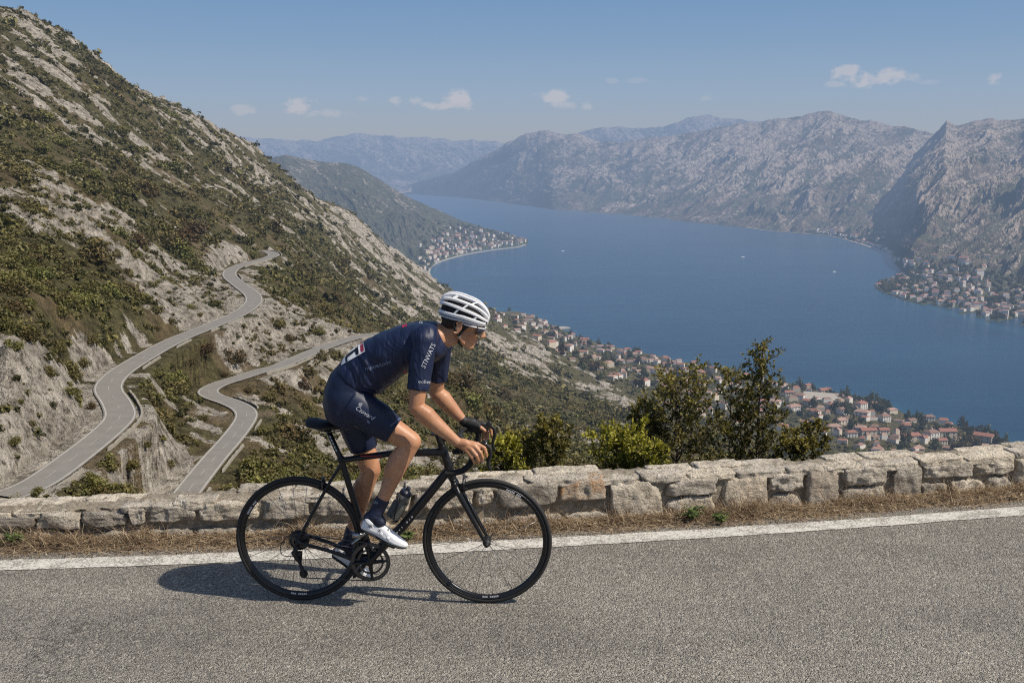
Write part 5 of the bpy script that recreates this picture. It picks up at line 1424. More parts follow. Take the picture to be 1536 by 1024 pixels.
# fork
fk = Soup(); crown = B(682, 724)
for sg in (-1, 1):
    e = HUBF + BN * sg * 0.052
    fk.chain([crown + BN * sg * 0.020, crown + BN * sg * 0.043 + (HUBF - crown) * 0.14, lerp(crown, HUBF, .55) + BN * sg * 0.050, e], [0.0165, 0.0155, 0.0125, 0.0085], 14)
fk.chain([crown + BN * 0.03, crown - BN * 0.03], [0.018, 0.018], 14); fk.chain([crown, head_b], [0.02, 0.022], 16)
fk.build('fork', M_CARB, bike, remesh=0.0032, smooth_it=5)
s = Soup(); s.tube([HUBF - BN * 0.064, HUBF + BN * 0.064], 0.0075, 14); s.tube([HUBF + BN * 0.058, HUBF + BN * 0.066], 0.011, 14); s.build('axle', M_MATT, bike)
s = Soup(); s.tube([HUBR - BN * 0.076, HUBR + BN * 0.076], 0.007, 14); s.tube([HUBR + BN * 0.072, HUBR + BN * 0.079], 0.010, 14); s.build('axle', M_MATT, bike)
# headset spacers, stem, bar
s = Soup(); s.tube([head_t, head_t + hd * 0.03], 0.0185, 18); s.build('headset', M_MATT, bike)
st0 = head_t + hd * 0.042; bar_c = B(689, 656)
s = Soup(); s.chain([st0 - hd * 0.018, st0 + hd * 0.014], [0.0205, 0.0205]); s.chain([st0, bar_c], [0.0185, 0.0175]); s.tube([bar_c - BN * 0.024, bar_c + BN * 0.024], 0.0205, 18)
s.build('stem', M_MATT, bike, remesh=0.0035, smooth_it=3)
s = Soup(); s.tube([st0 + hd * 0.024, st0 + hd * 0.030], 0.015, 16); s.build('stem_cap', M_DSTEEL, bike)
# computer mount on the stem as a small dark puck
s = Soup(); s.box(lerp(st0, bar_c, -0.25) + UPV * 0.022, (BT * 0.02, BN * 0.022, UPV * 0.005)); s.build('bike_computer', M_MATT, bike, bevel=0.003)
for_bar = []
HOODS = {}
def barside(sg):
    o = lambda v: sg * v
    # near side points were read from the photo; the far side uses the same shape
    P = [bar_c, bar_c + BN * o(0.10), bar_c + BN * o(0.155) - UPV * 0.001, bar_c + BN * o(0.184) + BT * 0.02 - UPV * 0.001,
         bar_c + BN * o(0.191) + BT * 0.060 - UPV * 0.006, bar_c + BN * o(0.193) + BT * 0.080 - UPV * 0.022, bar_c + BN * o(0.195) + BT * 0.082 - UPV * 0.052,
         bar_c + BN * o(0.198) + BT * 0.066 - UPV * 0.086, bar_c + BN * o(0.201) + BT * 0.030 - UPV * 0.116, bar_c + BN * o(0.203) - BT * 0.02 - UPV * 0.128, bar_c + BN * o(0.204) - BT * 0.055 - UPV * 0.130]
    return catmull(P, 6)
s = Soup()
L_ = barside(-1)[::-1] + barside(1)[1:]
L_ = [np.array(p) for p in L_]
s.tube(L_, [0.0152 if (i < 44 or i > len(L_) - 45) else 0.0125 for i in range(len(L_))], 14)
hb = s.build('handlebar', M_TAPE, bike)
for sg in (-1, 1):
    b0 = bar_c + BN * sg * 0.191 + BT * 0.058 - UPV * 0.006
    # brake hood: rubber body rising to a horn
    s = Soup(); s.chain([b0 - BT * 0.012, b0 + BT * 0.035 + UPV * 0.001, b0 + BT * 0.068 + UPV * 0.010, b0 + BT * 0.086 + UPV * 0.034], [0.0165, 0.0170, 0.0165, 0.0135])
    hood = s.build('brake_hood', M_MATT, bike, remesh=0.003, smooth_it=4)
    h1 = b0 + BT * 0.088
    s = Soup(); P = [h1 + UPV * 0.020, h1 + BT * 0.020 + UPV * 0.004, h1 + BT * 0.024 - UPV * 0.03, h1 + BT * 0.014 - UPV * 0.066, h1 + BT * 0.018 - UPV * 0.096, h1 + BT * 0.028 - UPV * 0.112]
    s.tube(catmull(P, 4), [0.0095] * 8 + [0.0085] * 5 + [0.0075] * 5 + [0.006] * 3, 12, flat=0.75); s.build('brake_lever', M_MATT, bike, parent=hood)
    s = Soup(); s.ell(h1 + BT * 0.003 + UPV * 0.03 + BN * sg * 0.011, (BT * 0.006, UPV * 0.006, BN * 0.004), 12, 8); s.build('lever_badge', M_STEEL, bike, parent=hood)
    HOODS[sg] = (b0, h1)
# brake calipers
def caliper(c, back):
    s = Soup(); d = -BT if back else BT
    s.chain([c + BN * 0.022 - UPV * 0.03, c + BN * 0.03, c + UPV * 0.022, c - BN * 0.03, c - BN * 0.022 - UPV * 0.03], [0.006, 0.007, 0.008, 0.007, 0.006], 10)
    s.chain([c + UPV * 0.022 + BN * 0.0, c + BN * 0.034 + UPV * 0.03], [0.006, 0.005], 8)
    o = s.build('brake_caliper', M_DSTEEL, bike, remesh=0.0025, smooth_it=2)
    s = Soup(); s.box(c + BN * 0.015 - UPV * 0.034, (BT * 0.022, BN * 0.004, UPV * 0.005)); s.box(c - BN * 0.015 - UPV * 0.034, (BT * 0.022, BN * 0.004, UPV * 0.005)); s.build('brake_pad', M_RUB, bike, parent=o, smooth=False)
caliper(B(696, 722), False); caliper(B(485, 722), True)
# cables
s = Soup()
for P in ([HOODS[1][0] + UPV * -.01, B(683, 690, 0.1), B(676, 704, 0.03), lerp(head_b, head_t, .3) + BN * 0.026], [HOODS[-1][0], B(696, 676, -0.08), B(688, 700, 0.0), B(697, 716, 0.0)], [bar_c + BN * .12, B(690, 684, 0.06), B(680, 694, 0.04), lerp(head_b, head_t, .6) + BN * 0.024]):
    s.tube(catmull(P, 6), 0.0023, 6)
s.build('cable', M_MATT, bike)
# seat post and saddle
sad = B(490, 640)
s = Soup(); sd = (sad - seat_c) / np.linalg.norm(sad - seat_c); s.tube([seat_c - sd * 0.02, seat_c + sd * 0.004, sad - sd * 0.012], [0.0140, 0.0140, 0.0138], 16); s.tube([seat_c - sd * 0.004, seat_c + sd * 0.014], 0.0195, 16)
sp_ = s.build('seatpost', M_CARB, bike)
s = Soup()
for j in range(5): s.box(lerp(seat_c, sad, 0.32 + 0.1 * j) + BN * 0.0135, (sd * 0.006, BT * 0.003, BN * 0.0008))
s.build('decal', M_DECAL, bike, parent=sp_, smooth=False)
R = []
c0 = B(459, 633); c1 = B(557, 633); ax = (c1 - c0); SL = np.linalg.norm(ax)
for t in np.linspace(0, 1, 16):
    wv_ = 0.070 * (1 - sstep(0.12, 0.62, t)) + 0.021; wv_ *= 0.55 + 0.45 * min(1, t * 9) if t < 0.11 else 1; wv_ *= 1 - 0.6 * max(0, (t - 0.9) / 0.1) ** 2
    zt = 0.006 * math.cos(t * 6.0) + (0.006 if t < 0.15 else 0)
    p = c0 + ax * t + UPV * zt; k = 18; ring = []
    for a in np.arange(k) * 2 * PI / k:
        ca, sa = math.cos(a), math.sin(a)
        th_ = 0.010 if sa > 0 else 0.022 + 0.012 * (1 - t)
        dr_ = -0.016 * (abs(ca) ** 3) * (1 - 0.5 * t)
        ring.append(p + BN * wv_ * ca + UPV * (th_ * sa * (abs(sa) ** 0.2) + dr_))
    R.append(np.array(ring))
s = Soup(); s.rings(R); sadd = s.build('saddle', M_MATT, bike, sub=1)
s = Soup()
for sg in (-1, 1): s.tube(catmull([c0 + ax * 0.16 + BN * sg * 0.03 - UPV * 0.018, c0 + ax * 0.26 + BN * sg * 0.022 - UPV * 0.042, c0 + ax * 0.5 + BN * sg * 0.022 - UPV * 0.042, c0 + ax * 0.86 + BN * sg * 0.008 - UPV * 0.012], 5), 0.0035, 8)
s.build('saddle_rail', M_DSTEEL, bike, parent=sadd)
s = Soup(); s.box(sad - UPV * 0.004, (BT * 0.022, BN * 0.028, UPV * 0.008)); s.tube([sad - UPV * .01 - BN * 0.02, sad - UPV * .01 + BN * 0.02], 0.012, 12); s.build('saddle_clamp', M_MATT, bike, bevel=0.003)
# crankset
cx_o = 0.052
CA = math.radians(50); cdir = BT * math.cos(CA) + UPV * math.sin(CA); CL_ = 0.170
s = Soup()
def cring(c, r_out, r_in, teeth, o, h):
    """toothed ring"""
    k = teeth * 4; ro = [r_out * (1.0 if (i % 4) in (1, 2) else 0.962) for i in range(k)]
    a = np.arange(k) * 2 * PI / k
    cs = np.cos(a)[:, None] * BT + np.sin(a)[:, None] * UPV; ro = np.array(ro)[:, None]
    return [c + cs * r_in + BN * (o - h), c + cs * ro + BN * (o - h), c + cs * ro + BN * (o + h), c + cs * r_in + BN * (o + h)]
s.rings([r[::1] for r in cring(bb, 0.1030, 0.083, 50, cx_o, 0.0018)], closed=True)
ck = s.build('chainring', M_DSTEEL, bike, smooth=False)
s = Soup(); s.rings(cring(bb, 0.070, 0.058, 34, cx_o - 0.008, 0.0016), closed=True); s.build('chainring', M_DSTEEL, bike, smooth=False)
s = Soup(); 
for j in range(4):
    a = CA + PI / 4 + j * PI / 2; d = BT * math.cos(a) + UPV * math.sin(a); s.chain([bb + BN * (cx_o + 0.004), bb + d * 0.06 + BN * (cx_o + 0.003), bb + d * 0.092 + BN * cx_o], [0.013, 0.0085, 0.006], 10)
s.tube([bb + BN * 0.03, bb + BN * (cx_o + 0.016)], 0.019, 20)
s.build('crank_spider', M_CARB, bike)
ped = {}
for sg in (1, -1):
    o = 0.070 * sg; d = cdir * sg; e = bb + d * CL_ + BN * (0.078 * sg)
    s = Soup(); s.chain([bb + BN * 0.060 * sg, bb + d * 0.05 + BN * o, e], [0.015, 0.0125, 0.0105], 12); cr_o = s.build('crank_arm', M_CARB, bike)
    s = Soup(); pc = e + BN * 0.05 * sg; s.tube([e, pc], 0.0065, 10); s.build('pedal_axle', M_STEEL, bike, parent=cr_o)
    tl = math.radians(-22 if sg > 0 else -14); pd = BT * math.cos(tl) + UPV * math.sin(tl); pu = np.cross(BN, pd) * -1; pu = pu if pu[2] > 0 else -pu
    s = Soup(); s.box(pc, (pd * 0.038, BN * 0.028, pu * 0.008)); s.build('pedal', M_MATT, bike, parent=cr_o, bevel=0.004)
    ped[sg] = (pc, pd, pu)
# cassette, chain, derailleurs
s = Soup()
for j, r in enumerate([0.056, 0.051, 0.047, 0.043, 0.039, 0.035, 0.032, 0.029, 0.026, 0.024, 0.022]): s.rings(cring(HUBR, r, 0.018, int(r * 500), 0.020 + j * 0.0037, 0.0009), closed=True)
s.build('cassette', M_DSTEEL, bike, smooth=False)
oc = 0.040; rc = 0.041
jock1 = B(447, 836, oc); jock2 = B(456, 860, oc)
ang = lambda c, a, r: c + BT * math.cos(a) * r + UPV * math.sin(a) * r
P = [ang(HUBR + BN * oc, a, rc) for a in np.linspace(PI * 1.28, PI * 0.47, 10)] + [ang(bb + BN * cx_o, a, 0.102) for a in np.linspace(PI * 0.53, -PI * 0.5, 16)] + [ang(jock2, a, 0.022) for a in np.linspace(-PI * .5, -PI * 1.25, 5)] + [ang(jock1, a, 0.021) for a in np.linspace(-PI * 0.2, PI * 0.45, 5)]
P2 = []
for i in range(len(P)):
    a, b = P[i], P[(i + 1) % len(P)]; nn_ = max(1, int(np.linalg.norm(b - a) / 0.0127))
    for k in range(nn_): P2.append(lerp(a, b, k / nn_))
s = Soup(); s.tube(P2, [0.0042 if i % 2 else 0.0033 for i in range(len(P2))], 8, closed=True, flat=0.75, up=BN); s.build('chain', M_DSTEEL, bike)
s = Soup(); ph = HUBR + BT * 0.0 - UPV * 0.024 + BN * 0.07
s.chain([ph, B(441, 829, 0.07), jock1 + BN * 0.02], [0.009, 0.014, 0.011], 10); s.box(B(446, 830, 0.055), (BT * 0.024, BN * 0.014, UPV * 0.011))
for oo in (-0.007, 0.007): s.chain([jock1 + BN * oo, lerp(jock1, jock2, .5) + BN * oo, jock2 + BN * oo], [0.010, 0.006, 0.010], 10)
rdl = s.build('rear_derailleur', M_MATT, bike)
s = Soup()
for j in (jock1, jock2): s.rings(cring(j, 0.021, 0.006, 11, 0, 0.0022), closed=True)
s.build('jockey_wheel', M_MATT, bike, parent=rdl, smooth=False)
s = Soup(); s.tube(catmull([B(448, 806, 0.068) , B(432, 804, 0.07), B(421, 818, 0.07), B(424, 832, 0.07), B(440, 834, 0.07)], 6), 0.0022, 6); s.build('cable', M_MATT, bike)
s = Soup(); s.chain([B(546, 800, 0.03), B(540, 806, 0.045), B(528, 815, 0.05)], [0.010, 0.008, 0.004], 8); s.box(B(536, 803, 0.056), (BT * 0.026, BN * 0.002, UPV * 0.012)); s.build('front_derailleur', M_STEEL, bike)
# bottle cage and bottle on the down tube
dt = (head_b - bb); dt /= np.linalg.norm(dt); dn = np.cross(BN, dt); dn = dn if dn[2] > 0 else -dn
b_bot = B(588, 775); b_top = B(612, 733.5); bd = (b_top - b_bot); BL = np.linalg.norm(bd); bd /= BL
s = Soup()
for k in range(2):
    sg = 1 if k else -1
    s.tube(catmull([b_bot - bd * 0.006 - dn * 0.03, b_bot + BN * sg * 0.03 - dn * 0.02, b_bot + bd * 0.05 + BN * sg * 0.0385, b_bot + bd * 0.10 + BN * sg * 0.036 + dn * 0.012, b_bot + bd * 0.115 + BN * sg * 0.02 + dn * 0.034, b_bot + bd * 0.112 + dn * 0.039], 5), 0.0032, 8)
s.tube([b_bot - bd * 0.004 - dn * 0.034, b_bot + bd * 0.12 - dn * 0.034], 0.006, 8); s.build('bottle_cage', M_MATT, bike)
def mat_bottle():
    t = NT('smoke_plastic'); return t.end(t.bsdf((0.11, 0.11, 0.10), 0.35, spec=0.5, Transmission_Weight=0.15))
bot = empty('water_bottle', b_bot, 'smoky grey drinking bottle with a dark cap in the frame cage', 'bottle')
pr = [(0, 0.0), (0, 0.030), (0.004, 0.0355), (0.06, 0.0365), (0.085, 0.0365), (0.092, 0.031), (0.10, 0.0305), (0.108, 0.036), (0.128, 0.0355), (0.138, 0.030)]
s = Soup(); s.tube([b_bot + bd * (a * BL / 0.17) for a, r in pr[1:]], [r for a, r in pr[1:]], 28, up=dn); s.build('body', mat_bottle(), bot, auto=0.9)
q = BL / 0.17; s = Soup(); s.tube([b_bot + bd * a * q for a in (0.137, 0.139, 0.156, 0.160, 0.163, 0.166, 0.182, 0.185)], [0.029, 0.032, 0.0315, 0.024, 0.012, 0.0125, 0.011, 0.008], 26, up=dn); s.build('cap', mat_black('bottle_cap', (0.012, 0.014, 0.03), 0.4), bot)
# down tube marks, small pale strokes
s = Soup()
for j, tt in enumerate(np.linspace(0.30, 0.52, 8)):
    if j == 4: continue
    s.box(lerp(bb, head_b, tt) + BN * 0.0252 + dn * 0.002, (dt * (0.0042 if j % 3 else 0.002), dn * (0.0035 if j % 2 else 0.0022), BN * 0.0006))
s.build('decal', M_DECAL, bike, parent=FR_, smooth=False)
s = Soup(); s.box(lerp(seat_c, head_t, 0.30) + BN * 0.0168 + UPV * 0.0035, (BT * 0.055, UPV * 0.0025, BN * 0.0008)); s.build('decal', M_REDD, bike, parent=FR_, smooth=False)
# ================================================================== the rider
def mat_skin():
    t = NT('tanned_skin'); p = t.obj(); n1 = t.noise(p, 9, 4); n2 = t.noise(p, 90, 4, 0.6); n3 = t.noise(p, 300, 2)
    c = t.mix(t.ramp(n1, [(0.3, (0,) * 3), (0.7, (1,) * 3)]), (0.37, 0.170, 0.085), (0.55, 0.29, 0.165))
    c = t.mix(0.25, c, t.ramp(n2, [(0.3, (0.8, 0.72, 0.7)), (0.6, (1,) * 3)]), 'MULTIPLY')
    return t.end(t.bsdf(c, 0.46, t.bump(t.math('ADD', n3, n2), 0.25, 0.0015), spec=0.4, Subsurface_Weight=0.0))
def mat_lycra(name, col, fold=0.5, axis_rot=0.0, scale=(1, 1, 1)):
    t = NT(name); p = t.obj()
    m = t.mapping(p, scale, (0, axis_rot, 0))
    n1 = t.noise(m, 9, 2, 0.45); n2 = t.noise(p, 900, 2); n3 = t.noise(p, 7, 3); n4 = t.noise(m, 20, 2, 0.4)
    c = t.mix(n3, tuple(x * 0.8 for x in col), tuple(x * 1.3 for x in col))
    h = t.math('ADD', t.math('MULTIPLY', t.ramp(n1, [(0.38, (0,) * 3), (0.66, (1,) * 3)]), 1.0), t.math('MULTIPLY', n4, 0.3)); h = t.math('ADD', h, t.math('MULTIPLY', n2, 0.02))
    return t.end(t.bsdf(c, 0.48, t.bump(h, fold, 0.008), spec=0.35))
M_SKIN = mat_skin()
spine_rot = math.radians(38)
M_JER = mat_lycra('navy_jersey', (0.008, 0.014, 0.042), 0.9, spine_rot, (2.6, 0.7, 0.5))
M_SHO = mat_lycra('navy_shorts', (0.008, 0.014, 0.038), 0.30, 0.6, (0.8, 0.8, 0.8))
M_SOCK = mat_lycra('navy_sock', (0.012, 0.016, 0.036), 0.5, 0, (1, 1, 3))
M_WHT = mat_plain('white_gloss', (0.72, 0.72, 0.73), 0.3, spec=0.5)
M_GREYP = mat_plain('silver_grey_plastic', (0.42, 0.43, 0.45), 0.35)
M_SHELL = mat_plain('black_foam', (0.010, 0.010, 0.011), 0.7)
M_INK = mat_plain('white_print', (0.46, 0.48, 0.52), 0.6); M_REDP = mat_plain('red_print', (0.50, 0.03, 0.07), 0.6); M_INKD = mat_plain('faint_print', (0.16, 0.20, 0.30), 0.6); M_BLK = mat_plain('black_print', (0.01, 0.01, 0.012), 0.6)
M_HAIR = mat_plain('dark_hair', (0.045, 0.027, 0.016), 0.7, var=0.4, vs=120)
M_LENS = mat_black('dark_lens', (0.012, 0.008, 0.012), 0.08, 0.8, 0.5, 0.04)
M_LIP = mat_plain('lip_skin', (0.36, 0.13, 0.10), 0.5)
rider = empty('person', (BR + BF) / 2 + BN * 0.0, 'cyclist in navy jersey and shorts with white helmet bent over the handlebar', 'person')
RO = np.array(rider.location)
# joints
hip = {1: B(521, 600, 0.085), -1: B(523, 602, -0.085)}
knee = {1: B(616, 662, 0.095), -1: B(556, 704, -0.09)}
ball, ank, fdir, fup = {}, {}, {}, {}
for sg in (1, -1):
    pc, pd, pu = ped[sg]
    tl = math.radians(-22 if sg > 0 else -33); fdir[sg] = BT * math.cos(tl) + UPV * math.sin(tl); u = np.cross(BN, fdir[sg]); fup[sg] = u if u[2] > 0 else -u
    ball[sg] = pc + BN * sg * -0.006 + fup[sg] * 0.026
    ank[sg] = ball[sg] - fdir[sg] * 0.118 + fup[sg] * 0.078
shoulder = {1: B(636, 511, 0.165), -1: B(660, 516, -0.165)}
elbow = {1: B(624, 611, 0.225), -1: B(654, 588, -0.215)}
def HP(sg, a, b, c): return HOODS[sg][0] + BT * a + UPV * b + BN * sg * c
wrist = {1: HP(1, -0.048, 0.036, 0.020), -1: HP(-1, -0.048, 0.038, 0.012)}
# head frame
H0 = B(690, 488, 0.0); tlt = math.radians(-22)
HF = BT * math.cos(tlt) + UPV * math.sin(tlt); HU = np.cross(HF, BN); HU = HU if HU[2] > 0 else -HU
def HD(x, y, z): return H0 + HF * x + BN * y + HU * z
bd_ = Soup()
# trunk core under the clothes
tcore = [(B(535, 588), .10), (B(565, 556), .105), (B(600, 526), .11), (B(635, 512), .10), (B(656, 506), .075)]
for a, r in tcore: bd_.ell(a, (BT * r, UPV * r, BN * r * 1.25), 20, 12)
# neck
bd_.chain([B(648, 508), B(668, 502), B(688, 492)], [0.072, 0.060, 0.058], 20)
bd_.chain([B(655, 520, 0.04), B(690, 508, 0.03)], [0.026, 0.020], 12)
# head
e_ = lambda c, a, b, c_, rot=0.0: bd_.ell(HD(*c), ((HF * math.cos(rot) + HU * math.sin(rot)) * a, (HU * math.cos(rot) - HF * math.sin(rot)) * c_, BN * b), 24, 14)
e_((0.002, 0, 0.045), 0.096, 0.074, 0.088); e_((0.045, 0, 0.035), 0.062, 0.066, 0.066)
e_((0.046, 0, -0.022), 0.055, 0.054, 0.062, -0.25); e_((0.066, 0, -0.045), 0.036, 0.042, 0.040)
e_((0.088, 0, -0.078), 0.018, 0.024, 0.017); e_((0.074, 0, -0.072), 0.030, 0.030, 0.018)
bd_.chain([HD(0.012, 0.054, -0.040), HD(0.045, 0.044, -0.066), HD(0.082, 0.018, -0.082)], [0.017, 0.015, 0.012], 12)
bd_.chain([HD(0.012, -0.054, -0.040), HD(0.045, -0.044, -0.066), HD(0.082, -0.018, -0.082)], [0.017, 0.015, 0.012], 12)
e_((0.092, 0, 0.038), 0.017, 0.050, 0.013); e_((0.072, 0.040, -0.012), 0.024, 0.018, 0.018, 0.3); e_((0.072, -0.040, -0.012), 0.024, 0.018, 0.018, 0.3)
bd_.chain([HD(0.104, 0, 0.026), HD(0.118, 0, 0.010), HD(0.131, 0, -0.006)], [0.0095, 0.0105, 0.0105], 12)
bd_.ell(HD(0.121, 0.010, -0.010), (HF * 0.009, HU * 0.008, BN * 0.007), 12, 8); bd_.ell(HD(0.121, -0.010, -0.010), (HF * 0.009, HU * 0.008, BN * 0.007), 12, 8)
e_((0.092, 0, -0.030), 0.018, 0.026, 0.016); e_((0.0990, 0, -0.0365), 0.010, 0.020, 0.0062); e_((0.0965, 0, -0.0485), 0.010, 0.018, 0.0062)
e_((0.094, 0, -0.060), 0.013, 0.020, 0.010)
for sg in (1, -1):   # ears
    P = [HD(-0.004 + 0.017 * math.cos(a), sg * (0.079 + 0.006 * (1 - math.cos(a)) * 0.5), 0.000 + 0.031 * math.sin(a) + 0.004 * math.cos(a)) for a in np.linspace(-2.3, 2.6, 14)]
    bd_.tube(P, [0.0045] * 14, 8); bd_.ell(HD(-0.002, sg * 0.077, -0.002), (HF * 0.014, HU * 0.024, BN * 0.005), 14, 8); bd_.ell(HD(0.002, sg * 0.077, -0.027), (HF * 0.007, HU * 0.008, BN * 0.005), 10, 8)
# arms
for sg in (1, -1):
    S_, E_, W_ = shoulder[sg], elbow[sg], wrist[sg]
    ua = (E_ - S_) / np.linalg.norm(E_ - S_); fa = (W_ - E_) / np.linalg.norm(W_ - E_)
    bd_.chain([lerp(S_, B(640, 510), .5), S_, lerp(S_, E_, .45), lerp(S_, E_, .8), E_], [0.06, 0.052, 0.046, 0.041, 0.037], 20)
    bk = np.cross(BN, ua); bk = bk if bk @ BT > 0 else -bk       # towards the front of the arm
    bd_.ell(lerp(S_, E_, .52) + bk * 0.010, (ua * 0.085, bk * 0.036, BN * 0.038), 18, 12)
    bd_.ell(lerp(S_, E_, .55) - bk * 0.012, (ua * 0.085, bk * 0.034, BN * 0.038), 18, 12)
    fk_ = np.cross(BN, fa); fk_ = fk_ if fk_[2] > 0 else -fk_
    bd_.chain([E_, lerp(E_, W_, .22) + fk_ * 0.003, lerp(E_, W_, .55), lerp(E_, W_, .85), W_], [0.038, 0.046, 0.037, 0.027, 0.0245], 20)
    bd_.ell(lerp(E_, W_, .20) + fk_ * 0.016 + BN * sg * 0.006, (fa * 0.075, fk_ * 0.025, BN * 0.028), 18, 12)
    bd_.ell(E_ - fk_ * 0.020 - fa * 0.004, (fa * 0.022, fk_ * 0.018, BN * 0.02), 14, 10)
    # hand over the brake hood
    bd_.chain([W_, lerp(W_, HP(sg, 0.03, 0.026, 0.022), .5)], [0.0235, 0.024], 16)
    mcp = [HP(sg, 0.050, 0.026, 0.014), HP(sg, 0.036, 0.020, 0.028), HP(sg, 0.018, 0.008, 0.036), HP(sg, 0.000, -0.004, 0.036)]
    pip = [HP(sg, 0.083, 0.010, 0.020), HP(sg, 0.066, -0.010, 0.037), HP(sg, 0.046, -0.024, 0.042), HP(sg, 0.023, -0.032, 0.040)]
    dip = [HP(sg, 0.092, -0.014, 0.022), HP(sg, 0.074, -0.034, 0.033), HP(sg, 0.054, -0.046, 0.036), HP(sg, 0.032, -0.052, 0.034)]
    tip = [HP(sg, 0.093, -0.034, 0.018), HP(sg, 0.073, -0.053, 0.026), HP(sg, 0.054, -0.063, 0.027), HP(sg, 0.034, -0.067, 0.026)]
    for j in range(4):
        cb = W_ + (mcp[j] - W_) * 0.25
        bd_.caps_(cb, mcp[j], 0.017, 0.0128 - 0.0008 * j, 14)
        if j < 3: bd_.caps_(lerp(W_, mcp[j], .7), lerp(W_, mcp[j + 1], .7), 0.0135, 0.0135, 12)
        r0 = (0.0100, 0.0102, 0.0096, 0.0086)[j]
        bd_.chain([mcp[j], pip[j], dip[j], tip[j]], [r0 + 0.0012, r0, r0 - 0.0010, r0 - 0.0022], 14)
        bd_.ell(pip[j] + BN * sg * 0.001, (BT * (r0 + .0008), UPV * (r0 + .0008), BN * (r0 + .0006)), 12, 8)
    bd_.chain([lerp(W_, HP(sg, 0.0, 0.024, -0.012), .5), HP(sg, 0.012, 0.024, -0.016), HP(sg, 0.040, 0.018, -0.026), HP(sg, 0.062, 0.002, -0.028)], [0.019, 0.0145, 0.0115, 0.0088], 14)
# legs
for sg in (1, -1):
    H_, K_, A_ = hip[sg], knee[sg], ank[sg]
    th = (K_ - H_) / np.linalg.norm(K_ - H_); sh = (A_ - K_) / np.linalg.norm(A_ - K_)
    tf = np.cross(BN, th); tf = tf if tf[2] > 0 or (sg < 0 and tf @ BT > 0) else -tf
    if sg < 0: tf = tf if tf @ BT > 0 else -tf
    bd_.chain([lerp(H_, K_, .08) - BN * sg * 0.015, lerp(H_, K_, .35), lerp(H_, K_, .7), lerp(H_, K_, .9), K_], [0.07, 0.072, 0.062, 0.056, 0.053], 22)
    bd_.ell(lerp(H_, K_, .80) + tf * 0.012 + BN * sg * 0.014, (th * 0.07, tf * 0.044, BN * 0.036), 18, 12)
    bd_.ell(lerp(H_, K_, .70) - tf * 0.02, (th * 0.10, tf * 0.042, BN * 0.045), 18, 12)
    kf = (th - sh); kf /= np.linalg.norm(kf)
    bd_.ell(K_ + kf * 0.016, (kf * 0.036, np.cross(kf, BN) * 0.038, BN * 0.036), 16, 12)
    cb = np.cross(BN, sh); cb = cb if cb @ BT < 0 else -cb
    bd_.chain([K_, lerp(K_, A_, .18), lerp(K_, A_, .55), lerp(K_, A_, .82), A_], [0.052, 0.046, 0.038, 0.031, 0.027], 22)
    bd_.ell(lerp(K_, A_, .30) + cb * 0.026 + BN * sg * 0.004, (sh * 0.10, cb * 0.040, BN * 0.047), 20, 14)
    bd_.ell(lerp(K_, A_, .42) + cb * 0.014 - BN * sg * 0.012, (sh * 0.12, cb * 0.038, BN * 0.034), 20, 14)
    bd_.chain([A_ - fup[sg] * 0.006, ball[sg] + fup[sg] * 0.004], [0.024, 0.016], 14); bd_.chain([A_, ball[sg] - fdir[sg] * 0.15 + fup[sg] * 0.02], [0.03, 0.024], 14)
body = bd_.build('body', M_SKIN, rider, remesh=0.0036, smooth_it=5)

# ---- clothing as outer shells
def sellipse(c, u, v, a, b, k=40, p=2.3):
    t = np.arange(k) * 2 * PI / k; ct, st = np.cos(t), np.sin(t)
    return c + u * (a * np.sign(ct) * np.abs(ct) ** (2 / p))[:, None] + v * (b * np.sign(st) * np.abs(st) ** (2 / p))[:, None]
def fold(o, fn):
    me = o.data; n = len(me.vertices); co = np.empty(n * 3, np.float32); me.vertices.foreach_get('co', co); no = np.empty(n * 3, np.float32); me.vertices.foreach_get('normal', no)
    co = co.reshape(-1, 3); no = no.reshape(-1, 3); co = co + no * fn(co + RO)[:, None]; me.vertices.foreach_set('co', co.astype(np.float32).ravel()); me.update()
J = Soup()
prs = [((508, 546), (556, 592), .150), ((515, 537), (572, 588), .148), ((527, 526), (590, 574), .148), ((545, 512), (606, 562), .156), ((572, 498), (622, 552), .168), ((600, 488), (640, 545), .178), ((625, 483), (656, 540), .175), ((642, 482), (668, 532), .150), ((655, 483), (675, 524), .098)]
R = []
for (a, b, w_) in prs:
    pa, pb = B(*a), B(*b); c = (pa + pb) / 2; h = np.linalg.norm(pa - pb) / 2; R.append(sellipse(c, (pa - pb) / (2 * h), BN, h, w_))
J.rings(R)
for sg in (1, -1):
    S_, E_ = shoulder[sg], elbow[sg]; ua = (E_ - S_) / np.linalg.norm(E_ - S_)
    J.ell(S_ - ua * 0.004 - BN * sg * 0.004, (ua * 0.078, np.cross(ua, BN) * 0.068, BN * 0.060), 22, 14)
    J.chain([lerp(S_, B(640, 505), .6), S_], [0.075, 0.064], 18)
    hem = lerp(S_, E_, 0.74)
    J.tube([S_, lerp(S_, E_, .3), lerp(S_, E_, .55), hem], [0.062, 0.060, 0.0565, 0.0535], 30)
jer = J.build('jersey', M_JER, rider, remesh=0.0045, smooth_it=9)
ax_s = (B(650, 500) - B(530, 560)); ax_s /= np.linalg.norm(ax_s); ax_u = np.cross(ax_s, BN); ax_u = ax_u if ax_u[2] > 0 else -ax_u; org_s = B(530, 566)
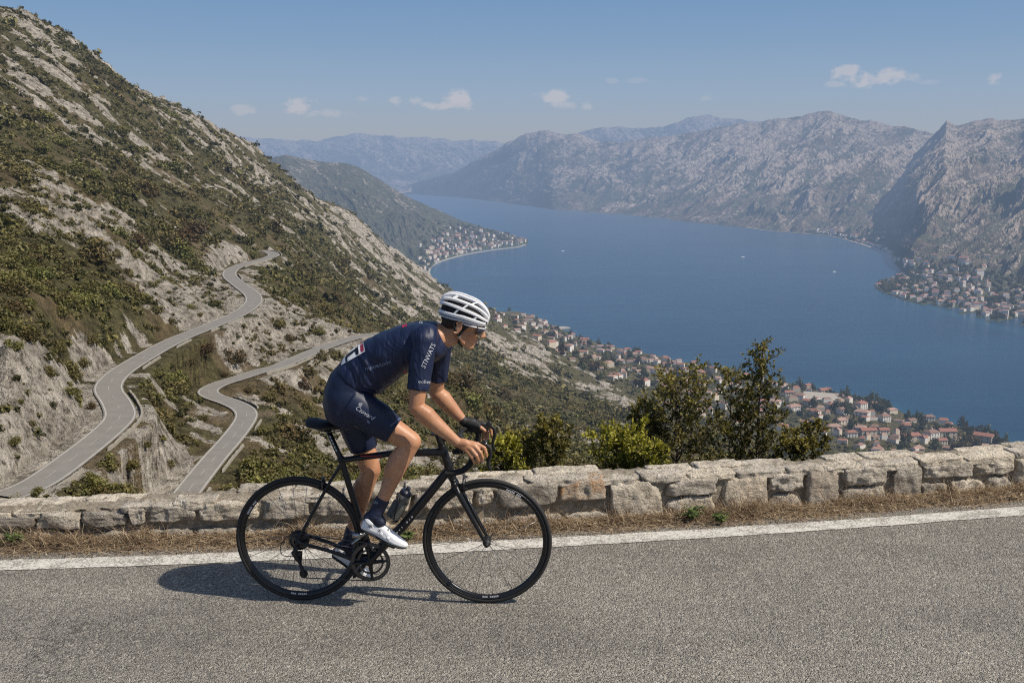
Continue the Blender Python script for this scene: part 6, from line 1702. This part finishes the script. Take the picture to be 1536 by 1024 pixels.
def jf(P):
    q = P - org_s; s_ = q @ ax_s; u_ = q @ ax_u; w_ = q @ BN
    m = np.exp(-((s_ - 0.12) / 0.14) ** 2) * 1.0 + 0.35 * np.exp(-((s_ - 0.33) / 0.1) ** 2)
    f = ridged(s_ * 17 + u_ * 6 + 0.8 * noise2(u_ * 9, s_ * 5, 3), w_ * 3 + u_ * 2.2, 2, 5) - 0.5
    return 0.0075 * m * f + 0.0022 * noise2(s_ * 40, u_ * 9, 8) * m
fold(jer, jf)
Sh = Soup()
Rs = []
for (a, b, w_) in [((512, 542), (558, 588), .142), ((497, 558), (556, 606), .158), ((488, 580), (556, 620), .168), ((486, 600), (552, 632), .165), ((490, 620), (540, 640), .14)]:
    pa, pb = B(*a), B(*b); c = (pa + pb) / 2; h = np.linalg.norm(pa - pb) / 2; Rs.append(sellipse(c, (pa - pb) / (2 * h), BN, h, w_))
Sh.rings(Rs)
for sg in (1, -1):
    H_, K_ = hip[sg], knee[sg]; f_ = 0.735 if sg > 0 else 0.70
    Sh.ell(H_ - BT * 0.012 + UPV * 0.0, (BT * 0.105, UPV * 0.108, BN * 0.085), 24, 16)
    th = (K_ - H_) / np.linalg.norm(K_ - H_); tf = np.cross(BN, th); tf = tf if tf @ (UPV if sg > 0 else BT) > 0 else -tf
    Sh.tube([lerp(H_, K_, .05), lerp(H_, K_, .25), lerp(H_, K_, .45), lerp(H_, K_, .62), lerp(H_, K_, f_)], [0.094, 0.093, 0.086, 0.0775, 0.0715], 30)
    Sh.ell(lerp(H_, K_, .42) + tf * 0.014, (th * 0.14, tf * 0.078, BN * 0.072), 22, 14)
sho = Sh.build('shorts', M_SHO, rider, remesh=0.0045, smooth_it=9)
for sg in (1, -1):
    K_, A_ = knee[sg], ank[sg]
    s = Soup(); s.tube([lerp(K_, A_, .76), lerp(K_, A_, .80), lerp(K_, A_, .92), A_], [0.0368, 0.0368, 0.0355, 0.0375], 26); s.chain([A_, A_ - fup[sg] * 0.02 + fdir[sg] * 0.035], [0.0385, 0.034], 18); s.chain([A_, A_ - fdir[sg] * 0.02 - fup[sg] * 0.02], [0.036, 0.032], 18)
    sk_ = s.build('sock', M_SOCK, rider, remesh=0.003, smooth_it=4)
    # shoe
    f, u = fdir[sg], fup[sg]; b_ = ball[sg]
    def SPt(x, z, y=0.0): return b_ + f * x + u * z + BN * sg * y
    prof_s = [(-0.163, -0.002, 0.044, 0.020), (-0.156, -0.008, 0.058, 0.030), (-0.135, -0.010, 0.060, 0.034), (-0.105, -0.010, 0.056, 0.034), (-0.075, -0.013, 0.058, 0.033), (-0.045, -0.017, 0.054, 0.037), (-0.015, -0.020, 0.042, 0.042), (0.02, -0.021, 0.030, 0.043), (0.055, -0.019, 0.020, 0.037), (0.080, -0.015, 0.012, 0.027), (0.094, -0.009, 0.004, 0.013)]
    R = []
    for x, z0, z1, w_ in prof_s:
        t = np.arange(28) * 2 * PI / 28; ct, st = np.cos(t), np.sin(t); zc = (z0 + z1) / 2; hh = (z1 - z0) / 2
        R.append(np.array([SPt(x, zc + hh * math.copysign(abs(st[i]) ** 0.8, st[i]), w_ * math.copysign(abs(ct[i]) ** 0.75, ct[i]) * (1 if st[i] < 0 else 0.92)) for i in range(28)]))
    s = Soup(); s.rings(R); s.tube([SPt(-0.130, 0.040), SPt(-0.122, 0.058)], [0.041, 0.037], 24, flat=None); sh_ = s.build('shoe', M_WHT, rider, remesh=0.003, smooth_it=6)
    s = Soup(); 
    R = []
    for x, z0, z1, w_ in prof_s: R.append(np.array([SPt(x * 0.99, z0 - 0.0035, w_ * 0.9), SPt(x * 0.99, z0 + 0.004, w_ * 0.9), SPt(x * 0.99, z0 + 0.004, -w_ * 0.9), SPt(x * 0.99, z0 - 0.0035, -w_ * 0.9)]))
    s.rings(R); s.build('sole', M_MATT, rider, parent=sh_)
    for xx, zz, ww, mt in ((-0.052, 0.052, 0.0365, M_GREYP), (-0.012, 0.040, 0.0425, M_GREYP)):
        P = [SPt(xx + 0.014 * math.cos(a) * 0, zz * math.sin(a) * 1.0 - 0.004, (ww + 0.002) * math.cos(a)) for a in np.linspace(0.25, PI - 0.25, 16)]
        s = Soup(); s.tube(P, 0.0085, 8, flat=0.28, up=f); s.build('strap', M_WHT, rider, parent=sh_)
# glove on the far hand
sg = -1; W_ = wrist[sg]; s = Soup()
mcp = [HP(sg, 0.050, 0.026, 0.014), HP(sg, 0.036, 0.020, 0.028), HP(sg, 0.018, 0.008, 0.036), HP(sg, 0.000, -0.004, 0.036)]; pip = [HP(sg, 0.083, 0.010, 0.020), HP(sg, 0.066, -0.010, 0.037), HP(sg, 0.046, -0.024, 0.042), HP(sg, 0.023, -0.032, 0.040)]
fa = (wrist[sg] - elbow[sg]); fa /= np.linalg.norm(fa)
s.chain([W_ - fa * 0.012, W_, lerp(W_, HP(sg, 0.03, 0.026, 0.022), .5)], [0.0275, 0.028, 0.029], 18)
for j in range(4):
    s.caps_(W_ + (mcp[j] - W_) * .25, mcp[j], 0.021, 0.0165, 14); s.caps_(mcp[j], lerp(mcp[j], pip[j], .75), 0.0155, 0.0135, 14)
    if j < 3: s.caps_(lerp(W_, mcp[j], .7), lerp(W_, mcp[j + 1], .7), 0.017, 0.017, 12)
s.chain([lerp(W_, HP(sg, 0.0, 0.024, -0.012), .5), HP(sg, 0.012, 0.024, -0.016), HP(sg, 0.030, 0.021, -0.023)], [0.022, 0.018, 0.0155], 14)
s.build('glove', M_MATT, rider, remesh=0.003, smooth_it=4)
# ---- hair under the helmet
s = Soup(); s.ell(HD(-0.018, 0, 0.030), (HF * 0.088, HU * 0.074, BN * 0.0775), 26, 16); s.ell(HD(-0.042, 0, -0.004), (HF * 0.050, HU * 0.046, BN * 0.064), 22, 14); s.chain([HD(-0.058, 0, -0.024), HD(-0.044, 0, -0.046)], [0.036, 0.028], 16)
for sg in (1, -1): s.chain([HD(0.020, sg * 0.066, 0.024), HD(0.021, sg * 0.066, 0.004)], [0.012, 0.007], 10)
s.build('hair', M_HAIR, rider, remesh=0.0035, smooth_it=3)
# ---- eyes
for sg in (1, -1):
    s = Soup(); s.ell(HD(0.086, sg * 0.031, 0.020), (HF * 0.012, HU * 0.012, BN * 0.012), 16, 12); s.build('eye', mat_plain('eyeball', (0.7, 0.68, 0.65), 0.2), rider)
    s = Soup(); s.chain([HD(0.093, sg * 0.014, 0.040), HD(0.098, sg * 0.030, 0.044), HD(0.085, sg * 0.052, 0.038)], [0.0035, 0.004, 0.0025], 8); s.build('eyebrow', M_HAIR, rider)
s = Soup(); s.chain([HD(0.099, -0.018, -0.0425), HD(0.1065, 0, -0.0395), HD(0.099, 0.018, -0.0425)], [0.0022, 0.0036, 0.0022], 10); s.chain([HD(0.097, -0.015, -0.0465), HD(0.1035, 0, -0.0465), HD(0.097, 0.015, -0.0465)], [0.0022, 0.0036, 0.0022], 10); s.build('lip', M_LIP, rider)
# ---- sunglasses
s = Soup(); R = []
for a in np.linspace(-1.25, 1.25, 21):
    x = 0.062 + 0.060 * math.cos(a) ** 0.8; y = 0.066 * math.sin(a) / math.sin(1.25) ; hh = 0.021 * (1 - 0.45 * abs(a / 1.25) ** 3) * (0.75 if abs(a) < 0.13 else 1)
    c = HD(x, y, 0.019 - 0.002 * abs(a)); n_ = HF * math.cos(a) + BN * math.sin(a)
    R.append(np.array([c + HU * hh * 0.85, c + HU * hh * 0.85 + n_ * 0.002, c - HU * hh + n_ * 0.002, c - HU * hh]))
s.rings(R); gl = s.build('sunglasses', M_LENS, rider)
s = Soup()
s.tube([HD(0.062 + 0.0615 * math.cos(a) ** 0.8, 0.0675 * math.sin(a) / math.sin(1.25), 0.038 - 0.003 * abs(a)) for a in np.linspace(-1.25, 1.25, 21)], 0.0032, 8)
for sg in (1, -1): s.tube(catmull([HD(0.081, sg * 0.0675, 0.034), HD(0.050, sg * 0.076, 0.030), HD(0.020, sg * 0.079, 0.028), HD(-0.008, sg * 0.078, 0.030)], 4), [0.0052] * 4 + [0.0042] * 4 + [0.003] * 5, 8)
s.build('frame', M_WHT, rider, parent=gl)
# ---- helmet: black liner, white ribs meeting at the brow and at the tail
HC = HD(-0.004, 0, 0.066); hrot = math.radians(-6)
hf = HF * math.cos(hrot) + HU * math.sin(hrot) * 0 + HF * 0; hf = HF * math.cos(hrot) - HU * math.sin(hrot); hu = HU * math.cos(hrot) + HF * math.sin(hrot)
A1_, B1_, C1_ = 0.131, 0.090, 0.090
def dome(th, ph, k=1.0):
    """th from brow (0) to tail (pi), ph around the long axis, 0 at the crown"""
    x = math.cos(th); s_ = math.sin(th) ** 0.82
    tail = max(0, -x); 
    return HC + hf * (A1_ * x * k) + BN * (B1_ * math.sin(ph) * s_ * k * (1 - 0.12 * tail)) + hu * (C1_ * math.cos(ph) * s_ * k + 0.020 * tail * max(0, math.cos(ph)) ** 0.5 - 0.012 * max(0, x) ** 2 - 0.030 * tail * max(0, abs(ph) - 1.1))
s = Soup(); R = []
for th in np.linspace(0.10, PI - 0.12, 26): R.append(np.array([dome(th, ph, 0.90) for ph in np.linspace(-1.8, 1.8, 30)] + [dome(th, ph, 0.84) for ph in np.linspace(1.8, -1.8, 30)]))
s.rings(R); hel = s.build('helmet', M_SHELL, rider)
def rib(S, ph0, ph1, th0, th1, w0, w1, thick=0.012, n=26, lift=0.97):
    R = []
    for i, t in enumerate(np.linspace(0, 1, n)):
        th = th0 + (th1 - th0) * t; ph = ph0 + (ph1 - ph0) * t; w_ = w0 + (w1 - w0) * math.sin(PI * t) ** 0.8
        dth = 0.01; c = dome(th, ph); tn = dome(th + dth, ph + (ph1 - ph0) / (th1 - th0) * dth) - c; tn /= np.linalg.norm(tn)
        up_ = c - dome(th, ph, 0.9); up_ -= tn * (up_ @ tn); up_ /= np.linalg.norm(up_) + 1e-9; sd_ = np.cross(tn, up_)
        R.append(np.array([c - up_ * thick + sd_ * w_, c - up_ * 0.001 + sd_ * w_, c + up_ * 0.0026 + sd_ * w_ * 0.72, c + up_ * 0.0036, c + up_ * 0.0026 - sd_ * w_ * 0.72, c - up_ * 0.001 - sd_ * w_, c - up_ * thick - sd_ * w_]))
    S.rings(R)
s = Soup()
rib(s, 0, 0, 0.16, PI - 0.30, 0.006, 0.0085)
for sg in (1, -1):
    rib(s, sg * 0.36, sg * 0.40, 0.20, PI - 0.28, 0.005, 0.0068)
    rib(s, sg * 0.86, sg * 0.78, 0.26, PI - 0.22, 0.005, 0.0072)
    rib(s, sg * 1.34, sg * 1.16, 0.34, PI - 0.22, 0.0058, 0.0080)
    rib(s, sg * 1.72, sg * 1.62, 0.46, PI - 0.36, 0.0065, 0.0090)
    for th, p0, p1 in ((1.15, 0.38, 0.80), (1.95, 0.40, 0.78), (1.45, 0.82, 1.24), (1.75, 1.26, 1.66), (0.95, 1.30, 1.70)):
        R = []
        for t in np.linspace(0, 1, 8):
            ph = sg * (p0 + (p1 - p0) * t); a_ = th + 0.22 * t; R.append(np.array([dome(a_ - 0.032, ph, 0.90), dome(a_ - 0.032, ph, 1.0), dome(a_ + 0.032, ph, 1.0), dome(a_ + 0.032, ph, 0.90)]))
        s.rings(R)
for t0, t1, pm in ((0.06, 0.30, 1.75), (PI - 0.46, PI - 0.16, 1.3)):
    R = [np.array([dome(th, ph, 1.0) for ph in np.linspace(-pm, pm, 24)] + [dome(th, ph, 0.90) for ph in np.linspace(pm, -pm, 24)]) for th in np.linspace(t0, t1, 5)]
    s.rings(R)
rib_o = s.build('outer_shell', M_WHT, rider, parent=hel, auto=0.45)
s = Soup()
for sg in (1, -1): rib(s, sg * 1.90, sg * 1.84, 0.50, PI - 0.42, 0.005, 0.006, 0.014)
P = [dome(0.30, ph, 0.98) for ph in np.linspace(-1.5, 1.5, 24)]; s.tube(P, 0.008, 8)
s.build('rim', M_GREYP, rider, parent=hel, remesh=0.003, smooth_it=3)
s = Soup(); P = [HD(-0.010 - 0.083 * math.cos(a), 0.080 * math.sin(a), 0.018 - 0.010 * math.cos(a)) for a in np.linspace(-1.2, 1.2, 20)]; s.tube(P, 0.0055, 8); s.ell(HD(-0.094, 0, 0.008), (HF * 0.009, HU * 0.016, BN * 0.02), 14, 10); s.build('retention_dial', M_MATT, rider, parent=hel)
s = Soup()
for sg in (1, -1):
    s.tube(catmull([HD(0.046, sg * 0.072, 0.034), HD(0.030, sg * 0.0735, 0.006), HD(0.017, sg * 0.0715, -0.028), HD(0.018, sg * 0.064, -0.046)], 5), 0.0062, 8, flat=0.3, up=HF)
    s.tube(catmull([HD(-0.035, sg * 0.080, 0.022), HD(-0.018, sg * 0.082, -0.010), HD(0.008, sg * 0.075, -0.034), HD(0.018, sg * 0.064, -0.046)], 5), 0.0062, 8, flat=0.3, up=HF)
    s.tube(catmull([HD(0.018, sg * 0.064, -0.046), HD(0.024, sg * 0.061, -0.060), HD(0.036, sg * 0.047, -0.083), HD(0.048, 0, -0.097)], 5), 0.0062, 8, flat=0.3, up=HF)
s.build('strap', M_MATT, rider, parent=hel)
s = Soup(); s.ell(HD(0.0175, 0.067, -0.040), (HF * 0.007, HU * 0.009, BN * 0.003), 12, 8); s.build('buckle', M_GREYP, rider, parent=hel)

# ---- prints laid on the cloth
from mathutils.bvhtree import BVHTree
def cam_hit(o, px, py, lift=0.0022):
    a, s_ = ray(px, py); d = Vector((a, 1, s_)).normalized(); org = Vector((0, 0, CAMH)) - Vector(RO)
    loc, nrm, idx, dist = BV[o.name].ray_cast(org, d)
    if loc is None: return None
    return loc + nrm * lift
BV = {}
for o in (jer, sho) + tuple(x for x in rider.children if x.name.startswith(('sock', 'shoe'))):
    BV[o.name] = BVHTree.FromPolygons([v.co.copy() for v in o.data.vertices], [tuple(p.vertices) for p in o.data.polygons])
def text_print(o, txt, px, py, size, ang, mat, name='sponsor_print', shear=0.15):
    cu = bpy.data.curves.new('lettering', 'FONT'); cu.body = txt; cu.size = 1.0; cu.shear = shear; cu.resolution_u = 2
    to = bpy.data.objects.new('lettering', cu); C.objects.link(to)
    me = bpy.data.meshes.new_from_object(to.evaluated_get(bpy.context.evaluated_depsgraph_get())); bpy.data.objects.remove(to)
    import bmesh
    bm = bmesh.new(); bm.from_mesh(me); bmesh.ops.triangulate(bm, faces=bm.faces)
    bmesh.ops.subdivide_edges(bm, edges=[e for e in bm.edges if e.calc_length() > 0.25], cuts=2, use_grid_fill=False); bmesh.ops.triangulate(bm, faces=bm.faces)
    ca, sa = math.cos(ang), math.sin(ang); bad = []
    for v in bm.verts:
        x, y = v.co.x * size, v.co.y * size
        h = cam_hit(o, px + x * ca + y * sa * 1.0, py + x * sa * 1.0 - y * ca)
        if h is None: bad.append(v)
        else: v.co = h
    bmesh.ops.delete(bm, geom=bad, context='VERTS'); bm.to_mesh(me); bm.free(); me.materials.clear(); me.materials.append(mat)
    q = link(name, me, o); return q
def patch(o, c, nu_, nv_, mat, name, lift=0.002):
    """c: four photo points, corner order along u then v"""
    c = [np.array(p, float) for p in c]; V = []; ok = True
    for i in range(nu_):
        for j in range(nv_):
            u, v = i / (nu_ - 1), j / (nv_ - 1); p = (c[0] * (1 - u) + c[1] * u) * (1 - v) + (c[3] * (1 - u) + c[2] * u) * v
            h = None; k_ = 0; ce = sum(c) / 4
            while h is None and k_ < 30:
                q_ = p + (ce - p) * k_ * 0.03; h = cam_hit(o, q_[0], q_[1], lift); k_ += 1
            if h is None: h = V[-1]
            V.append(h)
    q = link(name, mesh_np(name, np.array([tuple(v) for v in V]), grid_faces(nu_, nv_), [mat]), o); return q
text_print(jer, 'STNVATS', 637, 553, 9.5, math.radians(-66), M_INK)
text_print(jer, 'oobet', 627, 574, 7.5, math.radians(4), M_INK)
text_print(jer, 'mpoeaoon', 548, 556, 9.5, math.radians(-16), M_INKD)
text_print(jer, 'ao', 603, 492, 9, math.radians(-16), M_REDP)
text_print(jer, 'CE', 628, 485.5, 5, math.radians(2), M_INK)
text_print(jer, 'ss', 605, 559, 7, math.radians(-12), M_REDP)
text_print(sho, 'Ctovard', 532, 613, 9.5, math.radians(32), M_INK, shear=0.3)
text_print(sho, '@', 537, 607, 6, math.radians(15), M_INK)
text_print(sho, '8', 554, 636, 8, math.radians(-60), M_INKD)
text_print(sho, 'oourisse', 586, 640, 6.5, math.radians(-38), M_INKD)
text_print(sho, 'nolis', 565, 668, 6.5, math.radians(-8), M_REDP)
nb_ = patch(jer, [(513.5, 535), (545.5, 511.5), (548, 527), (512, 548)], 14, 8, M_WHT, 'race_number')
pr_ = lambda c, m, nm='number_print': patch(jer, c, 6, 4, m, nm, 0.0032)
pr_([(539.5, 516), (544.5, 513), (546.5, 526), (541.5, 528.5)], M_REDP)
pr_([(520, 533), (535, 522), (536.5, 525), (521, 537)], M_BLK); pr_([(533, 523), (537, 520.5), (538.5, 531), (534, 533)], M_BLK); pr_([(518, 536), (521, 534), (522, 542), (519, 543.5)], M_BLK)
near_sock = [x for x in rider.children if x.name.startswith('sock')][0]; near_shoe = [x for x in rider.children if x.name.startswith('shoe')][0]
text_print(near_sock, 'Z.Jo', 557, 752, 6, math.radians(22), M_INK)
text_print(near_shoe, 'og', 553, 791, 6, math.radians(-30), M_BLK); text_print(near_shoe, 'X', 566, 797, 7, math.radians(10), M_BLK); text_print(near_shoe, 'tr', 581, 797, 6, math.radians(-30), M_BLK); text_print(near_shoe, 'O', 561, 787, 5, math.radians(-20), M_REDP)
# ================================================================== camera, sun, sky
cam = bpy.data.cameras.new('camera'); co = bpy.data.objects.new('camera', cam); C.objects.link(co)
co.location = (0, 0, CAMH); co.rotation_euler = (PI / 2 - PITCH, 0, 0)
cam.sensor_width = 36; cam.lens = F / 1536 * 36; cam.clip_end = 60000; cam.clip_start = 0.1
SC.camera = co
SUN = Vector((1.28, -0.40, 1.50)).normalized()
elev = math.asin(SUN.z); azim = math.atan2(SUN.x, SUN.y)
sl = bpy.data.lights.new('sun', 'SUN'); sl.energy = 5.0; sl.angle = math.radians(0.53); sl.color = (1.0, 0.925, 0.81)
so = bpy.data.objects.new('sun', sl); C.objects.link(so); so.rotation_euler = SUN.to_track_quat('Z', 'Y').to_euler()
w = bpy.data.worlds.new('World'); SC.world = w; w.use_nodes = True
nt = w.node_tree; nt.nodes.clear()
N = nt.nodes.new; Lk = nt.links.new
bg = N('ShaderNodeBackground'); wo = N('ShaderNodeOutputWorld'); Lk(bg.outputs[0], wo.inputs[0])
sky = N('ShaderNodeTexSky'); sky.sky_type = 'NISHITA'; sky.sun_disc = False; sky.sun_elevation = elev; sky.sun_rotation = azim; sky.altitude = 250; sky.dust_density = 1.5; sky.air_density = 1.1; sky.ozone_density = 2.0
STR = 0.105
geo = N('ShaderNodeTexCoord'); sep = N('ShaderNodeSeparateXYZ'); Lk(geo.outputs['Generated'], sep.inputs[0])
def wm(op, a, b=0.0, clamp=False):
    nd = N('ShaderNodeMath'); nd.operation = op; nd.use_clamp = clamp
    for k, v in ((0, a), (1, b)):
        if isinstance(v, bpy.types.NodeSocket): Lk(v, nd.inputs[k])
        else: nd.inputs[k].default_value = v
    return nd.outputs[0]
def wmix(f, a, b):
    nd = N('ShaderNodeMix'); nd.data_type = 'RGBA'
    for k, v in ((0, f), (6, a), (7, b)):
        if isinstance(v, bpy.types.NodeSocket): Lk(v, nd.inputs[k])
        else: nd.inputs[k].default_value = v
    return nd.outputs[2]
z = sep.outputs[2]
# haze layer that thickens to the horizon
def s_(c): return tuple(x / STR for x in c[:3]) + (1,)
gr = N('ShaderNodeValToRGB'); Lk(wm('MULTIPLY', z, 4.0, True), gr.inputs[0])
cr = gr.color_ramp
stops = [(0.0, lin(163, 170, 182)), (0.10, lin(160, 171, 187)), (0.24, lin(147, 169, 195)), (0.42, lin(128, 158, 193)), (0.64, lin(108, 146, 188)), (1.0, lin(78, 118, 168))]
while len(cr.elements) < len(stops): cr.elements.new(0.5)
for e, (p, c) in zip(cr.elements, stops): e.position = p; e.color = c
sc_ = N('ShaderNodeVectorMath'); sc_.operation = 'SCALE'; sc_.inputs['Scale'].default_value = 1 / STR; Lk(gr.outputs[0], sc_.inputs[0])
hz = N('ShaderNodeMapRange'); hz.inputs['From Min'].default_value = 0.22; hz.inputs['From Max'].default_value = 0.5; hz.inputs['To Min'].default_value = 0.9; hz.inputs['To Max'].default_value = 0.0; Lk(z, hz.inputs['Value'])
col = wmix(hz.outputs[0], sky.outputs[0], sc_.outputs[0])
# small fair weather clouds low over the mountains: (px, py, half width, half height, strength)
CL = [(365,165,15,8,.55),(450,158,22,12,.8),(492,170,34,7,.5),(545,149,10,4,.35),(592,152,16,6,.6),(620,152,12,7,.6),(650,160,12,5,.5),(682,147,22,11,1.0),(672,158,40,7,.8),(830,146,24,9,.9),(850,157,30,6,.7),(880,160,10,6,.5),(920,121,10,4,.3),(950,121,20,4,.25),(1058,148,9,5,.3),(1266,108,20,12,.9),(1310,117,48,12,.95),(1250,126,18,4,.5),(1498,117,14,8,.75),(1400,123,16,4,.25)]
nz = N('ShaderNodeTexNoise'); nz.inputs['Scale'].default_value = 60; nz.inputs['Detail'].default_value = 7; nz.inputs['Roughness'].default_value = 0.62
mp = N('ShaderNodeMapping'); mp.inputs['Scale'].default_value = (1, 1, 1.5); Lk(geo.outputs['Generated'], mp.inputs[0]); Lk(mp.outputs[0], nz.inputs[0])
nzf = wm('MULTIPLY', wm('SUBTRACT', nz.outputs[0], 0.5), 4.2)
tot = None
for px, py, hw, hh, st in CL:
    a, s = ray(px, py); d = Vector((a, 1, s)).normalized()
    sb = N('ShaderNodeVectorMath'); sb.operation = 'SUBTRACT'; Lk(geo.outputs['Generated'], sb.inputs[0]); sb.inputs[1].default_value = d
    ml = N('ShaderNodeVectorMath'); ml.operation = 'MULTIPLY'; Lk(sb.outputs[0], ml.inputs[0]); ml.inputs[1].default_value = (F / hw / 1.1, F / hw / 1.1, F / hh / 1.1)
    ln = N('ShaderNodeVectorMath'); ln.operation = 'LENGTH'; Lk(ml.outputs[0], ln.inputs[0])
    m = wm('SUBTRACT', 1.0, ln.outputs['Value'])          # 1 in the middle, 0 at the rim
    m = wm('ADD', m, nzf); m = wm('MULTIPLY', m, 1.5, True)
    rim = wm('MULTIPLY', wm('SUBTRACT', 1.35, ln.outputs['Value']), 2.2, True)
    m = wm('MULTIPLY', wm('MULTIPLY', m, rim), st)
    tot = m if tot is None else wm('MAXIMUM', tot, m)
col = wmix(wm('MULTIPLY', tot, 0.48), col, s_(lin(212, 203, 203)))
Lk(col, bg.inputs[0]); bg.inputs[1].default_value = STR
SC.view_settings.view_transform = 'Standard'; SC.view_settings.look = 'None'; SC.view_settings.exposure = 0; SC.view_settings.gamma = 1
SC.cycles.max_bounces = 6; SC.cycles.diffuse_bounces = 2; SC.cycles.glossy_bounces = 3; SC.cycles.transparent_max_bounces = 6; SC.cycles.transmission_bounces = 4
SC.cycles.use_denoising = False; SC.cycles.filter_width = 1.15
